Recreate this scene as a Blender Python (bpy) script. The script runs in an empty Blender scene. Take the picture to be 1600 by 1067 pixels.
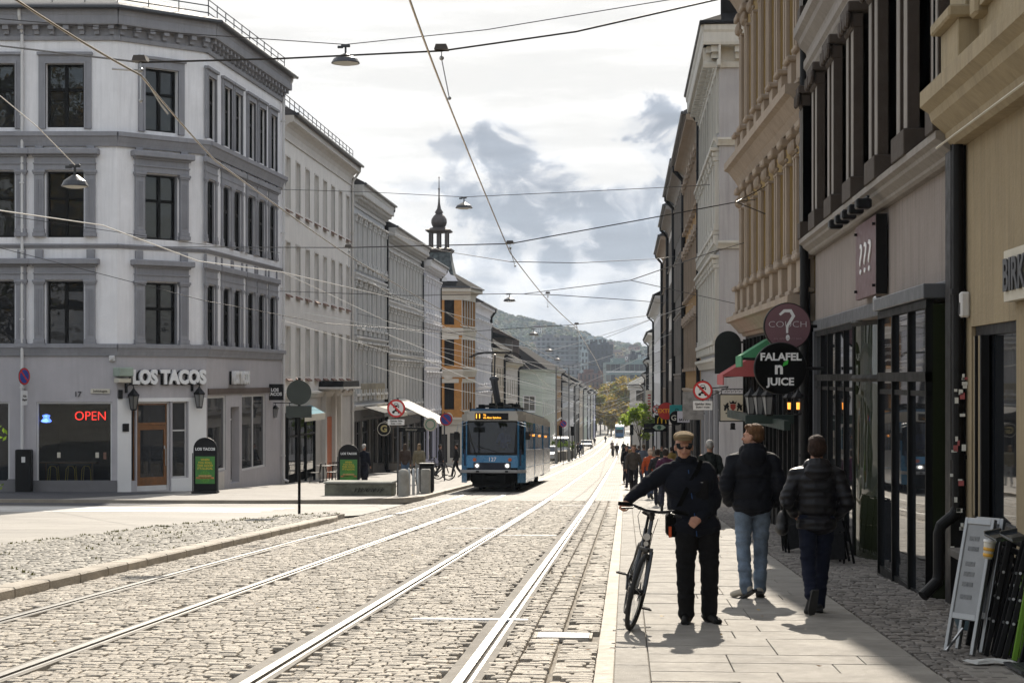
import bpy, bmesh, math, random
from math import sin, cos, pi, radians, atan2, sqrt, exp
from mathutils import Vector, Matrix
random.seed(7)
SC = bpy.context.scene
COL = SC.collection
F = 2700.0; TH = math.atan(178/2700); CT, ST = cos(TH), sin(TH)
EYE = 1.59; HY = 592.0

# ---------- ground profile: the street falls away from the viewer ----------
PRO = [(-200, 8.3), (0, 0), (67, -2.78), (208, -7.87), (314, -11.0), (420, -13.9), (540, -16.4), (620, -17.2), (800, -17.4), (1250, -6), (1700, 6)]
def zg(y):
    if y <= PRO[0][0]: return PRO[0][1]
    for i in range(len(PRO)-1):
        a, b = PRO[i], PRO[i+1]
        if a[0] <= y <= b[0]:
            t = (y-a[0])/(b[0]-a[0])
            def sl(j):
                if j <= 0 or j >= len(PRO)-1: j = min(max(j, 0), len(PRO)-2); return (PRO[j+1][1]-PRO[j][1])/(PRO[j+1][0]-PRO[j][0])
                return (PRO[j+1][1]-PRO[j-1][1])/(PRO[j+1][0]-PRO[j-1][0])
            h = b[0]-a[0]; m0, m1 = sl(i), sl(i+1)
            return (2*t**3-3*t*t+1)*a[1]+(t**3-2*t*t+t)*h*m0+(-2*t**3+3*t*t)*b[1]+(t**3-t*t)*h*m1
    return PRO[-1][1]
def XY(px, Z):
    xc = (px-800)/F*Z
    return xc*CT - Z*ST, xc*ST + Z*CT
def W(px, py, Z):
    x, y = XY(px, Z); return Vector((x, y, EYE+(HY-py)/F*Z))
def ZU(px, u):      # depth at which the line x = u is seen at column px
    return u/(CT*((px-800)/F-math.tan(TH)))
def YU(px, u):
    Z = ZU(px, u); return XY(px, Z)[1]
def G(px, Z, h=0.0):
    x, y = XY(px, Z); return Vector((x, y, zg(y)+h))

# ---------- materials ----------
MATS = {}
def mat(name, col, rough=.8, metal=0., var=.12, vs=1.2, bump=0., bs=40., streak=0., spec=.5, emit=None, es=1., coat=0., dirt=0., alpha=None, isl=0., trans=0.):
    if name in MATS: return MATS[name]
    m = bpy.data.materials.new(name); m.use_nodes = True
    nt = m.node_tree; N = nt.nodes; L = nt.links
    b = N['Principled BSDF']
    c4 = (*col, 1)
    b.inputs['Base Color'].default_value = c4
    b.inputs['Roughness'].default_value = rough
    b.inputs['Metallic'].default_value = metal
    b.inputs['Specular IOR Level'].default_value = spec
    if coat: b.inputs['Coat Weight'].default_value = coat; b.inputs['Coat Roughness'].default_value = .08
    if emit: b.inputs['Emission Color'].default_value = (*emit, 1); b.inputs['Emission Strength'].default_value = es
    geo = N.new('ShaderNodeNewGeometry'); pos = geo.outputs['Position']
    cur = None
    def mixc(a, bcol, fac, typ='MIX'):
        mx = N.new('ShaderNodeMix'); mx.data_type = 'RGBA'; mx.blend_type = typ
        if hasattr(fac, 'links') or hasattr(fac, 'is_linked'): L.new(fac, mx.inputs[0])
        else: mx.inputs[0].default_value = fac
        for sock, v in ((mx.inputs[6], a), (mx.inputs[7], bcol)):
            if isinstance(v, tuple): sock.default_value = v
            else: L.new(v, sock)
        return mx.outputs[2]
    def noise(scale, detail=5, vec=None, rough=.6):
        n = N.new('ShaderNodeTexNoise'); n.inputs['Scale'].default_value = scale; n.inputs['Detail'].default_value = detail
        n.inputs['Roughness'].default_value = rough
        L.new(vec or pos, n.inputs['Vector']); return n.outputs['Fac']
    def ramp(s, a, b_, lo=0., hi=1.):
        r = N.new('ShaderNodeMapRange'); r.inputs[1].default_value = a; r.inputs[2].default_value = b_
        r.inputs[3].default_value = lo; r.inputs[4].default_value = hi; L.new(s, r.inputs[0]); return r.outputs[0]
    cur = c4
    if var:
        d = tuple(max(0, c*(1-2.2*var)) for c in col)+(1,)
        l = tuple(min(1, c*(1+1.1*var)) for c in col)+(1,)
        cur = mixc(d, l, ramp(noise(vs, 7), .3, .7))
        fine = ramp(noise(vs*17, 4), .35, .7)
        cur = mixc(cur, tuple(max(0, c*(1-1.6*var)) for c in col)+(1,), ramp(fine, 0, 1, .35, 0))
    if isl:
        r = ramp(geo.outputs['Random Per Island'], 0, 1, 1-isl, 1+isl)
        mu = N.new('ShaderNodeVectorMath'); mu.operation = 'SCALE'
        if isinstance(cur, tuple): mu.inputs[0].default_value = cur[:3]
        else: L.new(cur, mu.inputs[0])
        L.new(r, mu.inputs['Scale']); cur = mu.outputs[0]
    if streak:
        mp = N.new('ShaderNodeMapping'); mp.inputs['Scale'].default_value = (5, 5, .35); L.new(pos, mp.inputs[0])
        s = ramp(noise(1.6, 6, mp.outputs[0]), .45, .75)
        cur = mixc(cur, tuple(c*(1-streak) for c in col)+(1,), s)
    if dirt:
        s = ramp(noise(.9, 9, None, .75), .52, .7)
        cur = mixc(cur, tuple(c*(1-dirt) for c in col)+(1,), s)
    if not isinstance(cur, tuple): L.new(cur, b.inputs['Base Color'])
    if bump:
        bp = N.new('ShaderNodeBump'); bp.inputs['Strength'].default_value = min(1, bump); bp.inputs['Distance'].default_value = .02*max(1, bump)
        L.new(noise(bs, 5), bp.inputs['Height']); L.new(bp.outputs[0], b.inputs['Normal'])
    if rough > .15 and metal < .5 and var:
        L.new(ramp(noise(vs*5, 4), .3, .7, max(.05, rough-.08), min(1, rough+.08)), b.inputs['Roughness'])
    if trans:
        tr = N.new('ShaderNodeBsdfTranslucent'); mxs = N.new('ShaderNodeMixShader'); mxs.inputs[0].default_value = trans
        if isinstance(cur, tuple): tr.inputs[0].default_value = cur
        else: L.new(cur, tr.inputs[0])
        L.new(b.outputs[0], mxs.inputs[1]); L.new(tr.outputs[0], mxs.inputs[2]); L.new(mxs.outputs[0], N['Material Output'].inputs[0])
    MATS[name] = m
    return m
def glass_mat(name, col=(.015, .017, .02), rough=.02, wob=.35, ws=2.2, rnd=None):
    """dark window glass that mirrors what stands opposite; old panes are slightly wavy"""
    m = bpy.data.materials.new(name); m.use_nodes = True; nt = m.node_tree; N = nt.nodes; L = nt.links
    b = N['Principled BSDF']; b.inputs['Base Color'].default_value = (*col, 1); b.inputs['Roughness'].default_value = rough
    b.inputs['Specular IOR Level'].default_value = .5; b.inputs['IOR'].default_value = 1.5
    if rnd:
        oi = N.new('ShaderNodeObjectInfo'); cr = N.new('ShaderNodeValToRGB'); cr.color_ramp.interpolation = 'CONSTANT'
        e = cr.color_ramp.elements; e[0].color = (*col, 1); e[0].position = 0
        e[1].position = .62; e[1].color = (*rnd, 1)
        x = e.new(.74); x.color = tuple(c*.4 for c in rnd)+(1,)
        x = e.new(.84); x.color = (*col, 1)
        L.new(oi.outputs['Random'], cr.inputs[0]); L.new(cr.outputs[0], b.inputs['Base Color'])
    geo = N.new('ShaderNodeNewGeometry')
    n = N.new('ShaderNodeTexNoise'); n.inputs['Scale'].default_value = ws; n.inputs['Detail'].default_value = 1.5
    bp = N.new('ShaderNodeBump'); bp.inputs['Strength'].default_value = wob; bp.inputs['Distance'].default_value = .02
    L.new(geo.outputs['Position'], n.inputs['Vector']); L.new(n.outputs['Fac'], bp.inputs['Height']); L.new(bp.outputs[0], b.inputs['Normal'])
    MATS[name] = m; return m
def clear_mat(name, tint=(.75, .8, .8), rough=0.):
    m = bpy.data.materials.new(name); m.use_nodes = True; nt = m.node_tree; N = nt.nodes; L = nt.links
    N.remove(N['Principled BSDF'])
    t = N.new('ShaderNodeBsdfTransparent'); t.inputs[0].default_value = (*tint, 1)
    g = N.new('ShaderNodeBsdfGlossy'); g.inputs['Roughness'].default_value = rough
    fr = N.new('ShaderNodeFresnel'); fr.inputs[0].default_value = 1.5
    mx = N.new('ShaderNodeMixShader'); L.new(fr.outputs[0], mx.inputs[0]); L.new(t.outputs[0], mx.inputs[1]); L.new(g.outputs[0], mx.inputs[2])
    L.new(mx.outputs[0], N['Material Output'].inputs[0]); MATS[name] = m; return m

# ---------- mesh builder ----------
class MB:
    def __init__(s): s.v = []; s.f = []; s.m = []; s.mats = []; s.T = Matrix.Identity(4); s.cm = 0; s.sm = []; s.smooth = False
    def mat(s, m):
        if m not in s.mats: s.mats.append(m)
        s.cm = s.mats.index(m); return s
    def add(s, vs, fs):
        o = len(s.v); T = s.T
        s.v.extend([tuple(T @ Vector(v)) for v in vs])
        for f in fs: s.f.append(tuple(i+o for i in f)); s.m.append(s.cm); s.sm.append(s.smooth)
        return s
    def box(s, x0, x1, y0, y1, z0, z1, bev=0):
        if x0 > x1: x0, x1 = x1, x0
        if y0 > y1: y0, y1 = y1, y0
        if z0 > z1: z0, z1 = z1, z0
        if bev and min(x1-x0, y1-y0, z1-z0) > 2.1*bev:
            b = bev; vs = []; idx = {}
            for i, X in enumerate((x0, x1)):
                for j, Y in enumerate((y0, y1)):
                    for k, Zz in enumerate((z0, z1)):
                        sx, sy, sz = (1, -1)[i], (1, -1)[j], (1, -1)[k]
                        idx[i, j, k] = len(vs)
                        vs += [(X, Y+sy*b, Zz+sz*b), (X+sx*b, Y, Zz+sz*b), (X+sx*b, Y+sy*b, Zz)]
            fs = []
            for i in (0, 1):
                q = [idx[i, 0, 0], idx[i, 1, 0], idx[i, 1, 1], idx[i, 0, 1]]; fs.append(q if i else q[::-1])
                q = [idx[0, i, 0]+1, idx[0, i, 1]+1, idx[1, i, 1]+1, idx[1, i, 0]+1]; fs.append(q if i else q[::-1])
                q = [idx[0, 0, i]+2, idx[1, 0, i]+2, idx[1, 1, i]+2, idx[0, 1, i]+2]; fs.append(q if i else q[::-1])
            for i in (0, 1):
                for j in (0, 1):
                    a, c = idx[i, j, 0], idx[i, j, 1]; fs.append([a, c, c+1, a+1] if (i != j) else [a, a+1, c+1, c])
                    a, c = idx[i, 0, j], idx[i, 1, j]; fs.append([a, a+2, c+2, c] if (i != j) else [a, c, c+2, a+2])
                    a, c = idx[0, i, j], idx[1, i, j]; fs.append([a+1, c+1, c+2, a+2] if (i != j) else [a+1, a+2, c+2, c+1])
                    for k in (0, 1):
                        a = idx[i, j, k]; fs.append([a, a+1, a+2] if (i+j+k) % 2 else [a, a+2, a+1])
            s.add(vs, fs); return s
        s.add([(x0, y0, z0), (x1, y0, z0), (x1, y1, z0), (x0, y1, z0), (x0, y0, z1), (x1, y0, z1), (x1, y1, z1), (x0, y1, z1)],
              [(0, 3, 2, 1), (4, 5, 6, 7), (0, 1, 5, 4), (1, 2, 6, 5), (2, 3, 7, 6), (3, 0, 4, 7)]); return s
    def quad(s, *p): s.add(p, [tuple(range(len(p)))]); return s
    def tube(s, pts, r, n=6, cap=True, closed=False):
        pts = [Vector(p) for p in pts]; k = len(pts); rs = r if isinstance(r, (list, tuple)) else [r]*k
        vs = []; up = None
        for i, p in enumerate(pts):
            if closed: d = pts[(i+1) % k]-pts[i-1]
            else: d = pts[min(i+1, k-1)]-pts[max(i-1, 0)]
            if d.length < 1e-9: d = Vector((0, 0, 1))
            d.normalize()
            if up is None:
                up = Vector((0, 0, 1)) if abs(d.z) < .9 else Vector((1, 0, 0))
            a = (up - d*up.dot(d))
            if a.length < 1e-6: a = d.orthogonal()
            a.normalize(); up = a; b = d.cross(a)
            for j in range(n):
                t = 2*pi*(j+.5)/n; vs.append(tuple(p+(a*cos(t)+b*sin(t))*rs[i]))
        fs = []
        for i in range(k if closed else k-1):
            i2 = (i+1) % k
            for j in range(n):
                fs.append((i*n+j, i*n+(j+1) % n, i2*n+(j+1) % n, i2*n+j))
        if cap and not closed: fs += [tuple(range(n))[::-1], tuple((k-1)*n+j for j in range(n))]
        s.add(vs, fs); return s
    def lathe(s, prof, n=16, c=(0, 0, 0), axis='z', cap=True):
        vs = []; fs = []; k = len(prof)
        for r, h in prof:
            for j in range(n):
                t = 2*pi*j/n; x, y = r*cos(t), r*sin(t)
                vs.append({'z': (c[0]+x, c[1]+y, c[2]+h), 'y': (c[0]+x, c[1]-h, c[2]+y), 'x': (c[0]+h, c[1]+x, c[2]+y)}[axis])
        for i in range(k-1):
            for j in range(n):
                fs.append((i*n+j, i*n+(j+1) % n, (i+1)*n+(j+1) % n, (i+1)*n+j))
        if cap: fs += [tuple(range(n))[::-1], tuple((k-1)*n+j for j in range(n))]
        s.add(vs, fs); return s
    def prism(s, poly, z0, z1, axis='z'):
        """closed polygon swept from z0 to z1 along axis (x: poly is (y,z); y: poly is (x,z))"""
        n = len(poly); m = {'z': lambda a, b, h: (a, b, h), 'x': lambda a, b, h: (h, a, b), 'y': lambda a, b, h: (a, -h, b)}[axis]
        if axis == 'y': z0, z1 = -z1, -z0
        vs = [m(a, b, z0) for a, b in poly]+[m(a, b, z1) for a, b in poly]
        fs = [tuple(range(n))[::-1], tuple(range(n, 2*n))]+[(i, (i+1) % n, n+(i+1) % n, n+i) for i in range(n)]
        s.add(vs, fs); return s
    def ball(s, c, r, nu=10, nv=7, rot=None):
        r = (r, r, r) if not isinstance(r, (tuple, list)) else r; vs = []; fs = []
        R = rot or Matrix.Identity(3); c = Vector(c)
        for i in range(1, nv):
            ph = pi*i/nv
            for j in range(nu):
                t = 2*pi*j/nu; vs.append(tuple(c+R @ Vector((r[0]*sin(ph)*cos(t), r[1]*sin(ph)*sin(t), r[2]*cos(ph)))))
        top = len(vs); vs.append(tuple(c+R @ Vector((0, 0, r[2])))); vs.append(tuple(c+R @ Vector((0, 0, -r[2]))))
        for i in range(nv-2):
            for j in range(nu): fs.append((i*nu+j, (i+1)*nu+j, (i+1)*nu+(j+1) % nu, i*nu+(j+1) % nu))
        for j in range(nu):
            fs.append((top, j, (j+1) % nu)); o = (nv-2)*nu; fs.append((top+1, o+(j+1) % nu, o+j))
        s.add(vs, fs); return s
    def cap(s, a, b, ra, rb, n=12):
        """closed tapered limb with round ends"""
        a = Vector(a); b = Vector(b); d = b-a; L_ = d.length
        if L_ < 1e-6: return s.ball(a, ra)
        d /= L_; pts = []; rs = []
        for t in (-1, -.8, -.45, 0): pts.append(a+d*ra*t); rs.append(ra*sqrt(max(0, 1-t*t))+1e-4)
        for t in (0, .45, .8, 1): pts.append(b+d*rb*t); rs.append(rb*sqrt(max(0, 1-t*t))+1e-4)
        return s.tube(pts, rs, n)
    def mesh(s, name):
        me = bpy.data.meshes.new(name); me.from_pydata(s.v, [], s.f)
        for m in s.mats: me.materials.append(m)
        if len(s.mats) > 1: me.polygons.foreach_set('material_index', s.m)
        if any(s.sm): me.polygons.foreach_set('use_smooth', s.sm)
        me.update(); return me
def link(name, data, parent=None, loc=(0, 0, 0), rot=(0, 0, 0), label=None):
    o = bpy.data.objects.new(name, data); COL.objects.link(o)
    if parent: o.parent = parent
    o.location = loc; o.rotation_euler = rot
    if label: o['label'] = label
    return o
def B(mb, name, parent=None, loc=(0, 0, 0), rot=(0, 0, 0), m=None, smooth=False):
    me = mb.mesh(name)
    if m and not len(me.materials): me.materials.append(m)
    if smooth: me.polygons.foreach_set('use_smooth', [True]*len(me.polygons))
    return link(name, me, parent, loc, rot)
def tag(o, label=None, cat=None, group=None, kind=None):
    if label: o['label'] = label
    if cat: o['category'] = cat
    if group: o['group'] = group
    if kind: o['kind'] = kind
    return o
def thing(name, label, cat, loc=(0, 0, 0), rz=0., group=None, rx=0., ry=0.):
    return tag(link(name, None, None, loc, (rx, ry, rz)), label, cat, group)
def kids(o): return [c for c in o.children]
def copy_tree(o, loc=None, rz=None, label=None, parent=None):
    c = o.copy(); COL.objects.link(c)
    if parent: c.parent = parent
    if loc is not None: c.location = loc
    if rz is not None: c.rotation_euler[2] = rz
    if label: c['label'] = label
    for ch in kids(o): copy_tree(ch, parent=c)
    return c
def bake(o):
    t = bpy.data.scenes.new('workbench'); t.collection.objects.link(o); vl = t.view_layers[0]; vl.update()
    dg = vl.depsgraph; dg.update(); me = bpy.data.meshes.new_from_object(o.evaluated_get(dg)); bpy.data.scenes.remove(t); return me
def text_mesh(body, size=1., ext=.005, off=0., m=None, align='CENTER', sx=1.):
    cu = bpy.data.curves.new('lettering', 'FONT'); cu.body = body; cu.size = size; cu.extrude = ext; cu.offset = off
    cu.align_x = align; cu.align_y = 'CENTER'; cu.resolution_u = 3; cu.space_line = .95
    o = bpy.data.objects.new('lettering', cu); me = bake(o); bpy.data.objects.remove(o); bpy.data.curves.remove(cu)
    T = Matrix.Rotation(pi/2, 4, 'X') @ Matrix.Diagonal((sx, 1, 1, 1)); me.transform(T)
    me.materials.clear(); me.materials.append(m); me.name = 'lettering'
    return me
def organic(mb, name, parent, m, vox=.012, smooth=4, disp=None, loc=(0, 0, 0), rot=(0, 0, 0)):
    """fuse overlapping closed limbs into one continuous skin"""
    me = mb.mesh(name); o = bpy.data.objects.new(name, me)
    r = o.modifiers.new('r', 'REMESH'); r.mode = 'VOXEL'; r.voxel_size = vox
    if smooth:
        q = o.modifiers.new('s', 'SMOOTH'); q.factor = .5; q.iterations = smooth
    me2 = bake(o); bpy.data.objects.remove(o); bpy.data.meshes.remove(me)
    if disp:
        k = len(me2.vertices); co = [0.]*3*k; no = [0.]*3*k; me2.vertices.foreach_get('co', co); me2.vertex_normals.foreach_get('vector', no)
        for i in range(0, 3*k, 3): co[i:i+3] = disp(Vector(co[i:i+3]), Vector(no[i:i+3]))
        me2.vertices.foreach_set('co', co); me2.update()
    me2.materials.clear(); me2.materials.append(m); me2.polygons.foreach_set('use_smooth', [True]*len(me2.polygons)); me2.name = name
    return link(name, me2, parent, loc, rot)

# ---------- shared materials ----------
M = {}
M['lavwall'] = mat('lavender grey plaster', (.44, .42, .435), .9, var=.06, streak=.14, dirt=.1, bump=.15, bs=60)
M['whitewall'] = mat('white painted plaster', (.80, .79, .80), .9, var=.05, streak=.16, dirt=.1, bump=.2, bs=50)
M['greytrim'] = mat('slate grey painted stucco', (.28, .28, .30), .85, var=.09, streak=.2, dirt=.12, bump=.15, bs=50)
M['oldwhite'] = mat('weathered white plaster', (.76, .73, .69), .9, var=.05, streak=.16, bump=.25, bs=30)
M['oldtrim'] = mat('off white moulding', (.62, .59, .55), .85, var=.06, streak=.15)
M['bluegrey'] = mat('cool grey plaster', (.52, .53, .55), .9, var=.06, streak=.15, bump=.15)
M['palestone'] = mat('pale grey moulding', (.6, .59, .57), .85, var=.06, streak=.15)
M['beigegrey'] = mat('warm grey plaster', (.56, .53, .49), .9, var=.06, streak=.15)
M['lilac'] = mat('pale lilac plaster', (.55, .54, .66), .9, var=.05, streak=.1)
M['yellowbrick'] = mat('ochre brick', (.46, .22, .06), .9, var=.12, vs=3, bump=.3, bs=25)
M['cream'] = mat('cream plaster', (.58, .54, .45), .9, var=.05, streak=.1)
M['green'] = mat('pale green plaster', (.19, .27, .2), .9, var=.06, streak=.1)
M['palegreen'] = mat('very pale green plaster', (.55, .6, .52), .9, var=.05, streak=.1)
M['beige'] = mat('beige plaster', (.48, .41, .32), .9, var=.06, streak=.15)
M['ochre'] = mat('ochre plaster', (.34, .2, .07), .9, var=.08, streak=.2)
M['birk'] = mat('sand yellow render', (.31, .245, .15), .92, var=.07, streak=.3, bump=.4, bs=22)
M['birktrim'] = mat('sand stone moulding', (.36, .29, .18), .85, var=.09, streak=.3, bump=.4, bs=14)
M['brownwall'] = mat('umber stucco', (.06, .045, .035), .85, var=.1, streak=.2, bump=.3, bs=25)
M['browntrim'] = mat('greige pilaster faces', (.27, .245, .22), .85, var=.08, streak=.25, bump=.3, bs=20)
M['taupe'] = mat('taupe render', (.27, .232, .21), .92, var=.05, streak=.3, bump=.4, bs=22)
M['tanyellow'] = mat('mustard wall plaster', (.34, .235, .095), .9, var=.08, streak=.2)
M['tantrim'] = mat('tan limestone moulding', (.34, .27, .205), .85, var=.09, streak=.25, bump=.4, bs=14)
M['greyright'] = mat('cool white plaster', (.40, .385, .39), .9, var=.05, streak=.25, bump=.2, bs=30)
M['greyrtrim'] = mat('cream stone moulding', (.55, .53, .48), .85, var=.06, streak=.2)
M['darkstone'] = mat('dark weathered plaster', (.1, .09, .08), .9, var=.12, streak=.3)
M['black'] = mat('black painted metal', (.007, .007, .008), .45, var=.1, spec=.2)
M['blackmatt'] = mat('matt black', (.006, .006, .006), .95, var=.1, spec=.05)
M['dframe'] = mat('dark window frames', (.007, .007, .007), .55, var=.1, spec=.12)
M['wframe'] = mat('white window frames', (.62, .61, .6), .6, var=.05)
M['gframe'] = mat('grey shopfront metal', (.11, .115, .125), .45, var=.1, metal=.3)
M['darkgrey'] = mat('dark grey metal', (.06, .062, .068), .4, var=.08, metal=.4)
M['steel'] = mat('galvanised steel', (.42, .43, .44), .35, metal=.9, var=.1, vs=8)
M['alu'] = mat('brushed aluminium', (.3, .3, .3), .35, metal=.8, var=.06)
M['rooftile'] = mat('dark glazed roof tiles', (.06, .06, .068), .45, var=.25, vs=3, bump=1, bs=9)
M['roofdark'] = mat('black roofing slate', (.022, .021, .021), .95, var=.2, bump=.5, bs=9, spec=.05)
M['copper'] = mat('verdigris copper', (.13, .22, .24), .6, var=.3, vs=2)
M['slate'] = mat('mottled slate scales', (.075, .09, .09), .75, var=.4, vs=4, bump=.6, bs=12)
M['oak'] = mat('varnished oak', (.2, .08, .022), .4, var=.2, vs=5)
M['white'] = mat('white gloss paint', (.75, .75, .75), .35, var=.02)
M['redtile'] = mat('old clay sill tiles', (.22, .12, .09), .8, var=.2, vs=6)
M['glass'] = glass_mat('window glass', rnd=(.13, .125, .11))
M['glassold'] = glass_mat('old wavy glass', wob=.8, ws=1.3)
M['glasspale'] = glass_mat('net curtained glass', (.2, .2, .2), .08, rnd=(.3, .29, .27))
M['shopglass'] = glass_mat('shop glass', wob=.12, ws=.6)
M['clear'] = clear_mat('clear shop glass')
M['glassdark'] = glass_mat('dim side glass', (.008, .008, .009), .12, .5, 1.3)
# ---------- world, sun, camera ----------
SUN_EL, SUN_AZ = radians(34.5), radians(2.2)     # azimuth measured from +Y towards +X
wd = bpy.data.worlds.new('World'); SC.world = wd; wd.use_nodes = True
nt = wd.node_tree; N = nt.nodes; L = nt.links
bg = N['Background']; bg.inputs['Strength'].default_value = .11
sky = N.new('ShaderNodeTexSky'); sky.sky_type = 'NISHITA'; sky.sun_disc = False; sky.sun_elevation = SUN_EL; sky.sun_rotation = SUN_AZ
sky.air_density = 1.2; sky.dust_density = 1.5
tc = N.new('ShaderNodeTexCoord'); DIR = tc.outputs['Generated']
def wmath(op, a, b=None, c=None):
    n = N.new('ShaderNodeMath'); n.operation = op
    for i, v in enumerate((a, b, c)):
        if v is None: continue
        if isinstance(v, (int, float)): n.inputs[i].default_value = v
        else: L.new(v, n.inputs[i])
    return n.outputs[0]
def wrange(s, a, b, lo=0., hi=1., smooth=True):
    r = N.new('ShaderNodeMapRange'); r.interpolation_type = 'SMOOTHSTEP' if smooth else 'LINEAR'
    for i, v in enumerate((a, b, lo, hi)): r.inputs[i+1].default_value = v
    L.new(s, r.inputs[0]); return r.outputs[0]
def wnoise(scale, detail, rough=.6, st=1.8, off=(0, 0, 0), dist=0.):
    mp = N.new('ShaderNodeMapping'); mp.inputs['Scale'].default_value = (1, 1, st); mp.inputs['Location'].default_value = off
    L.new(DIR, mp.inputs[0]); n = N.new('ShaderNodeTexNoise'); n.inputs['Scale'].default_value = scale
    n.inputs['Detail'].default_value = detail; n.inputs['Roughness'].default_value = rough; n.inputs['Distortion'].default_value = dist
    L.new(mp.outputs[0], n.inputs['Vector']); return n.outputs['Fac']
sep = N.new('ShaderNodeSeparateXYZ'); L.new(DIR, sep.inputs[0]); ELV = sep.outputs[2]
puff = wnoise(13, 10, .62, 1.5, (.3, .1, .2), .4)
edge = wnoise(40, 6, .6, 1.5, (.7, .2, 0))
def skydir(px, py):
    v = Vector(((px-800)/F, 1, (HY-py)/F)); v = Vector((v.x*CT-v.y*ST, v.x*ST+v.y*CT, v.z)); return v.normalized()
acc = None   # heavy grey cloud banks hang in these directions, ragged by noise
for px, py, r, wgt in ((800, 240, .024, .75), (850, 325, .042, 1.), (720, 255, .016, .45), (945, 375, .034, .8), (1030, 205, .024, 1.), (1000, 330, .026, .6), (880, 410, .02, .45), (760, 420, .024, .4), (940, 430, .04, .45), (640, 300, .012, .2), (1150, 320, .06, .8), (350, 350, .07, .6), (1400, 250, .09, .7)):
    vd = N.new('ShaderNodeVectorMath'); vd.operation = 'DISTANCE'; L.new(DIR, vd.inputs[0]); vd.inputs[1].default_value = skydir(px, py)
    d = wmath('ADD', vd.outputs['Value'], wmath('ADD', wmath('MULTIPLY', wmath('SUBTRACT', puff, .5), .075+r*1.6), wmath('MULTIPLY', wmath('SUBTRACT', edge, .5), .03)))
    t = wmath('MULTIPLY', wrange(d, r*1.15, r*.3), wgt)
    acc = t if acc is None else wmath('ADD', acc, wmath('MULTIPLY', t, wmath('SUBTRACT', 1, acc)))
billow = wnoise(26, 8, .55, 1.35, (.9, .4, .3), .6)
dark = wmath('MULTIPLY', acc, wmath('ADD', .22, wmath('MULTIPLY', wrange(billow, .58, .42), .95)))
dark = wmath('ADD', dark, wmath('MULTIPLY', wmath('SUBTRACT', edge, .5), .3))
lowband = wrange(ELV, .13, .02)
thin = wmath('MULTIPLY', wrange(puff, .62, .42), wmath('MULTIPLY', lowband, .42))
dark = wmath('MAXIMUM', wmath('ADD', dark, wmath('MULTIPLY', thin, .6)), 0)
cr = N.new('ShaderNodeValToRGB'); cr.color_ramp.interpolation = 'B_SPLINE'; e = cr.color_ramp.elements
e[0].position = 0; e[0].color = (1, .98, .945, 1); e[1].position = 1; e[1].color = (.33, .375, .44, 1)
x = e.new(.16); x.color = (.93, .93, .93, 1); x = e.new(.42); x.color = (.60, .635, .70, 1)
L.new(dark, cr.inputs[0])
streaks = wnoise(6, 7, .6, 7, (.1, .5, .9)); topm = wrange(streaks, .40, .62, .84, 1.03)
cs = N.new('ShaderNodeVectorMath'); cs.operation = 'SCALE'; L.new(cr.outputs[0], cs.inputs[0]); 
L.new(wmath('MULTIPLY', topm, 3.7), cs.inputs['Scale'])
# blue gaps: more of them away from the sun and overhead behind the viewer
gapn = wnoise(3, 6, .55, 1.2, (.2, .8, .4))
gap = wmath('MULTIPLY', wrange(gapn, .38, .52), wrange(sep.outputs[1], .75, .2))
mx = N.new('ShaderNodeMix'); mx.data_type = 'RGBA'; L.new(wmath('MULTIPLY', gap, .45), mx.inputs[0]); L.new(cs.outputs[0], mx.inputs[6]); L.new(sky.outputs[0], mx.inputs[7])
L.new(mx.outputs[2], bg.inputs['Color'])

sl = bpy.data.lights.new('sun', 'SUN'); sl.energy = 2.8; sl.angle = radians(.5); sl.color = (1, .91, .78)
so = link('sun', sl); so.rotation_euler = (pi/2-SUN_EL, 0, pi-SUN_AZ)
cam = bpy.data.cameras.new('camera'); co = link('camera', cam); SC.camera = co
co.location = (0, 0, EYE); co.rotation_euler = (pi/2, 0, TH); cam.sensor_width = 36; cam.lens = F/1600*36; cam.shift_y = (HY-533.5)/1600
cam.clip_start = .1; cam.clip_end = 9000
SC.view_settings.view_transform = 'Standard'; SC.view_settings.look = 'None'; SC.view_settings.gamma = 1; SC.view_settings.use_curve_mapping = False
SC.view_settings.exposure = 1.5
try:
    SC.cycles.max_bounces = 6; SC.cycles.volume_bounces = 0; SC.cycles.transparent_max_bounces = 12; SC.cycles.use_denoising = True
    SC.cycles.caustics_reflective = False; SC.cycles.caustics_refractive = False; SC.cycles.sample_clamp_indirect = 6
except Exception: pass

# haze: even air round the whole scene
hz = bpy.data.materials.new('haze'); hz.use_nodes = True; n_ = hz.node_tree.nodes; n_.remove(n_['Principled BSDF'])
pv = n_.new('ShaderNodeVolumePrincipled'); pv.inputs['Color'].default_value = (.74, .85, 1, 1); pv.inputs['Density'].default_value = .00013; pv.inputs['Anisotropy'].default_value = 0.
hz.node_tree.links.new(pv.outputs[0], n_['Material Output'].inputs['Volume'])
b = MB(); b.box(-1500, 1500, -250, 4200, -25, 215); tag(B(b, 'haze', m=hz), 'pale bluish air between the street and the hills', 'haze', kind='stuff')

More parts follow.
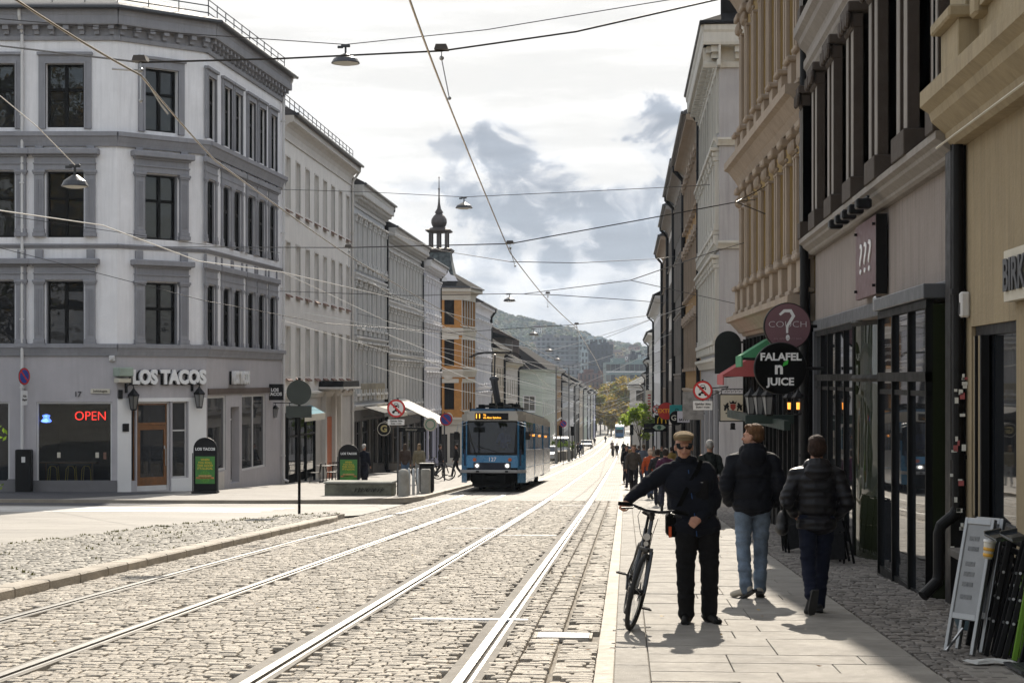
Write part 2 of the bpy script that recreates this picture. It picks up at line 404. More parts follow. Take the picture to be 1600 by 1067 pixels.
# ---------- ground sheets ----------
def sheet(name, poly_fn, y0, y1, dy, m, h, kind='structure', label=None, drop=0.0):
    """strip following the falling street; poly_fn(y) -> x-left, x-right; optional skirt"""
    b = MB(); n = max(1, int((y1-y0)/dy)); vs = []; fs = []
    for i in range(n+1):
        y = y0+(y1-y0)*i/n; a, c = poly_fn(y); z = zg(y)+h
        vs += [(a, y, z), (c, y, z)]
    for i in range(n): fs.append((2*i, 2*i+1, 2*i+3, 2*i+2))
    if drop:
        o = len(vs); vs += [(x, y, z-drop) for x, y, z in vs[:o]]
        for i in range(n):
            fs += [(2*i, 2*i+2, o+2*i+2, o+2*i), (2*i+1, o+2*i+1, o+2*i+3, 2*i+3)]
        fs += [(0, o, o+1, 1), (2*n, 2*n+1, o+2*n+1, o+2*n)]
    b.add(vs, fs); o = B(b, name, m=m); tag(o, label, kind=kind); return o
def brick_mat(name, col, w, hgt, mortar, var=.25, rough=.75, bump=.6, rot=0., off=.5, mort=(.12, .11, .1)):
    m = bpy.data.materials.new(name); m.use_nodes = True; nt = m.node_tree; N = nt.nodes; L = nt.links; b = N['Principled BSDF']
    geo = N.new('ShaderNodeNewGeometry'); mp = N.new('ShaderNodeMapping'); mp.inputs['Rotation'].default_value = (0, 0, rot); L.new(geo.outputs['Position'], mp.inputs[0])
    ns = N.new('ShaderNodeTexNoise'); ns.inputs['Scale'].default_value = 3; L.new(mp.outputs[0], ns.inputs['Vector'])
    ad = N.new('ShaderNodeVectorMath'); ad.operation = 'MULTIPLY_ADD'; L.new(ns.outputs['Color'], ad.inputs[0]); ad.inputs[1].default_value = (.05, .03, 0); L.new(mp.outputs[0], ad.inputs[2])
    br = N.new('ShaderNodeTexBrick'); L.new(ad.outputs[0], br.inputs['Vector']); br.inputs['Scale'].default_value = 1; br.offset = off
    br.inputs['Brick Width'].default_value = w; br.inputs['Row Height'].default_value = hgt; br.inputs['Mortar Size'].default_value = mortar; br.inputs['Mortar Smooth'].default_value = .3
    br.inputs['Color1'].default_value = tuple(c*(1-var) for c in col)+(1,); br.inputs['Color2'].default_value = tuple(min(1, c*(1+var)) for c in col)+(1,); br.inputs['Mortar'].default_value = (*mort, 1)
    n2 = N.new('ShaderNodeTexNoise'); n2.inputs['Scale'].default_value = .5; n2.inputs['Detail'].default_value = 8; L.new(geo.outputs['Position'], n2.inputs['Vector'])
    mr = N.new('ShaderNodeMapRange'); L.new(n2.outputs['Fac'], mr.inputs[0]); mr.inputs[1].default_value = .3; mr.inputs[2].default_value = .7; mr.inputs[3].default_value = .8; mr.inputs[4].default_value = 1.1
    sc = N.new('ShaderNodeVectorMath'); sc.operation = 'SCALE'; L.new(br.outputs['Color'], sc.inputs[0]); L.new(mr.outputs[0], sc.inputs['Scale']); L.new(sc.outputs[0], b.inputs['Base Color'])
    b.inputs['Roughness'].default_value = rough
    n3 = N.new('ShaderNodeTexNoise'); n3.inputs['Scale'].default_value = 25; L.new(geo.outputs['Position'], n3.inputs['Vector'])
    hh = N.new('ShaderNodeMath'); hh.operation = 'MULTIPLY_ADD'; L.new(br.outputs['Fac'], hh.inputs[0]); hh.inputs[1].default_value = -1.; L.new(n3.outputs['Fac'], hh.inputs[2])
    bp = N.new('ShaderNodeBump'); bp.inputs['Strength'].default_value = bump; bp.inputs['Distance'].default_value = .02; L.new(hh.outputs[0], bp.inputs['Height']); L.new(bp.outputs[0], b.inputs['Normal'])
    MATS[name] = m; return m
STONE = mat('granite setts', (.46, .415, .35), .75, var=.2, vs=6, bump=1., bs=38, isl=.2, spec=.3, dirt=.12)
STONE2 = mat('dark granite setts', (.2, .18, .16), .75, var=.16, vs=4, bump=.5, bs=45, isl=.3)
STONE3 = mat('weathered kerbside setts', (.33, .305, .26), .75, var=.16, vs=4, bump=.5, bs=45, isl=.25)
SLAB = mat('pale granite paving slabs', (.31, .288, .255), .8, var=.16, vs=2.5, bump=.6, bs=110, isl=.09, dirt=.12, spec=.4)
KERB = mat('granite kerbstone', (.32, .28, .225), .75, var=.12, vs=2, bump=.5, bs=30, isl=.1)
JOINT = mat('sandy joint fill', (.27, .24, .2), .95, var=.2, vs=6, bump=.6, bs=60)
ASPH = mat('sun bleached asphalt', (.25, .232, .21), .8, var=.1, vs=1, bump=.4, bs=70, dirt=.15)
SHADE_ASPH = mat('asphalt toned for shade', (.045, .045, .05), .85, var=.15, vs=1.5, bump=.5, bs=70)  # shade of the corner building is worked into this dark tone
CONC = mat('pale rail bed concrete', (.31, .29, .26), .95, var=.14, vs=3, bump=.6, bs=35, dirt=.25, spec=.1)
FARSETT = brick_mat('granite setts afar', (.27, .25, .222), .19, .125, .012, bump=.8, mort=(.16, .145, .12))
RAIL = mat('polished rail steel', (.36, .35, .33), .42, metal=1, var=.1, vs=10, bump=.05)
GROOVE = mat('rail groove grime', (.06, .05, .04), .9, var=.2)
# terrain base
b = MB(); ys = [-240]+list(range(-60, 700, 20))+list(range(700, 1800, 100))+[2500, 4100]; xs = [-1400, -300, -60, -25, 0, 25, 60, 300, 1400]
vs = [(x, y, zg(y)-.14) for y in ys for x in xs]; nx = len(xs)
b.add(vs, [(j*nx+i, j*nx+i+1, (j+1)*nx+i+1, (j+1)*nx+i) for j in range(len(ys)-1) for i in range(nx-1)])
tag(B(b, 'ground', m=mat('city ground', (.16, .15, .14), .9, var=.2)), kind='structure')
KL, KR = -6.6, -.22          # kerb lines of the tram street
YN, YM = 4.5, 56.0           # real setts from YN to YM, the sheet beyond
sheet('road', lambda y: (KL-.3, KR+.02), -25, YN+.1, 4, FARSETT, -.015)
sheet('road', lambda y: (KL-.02, KR+.02), YM, 640, 8, FARSETT, -.004, label='cobbled tram street running downhill')
sheet('road', lambda y: (-40 if y < 50 else KL-.02, KR+.02), YN, YM, 4, JOINT, -.045)
def setts(name, x0f, x1f, y0, y1, sx, sy, m, h=0., rng=3, ht=.05, skip=None, jit=.18, crown=.005, gap=.0048):
    R = random.Random(rng); V = []; Fc = []; y = y0; row = 0
    while y < y1:
        d = sy*R.uniform(.88, 1.14); xa, xb = x0f(y), x1f(y); x = xa+sx*R.random()*.8-sx*.4; zz = zg(y+d/2)+h; sl_ = (zg(y+d)-zg(y))/d
        while x < xb:
            w = sx*R.uniform(.72, 1.35); xe = min(x+w, xb); xs_ = max(x, xa)
            if xe-xs_ > .05 and not (skip and skip((xs_+xe)/2, y+d/2, (xe-xs_)/2)):
                g = gap*R.uniform(.6, 1.5); t = g+R.uniform(.006, .014)
                a0, a1, c0, c1 = xs_+g, xe-g, y+g*R.uniform(.3, 1.4), y+d-g*R.uniform(.3, 1.4)
                o = len(V); tx, ty = R.gauss(0, .01), R.gauss(0, .013); lift = R.gauss(0, .0035)
                if R.random() < .02: lift -= .015
                q = lambda X, Y, e: (X, Y, zz+lift+e+(X-(a0+a1)/2)*tx+(Y-(c0+c1)/2)*(ty+sl_))
                V += [q(a0, c0, -ht), q(a1, c0, -ht), q(a1, c1, -ht), q(a0, c1, -ht)]
                e1 = R.uniform(.004, .008)
                V += [q(a0+.003, c0+.003, -e1), q(a1-.003, c0+.003, -e1), q(a1-.003, c1-.003, -e1), q(a0+.003, c1-.003, -e1)]
                V += [q(a0+t*R.uniform(.6, 1.3), c0+t*R.uniform(.6, 1.3), 0), q(a1-t*R.uniform(.6, 1.3), c0+t*R.uniform(.6, 1.3), 0), q(a1-t*R.uniform(.6, 1.3), c1-t*R.uniform(.6, 1.3), 0), q(a0+t*R.uniform(.6, 1.3), c1-t*R.uniform(.6, 1.3), 0), q((a0+a1)/2, (c0+c1)/2, crown*R.random())]
                for k in range(4):
                    k2 = (k+1) % 4
                    Fc += [(o+k, o+k2, o+4+k2, o+4+k), (o+4+k, o+4+k2, o+8+k2, o+8+k), (o+8+k, o+8+k2, o+12)]
            x += w
        y += d; row += 1
    me = bpy.data.meshes.new(name); me.from_pydata(V, [], Fc); me.materials.append(m); me.update()
    o = link(name, me); tag(o, kind='structure'); return o
TR = [(-5.85, .07), (-4.41, .07), (-2.60, .07), (-1.155, .07)]
def railskip(x, y, hw):
    for i, (u, w) in enumerate(TR):
        wl, wr = (.085, .11) if i < 2 else (.12, .12)
        if u-wl-hw*.6 < x < u+wr+hw*.6: return True
    if 14.6 < y < 15.35 and -.78 < x < -.30: return True
    return False
setts('road', lambda y: KL, lambda y: -.82, YN, YM, .135, .10, STONE, skip=railskip)
setts('road', lambda y: -.82, lambda y: -.56, YN, YM, .26, .1, STONE, rng=9)
setts('road', lambda y: -.54, lambda y: KR, YN, YM, .3, .12, STONE, rng=10, skip=railskip, gap=.009)
b = MB(); 
for u, w in TR:
    wl, wr = (.085, .11) if u < -4 else (.12, .12)
    for (a, c, mm, h) in ((u-wl, u-.036, CONC, .002), (u-.036, u+.034, RAIL, .007), (u+.034, u+.068, GROOVE, -.02), (u+.068, u+.095, RAIL, .003), (u+.095, u+wr, CONC, .001)):
        b.mat(mm); y = YN
        ys = [YN]
        while ys[-1] < 640: ys.append(ys[-1]+(1.5 if ys[-1] < 60 else 8))
        vs = []; R_ = random.Random(int(-u*100))
        for y in ys:
            ja = R_.uniform(-.035, .0) if mm is CONC and a < u-.1 and y < 60 else 0
            jc = R_.uniform(0, .035) if mm is CONC and c > u+.1 and y < 60 else 0
            vs += [(a+ja, y, zg(y)+h), (c+jc, y, zg(y)+h)]
        b.add(vs, [(2*i, 2*i+1, 2*i+3, 2*i+2) for i in range(len(ys)-1)])
        b.add([(x, y, z-.05) for x, y, z in vs]+vs, [(2*i+s_, 2*i+2+s_, 2*len(ys)+2*i+2+s_, 2*len(ys)+2*i+s_) for i in range(len(ys)-1) for s_ in (0, 1)])
tag(B(b, 'tram_track'), 'two pairs of grooved tram rails set in pale concrete', kind='structure')
# steel covers set into the setts
for (px, Z, w, l) in ((882, 15.62, .44, .42),):
    p = G(px, Z); b = MB().mat(M['alu']); b.box(-.225, .225, -.19, .19, -.04, .006, .003); b.mat(KERB).box(-.25, -.227, -.22, .22, -.04, .003).box(.227, .25, -.22, .22, -.04, .003)
    tag(B(b, 'drain_cover', loc=(-.54, 14.98, zg(14.98)), rot=(-.0415, 0, 0)), 'pale steel service cover in the setts beside the right kerb', 'manhole cover')
for k, (px, py, l) in enumerate(((738, 823, 'left of the inner track, nearest the side street'), (825, 834, 'between the rails of the right hand track'), (900, 788, 'farther up between the right hand rails'), (735, 966, 'hard against the near right hand rail'))):
    Z = EYE*F/(py-704); p = G(px, Z); b = MB().mat(M['white']); b.box(-.55, .55, -.06, .06, -.03, .008, .003)
    tag(B(b, 'track_marker_plate', loc=p, rot=(-.0415, 0, 0)), 'thin white drain plate across the setts '+l, 'drain plate', 'white plates across the tram track')
# ---- right pavement: slabs, then setts against the shops ----
KH = .11
sheet('kerb', lambda y: (KR+.0, KR+.13), 2, 640, 3, KERB, .022, drop=.1)
def slabs(name, x0, x1, y0, y1, m, h, rng=5, kerbcol=None, dep=(.5, .62)):
    R = random.Random(rng); b = MB().mat(m); y = y0
    while y < y1:
        d = R.uniform(*dep); x = x0
        while x < x1-.01:
            w = R.choice((.6, .75, .9, 1.0, 1.25)); 
            if x1-x-w < .35: w = x1-x
            g = .004; zc = zg(y+d/2)+h; s_ = (zg(y+d)-zg(y))/d; l = R.gauss(0, .0016)
            o = len(b.v); b.box(x+g, x+w-g, y+g, y+d-g, -.06, 0, .004)
            for i in range(o, len(b.v)):
                X, Y, Zz = b.v[i]; b.v[i] = (X, Y, zc+l+Zz+(Y-y-d/2)*s_)
            x += w
        y += d
    return tag(B(b, name), kind='structure')
RS = .03
slabs('sidewalk', KR+.135, .17, 3, 62, SLAB, RS, 2, dep=(.9, 1.2))
slabs('sidewalk', .17, 2.2, 3, 62, SLAB, RS, 5)
sheet('sidewalk', lambda y: (KR+.12, 4.6), 2, 62, 3, JOINT, RS-.03, drop=.05)
SIDEF = brick_mat('pavement slabs afar', (.27, .25, .225), .9, .56, .008, var=.1, bump=.3)
sheet('sidewalk', lambda y: (KR+.12, 4.6), 62, 640, 8, SIDEF, RS)
setts('sidewalk', lambda y: 2.22, lambda y: 4.7, 3, 50, .11, .1, STONE2, RS-.004, 21)
sheet('side_street', lambda y: (3.15, 60), 50.2, 57.8, 2, ASPH, .05)
# slab apron by the folded chairs
b = MB().mat(SLAB); b.box(0, .62, 0, 1.3, -.02, .012, .006); b.box(.63, 1.9, 0, 1.3, -.02, .012, .006); tag(B(b, 'sidewalk', loc=(2.42, 11.75, zg(12.4)+RS+.012), rot=(-.0415, 0, 0)), kind='structure')
b = MB().mat(M['darkgrey'])
for i in range(9): b.box(.05, .85, .03+i*.06, .06+i*.06, 0, .02)
b.box(0, .05, 0, .57, 0, .022).box(.85, .9, 0, .57, 0, .022)
tag(B(b, 'floor_grate', loc=(2.75, 12.25, zg(12.5)+RS+.028), rot=(-.0415, 0, 0)), 'dark slotted drain grate under the folded chairs', 'grate')
# ---- left: island with setts, side street, far pavement ----
def tip(y):   # inner edge of the sett island (see-saw wedge between tram street and side street)
    pts = [(4, -16.5), (20, -11.3), (26.7, -9.9), (34.6, -9.2), (40.5, -7.7), (42.3, -6.8)]
    for (a, b_), (c, d) in zip(pts, pts[1:]):
        if a <= y <= c: return b_+(d-b_)*(y-a)/(c-a)
    return pts[0][1] if y < 4 else -6.8
b = MB().mat(KERB); R = random.Random(4); y = 3.
while y < 41.8:
    d = R.uniform(.8, 1.2); e = min(y+d, 41.9); s_ = (zg(e)-zg(y))/(e-y); o = len(b.v); b.box(KL-.3, KL, y+.004, e-.004, -.14, .0, .02)
    for i in range(o, len(b.v)):
        X, Y, Zz = b.v[i]; t = max(0, (Y-38)/4); b.v[i] = (X-t*t*.5, Y, zg(Y)+.11-.06*t+Zz)
    y = e
tag(B(b, 'kerb'), kind='structure')
sheet('sidewalk', lambda y: (tip(y), KL-.28), 3, 42, 1, JOINT, .07, drop=.12)
setts('sidewalk', tip, lambda y: KL-.31, 3, 41.4, .15, .11, STONE3, .105, 31, gap=.011)
PLANK = brick_mat('long worn paving', (.25, .232, .205), 2.2, .3, .012, var=.08, bump=.4, mort=(.15, .135, .12))
sheet('side_street', lambda y: (-45, tip(y)-.01 if y < 42 else KL-.02), -20, 51.4, 1.2, PLANK, .004)
# moss tufts in the island joints
gr = mat('mossy grass', (.24, .22, .07), .9, var=.3); b = MB().mat(gr); R = random.Random(8)
for i in range(260):
    y = R.uniform(14, 41.5); e = tip(y); x = e+abs(R.gauss(0, .16)) if R.random() < .6 else R.uniform(e, KL-.35)
    for k in range(4):
        a = R.uniform(0, 6.28); r = R.uniform(.01, .03); h = R.uniform(.02, .06); x1, y1 = x+R.gauss(0, .04), y+R.gauss(0, .04); z = zg(y1)+.09
        b.add([(x1-r, y1, z), (x1+r, y1, z), (x1+r*cos(a), y1+r*sin(a), z+h)], [(0, 1, 2)])
tag(B(b, 'grass'), 'mossy grass tufts in the joints of the sett island', 'grass', kind='stuff')
# far left pavement with rounded corner
def lk(y):
    return KL-.02 if y > 55.5 else KL-.02-(55.5-y)**2*.16
b = MB().mat(KERB)
pts = [(-45, 51.3), (-20, 51.2), (-14, 51.2), (-11, 51.5), (-9.2, 52.2), (-7.9, 53.3), (-7.0, 54.8), (-6.62, 56.5), (-6.62, 80)]+[(-6.62, y) for y in range(95, 641, 15)]
vs = []
for i, (x, y) in enumerate(pts):
    a = Vector(pts[max(i-1, 0)]); c = Vector(pts[min(i+1, len(pts)-1)]); d = (c-a).normalized(); n = Vector((d.y, -d.x))
    for k, hh in ((0, -.06), (0, .11), (-.25, .11), (-.25, -.06)):
        q = Vector((x, y))+n*k; vs.append((q.x, q.y, zg(q.y)+hh))
b.add(vs, [(4*i+k, 4*i+4+k, 4*i+4+(k+1) % 4, 4*i+(k+1) % 4) for i in range(len(pts)-1) for k in range(4)])
tag(B(b, 'kerb'), kind='structure')
b = MB().mat(ASPH); vs = []; ys = [51.45, 51.8, 52.2, 52.8, 53.5, 54.5, 56, 58]+list(range(62, 641, 8))
def ins(y):
    q = [(51.3, -13), (51.6, -11), (52.3, -9.3), (53.4, -8.0), (54.9, -7.2), (56.6, -6.85), (640, -6.85)]
    for (a, b_), (c, d) in zip(q, q[1:]):
        if a <= y <= c: return b_+(d-b_)*(y-a)/(c-a)
    return -6.85
for y in ys: vs += [(-45, y, zg(y)+.108), (ins(y), y, zg(y)+.108)]
b.add(vs, [(2*i, 2*i+1, 2*i+3, 2*i+2) for i in range(len(ys)-1)])
tag(B(b, 'sidewalk'), kind='structure')
b = MB().mat(SHADE_ASPH); b.add([(-40, 51.6, zg(51.6)+.114), (-17.2, 51.6, zg(51.6)+.114), (-15.6, 59.9, zg(59.9)+.114), (-40, 59.9, zg(59.9)+.114)], [(0, 1, 2, 3)]); tag(B(b, 'sidewalk'), kind='structure')  # dark asphalt, its tone also carrying the building's shade
b = MB().mat(SHADE_ASPH); b.add([(-40, 48.6, zg(48.6)+.009), (-14.6, 48.9, zg(48.9)+.009), (-13.2, 51.25, zg(51.25)+.009), (-40, 51.3, zg(51.3)+.009)], [(0, 1, 2, 3)]); tag(B(b, 'side_street'), kind='structure')  # building's shadow laid over the street as a darker sheet
# zebra stripes
b = MB().mat(mat('worn white road paint', (.72, .71, .68), .7, var=.12, vs=3))
for i in range(6):
    y = 44.3+i*1.0
    if y < 48.2: b.add([(-19, y, zg(y)+.009), (-9.5+i*.1, y, zg(y)+.009), (-9.5+i*.1, y+.5, zg(y+.5)+.009), (-19, y+.5, zg(y+.5)+.009)], [(0, 1, 2, 3)])
tag(B(b, 'crosswalk'), kind='structure')
# ---------- facade kit ----------
class Face:
    def __init__(s, root, A, Bp):
        s.root = root; s.A = Vector((A[0], A[1], 0)); s.B = Vector((Bp[0], Bp[1], 0)); d = s.B-s.A; s.L = d.length; s.d = d/s.L
        s.inw = Vector((-s.d.y, s.d.x, 0)); s.ang = atan2(s.d.y, s.d.x); s.holes = []
    def pos(s, x, y, z): return s.A+s.d*x+s.inw*y+Vector((0, 0, z))
    def add(s, mb, name, parent=None, smooth=False):
        o = B(mb, name, parent or s.root, s.A-s.root.location, (0, 0, s.ang), smooth=smooth); return o
    def put(s, me, name, x, y, z): return link(name, me, s.root, s.pos(x, y, z)-s.root.location, (0, 0, s.ang))
    def g(s, x, y=-.3): p = s.pos(x, y, 0); return zg(p.y)
    def wall(s, zb, zt, m, th=.3, name='wall', split=None, m2=None):
        """plaster front with real openings and reveals; below z=split a second colour"""
        b = MB().mat(m); xs = sorted(set([0, s.L]+[h[i] for h in s.holes for i in (0, 1)])); zs = sorted(set([zb, zt]+([split] if split else [])+[h[i] for h in s.holes for i in (2, 3)]))
        xs = [x for x in xs if -1e-6 <= x <= s.L+1e-6]; zs = [z for z in zs if zb-1e-6 <= z <= zt+1e-6]
        for i in range(len(xs)-1):
            for j in range(len(zs)-1):
                x0, x1, z0, z1 = xs[i], xs[i+1], zs[j], zs[j+1]; cx, cz = (x0+x1)/2, (z0+z1)/2
                if x1-x0 < 1e-5 or z1-z0 < 1e-5: continue
                b.mat(m2 if (split and cz < split) else m)
                if any(h[0] < cx < h[1] and h[2] < cz < h[3] for h in s.holes): continue
                b.quad((x0, 0, z0), (x1, 0, z0), (x1, 0, z1), (x0, 0, z1))
        for h in s.holes:
            x0, x1, z0, z1 = h[:4]; t = th; b.mat(m2 if (split and (z0+z1)/2 < split) else m)
            b.quad((x0, 0, z0), (x0, 0, z1), (x0, t, z1), (x0, t, z0)); b.quad((x1, 0, z0), (x1, t, z0), (x1, t, z1), (x1, 0, z1))
            b.quad((x0, 0, z1), (x1, 0, z1), (x1, t, z1), (x0, t, z1)); b.quad((x0, 0, z0), (x0, t, z0), (x1, t, z0), (x1, 0, z0))
        # back skin so that no light passes behind the panes (left open where a hole is a modelled room)
        for i in range(len(xs)-1):
            for j in range(len(zs)-1):
                x0, x1, z0, z1 = xs[i], xs[i+1], zs[j], zs[j+1]; cx, cz = (x0+x1)/2, (z0+z1)/2
                if any(h[0] < cx < h[1] and h[2] < cz < h[3] and len(h) > 4 for h in s.holes): continue
                if any(h[0] < cx < h[1] and h[2] < cz < h[3] for h in s.holes): b.mat(M['blackmatt']); b.quad((x0, t, z0), (x1, t, z0), (x1, t, z1), (x0, t, z1))
        return s.add(b, name)
    def window(s, x, z, w, h, kind='plain', fm='dframe', gm='glass', rec=.14, pw=.3, tm='greytrim', bars=1):
        s.holes.append((x-w/2, x+w/2, z, z+h)); f, p, su, si = winset(round(w, 2), round(h, 2), kind, fm, gm, pw, tm, bars)
        o = s.put(f, 'window', x, rec, z); link('pane', p, o)
        if su: link('window_surround', su, o, (0, -rec, 0))
        if si: link('sill', si, o, (0, -rec, 0))
        return o
    def shop(s, x0, x1, z0, z1, fm='wframe', n=1, tr=None, gm='shopglass', rec=.12, name='shop_window', fw=.07, room=False, dep=.09):
        s.holes.append((x0, x1, z0, z1)+((1,) if room else ())); w, h = x1-x0, z1-z0; b = MB().mat(M[fm])
        b.box(0, w, 0, dep, h-fw, h).box(0, w, -.01, dep, 0, fw).box(0, fw, 0, dep, fw, h-fw).box(w-fw, w, 0, dep, fw, h-fw)
        for i in range(1, n): xx = w*i/n; b.box(xx-fw/2, xx+fw/2, .002, dep, fw, h-fw)
        if tr: b.box(fw, w-fw, -.004, dep, h-tr-fw/2, h-tr+fw/2)
        o = s.put(b.mesh(name), name, x0, rec, z0); p = MB().mat(M[gm]); p.box(fw*.5, w-fw*.5, .04, .05, fw*.5, h-fw*.5); B(p, 'pane', o); return o
    def band(s, z0, z1, p, m, name='string_course', x0=0, x1=None, e0=0., e1=0., prof=None):
        """moulding running along the face; prof = [(out, z-fraction), ...]"""
        x1 = s.L if x1 is None else x1; b = MB().mat(m); prof = prof or [(.35, 0), (.5, .25), (.55, .3), (.8, .62), (1, .7), (1, 1)]
        pts = [(.02, z0)]+[(-p*o, z0+(z1-z0)*f) for o, f in prof]+[(.02, z1+.03)]
        b.prism(pts[::-1], x0-e0, x1+e1, 'x'); return s.add(b, name)
def winset(w, h, kind, fm, gm, pw, tm, bars, _c={}):
    k = (w, h, kind, fm, gm, pw, tm, bars)
    if k in _c: return _c[k]
    b = MB().mat(M[fm]); W2 = w/2; t = .075; tz = h*.6
    b.box(-W2, -W2+t, 0, .08, 0, h).box(W2-t, W2, 0, .08, 0, h).box(-W2+t, W2-t, 0, .08, 0, t).box(-W2+t, W2-t, 0, .08, h-t, h)
    if bars: b.box(-.055, .055, -.015, .08, t, h-t).box(-W2+t, -.055, -.01, .08, tz-.05, tz+.05).box(.055, W2-t, -.01, .08, tz-.05, tz+.05)
    if bars > 1:
        for sx in (-1, 1): b.box(sx*(W2*.52)-.015, sx*(W2*.52)+.015, .012, .07, t, h-t) if bars == 3 else None
        b.box(-W2+t, W2-t, .015, .07, tz*.5-.018, tz*.5+.018)
    p = MB().mat(M[gm]); p.box(-W2+t*.5, W2-t*.5, .05, .062, t*.5, h-t*.5)
    T = M[tm]; u = si = None; x0 = W2
    def liner(u):
        for sx in (-1, 1): u.box(*sorted((sx*(x0-.02), sx*(x0+.01))), -.001, .2, 0, h)
        u.box(-x0, x0, -.001, .2, h-.02, h+.01)
    hf = kind == 'hoodf'; kind = 'hood' if hf else kind
    if kind == 'hood':
        u = MB().mat(T)
        for sx in (-1, 1):
            a, c = sx*(x0+.07), sx*(x0+.07+pw)
            lo, hi = min(a, c), max(a, c)
            u.box(lo, hi, -.13, .02, .30, h-.12, .01)
            for k2 in range(4): xx = lo+.06+(pw-.12)*(k2+.5)/4; u.box(xx-.018, xx+.018, -.148, -.12, .45, h-.3)
            u.box(lo-.05, hi+.05, -.19, .02, 0.02, .16, .01).box(lo-.025, hi+.025, -.165, .02, .16, .30, .015)
            u.box(lo-.03, hi+.03, -.17, .02, h-.12, h-.06).box(lo-.06, hi+.06, -.2, .02, h-.06, h+.03, .01)
        X = x0+.07+pw
        u.box(-X-.01, X+.01, -.13, .02, h+.035, h+.24).box(-X-.03, X+.03, -.17, .02, h+.24, h+.29).box(-X, X, -.12, .02, h+.29, h+.50)
        u.box(-X-.06, X+.06, -.2, .02, h+.5, h+.57, .01).box(-X-.16, X+.16, -.34, .02, h+.57, h+.78, .03); liner(u)
        for sx in (-1, 1): u.box(sx*(X-.02), sx*(X-pw+.04), -.1, .02, h+.785, h+1.1)
    elif kind == 'arch':
        u = MB().mat(T)
        for sx in (-1, 1): u.box(sx*(x0+.02), sx*(x0+pw), -.07, .02, -.05, h+.02).box(sx*(x0+.02), sx*(x0+.08), -.1, .02, -.05, h+.0)
        u.box(-x0-pw, x0+pw, -.071, .02, h+.022, h+pw+.02).box(-x0-.08, x0+.08, -.1, .02, h+.0, h+.08).box(-x0-pw-.05, x0+pw+.05, -.15, .02, h+pw+.02, h+pw+.13, .015)
    elif kind == 'ped':      # narrow classical window with half pilasters, brackets and a ledge
        u = MB().mat(T)
        for sx in (-1, 1):
            lo, hi = sorted((sx*(x0+.04), sx*(x0+.04+pw)))
            u.box(lo, hi, -.14, .02, 0, h, .008).box(lo-.03, hi+.03, -.18, .02, -.02, .2).box(lo-.03, hi+.03, -.2, .02, h, h+.14, .02)
            u.box(lo+.02, hi-.02, -.24, .02, h+.14, h+.34, .04).box(lo, hi, -.2, .02, -.45, -.16, .03)
        X = x0+.04+pw; u.box(-X, X, -.1, .02, h+.145, h+.34).box(-X-.05, X+.05, -.3, .02, h+.34, h+.46, .02).box(-X, X, -.23, .02, -.16, -.02, .01)
    elif kind == 'tri':
        u = MB().mat(T)
        for sx in (-1, 1):
            lo, hi = sorted((sx*(x0+.03), sx*(x0+.03+pw))); u.box(lo, hi, -.12, .02, 0, h+.06)
        X = x0+pw+.05; u.box(-X, X, -.2, .02, h+.06, h+.18); u.prism([(-X-.05, h+.18), (X+.05, h+.18), (0, h+.55)], -.26, .02, 'y'); u.box(-X, X, -.2, .02, -.14, 0)
    if hf: u.v = [(x, y*.45 if y < 0 else min(y, .07), z) for x, y, z in u.v]
    if kind == 'plain':
        si = MB().mat(M['redtile'] if tm == 'oldtrim' else T); si.add([(-x0-.06, -.14, -.16), (x0+.06, -.14, -.16), (x0+.06, .14, .01), (-x0-.06, .14, .01), (-x0-.06, -.14, -.22), (x0+.06, -.14, -.22), (x0+.06, .14, -.05), (-x0-.06, .14, -.05)], [(0, 1, 2, 3), (4, 7, 6, 5), (0, 4, 5, 1), (1, 5, 6, 2), (3, 2, 6, 7), (0, 3, 7, 4)])
        u = MB().mat(T if tm == 'oldtrim' else T); 
        for sx in (-1, 1): u.box(sx*(x0), sx*(x0+.07), -.03, .02, 0, h+.07)
        u.box(-x0, x0, -.03, .02, h, h+.07)
    r = (b.mesh('window'), p.mesh('pane'), u.mesh('window_surround') if u else None, si.mesh('sill') if si else None); _c[k] = r; return r
def massing(root, pts, back, zb, zt, m, name='side_wall'):
    """closed body behind the fronts: pts = front line (left to right), back = far corner points"""
    b = MB().mat(m); P = [Vector((p[0], p[1])) for p in pts]; K = [Vector((p[0], p[1])) for p in back]
    ring = [P[-1]]+K[::-1]+[P[0]]; r = root.location
    for i in range(len(ring)-1):
        a, c = ring[i], ring[i+1]; b.quad((a.x-r.x, a.y-r.y, zb-r.z), (c.x-r.x, c.y-r.y, zb-r.z), (c.x-r.x, c.y-r.y, zt-r.z), (a.x-r.x, a.y-r.y, zt-r.z))
    al = P+K[::-1]; b.add([(p.x-r.x, p.y-r.y, zt-.05-r.z) for p in al], [tuple(range(len(al)))])
    return B(b, name, root)
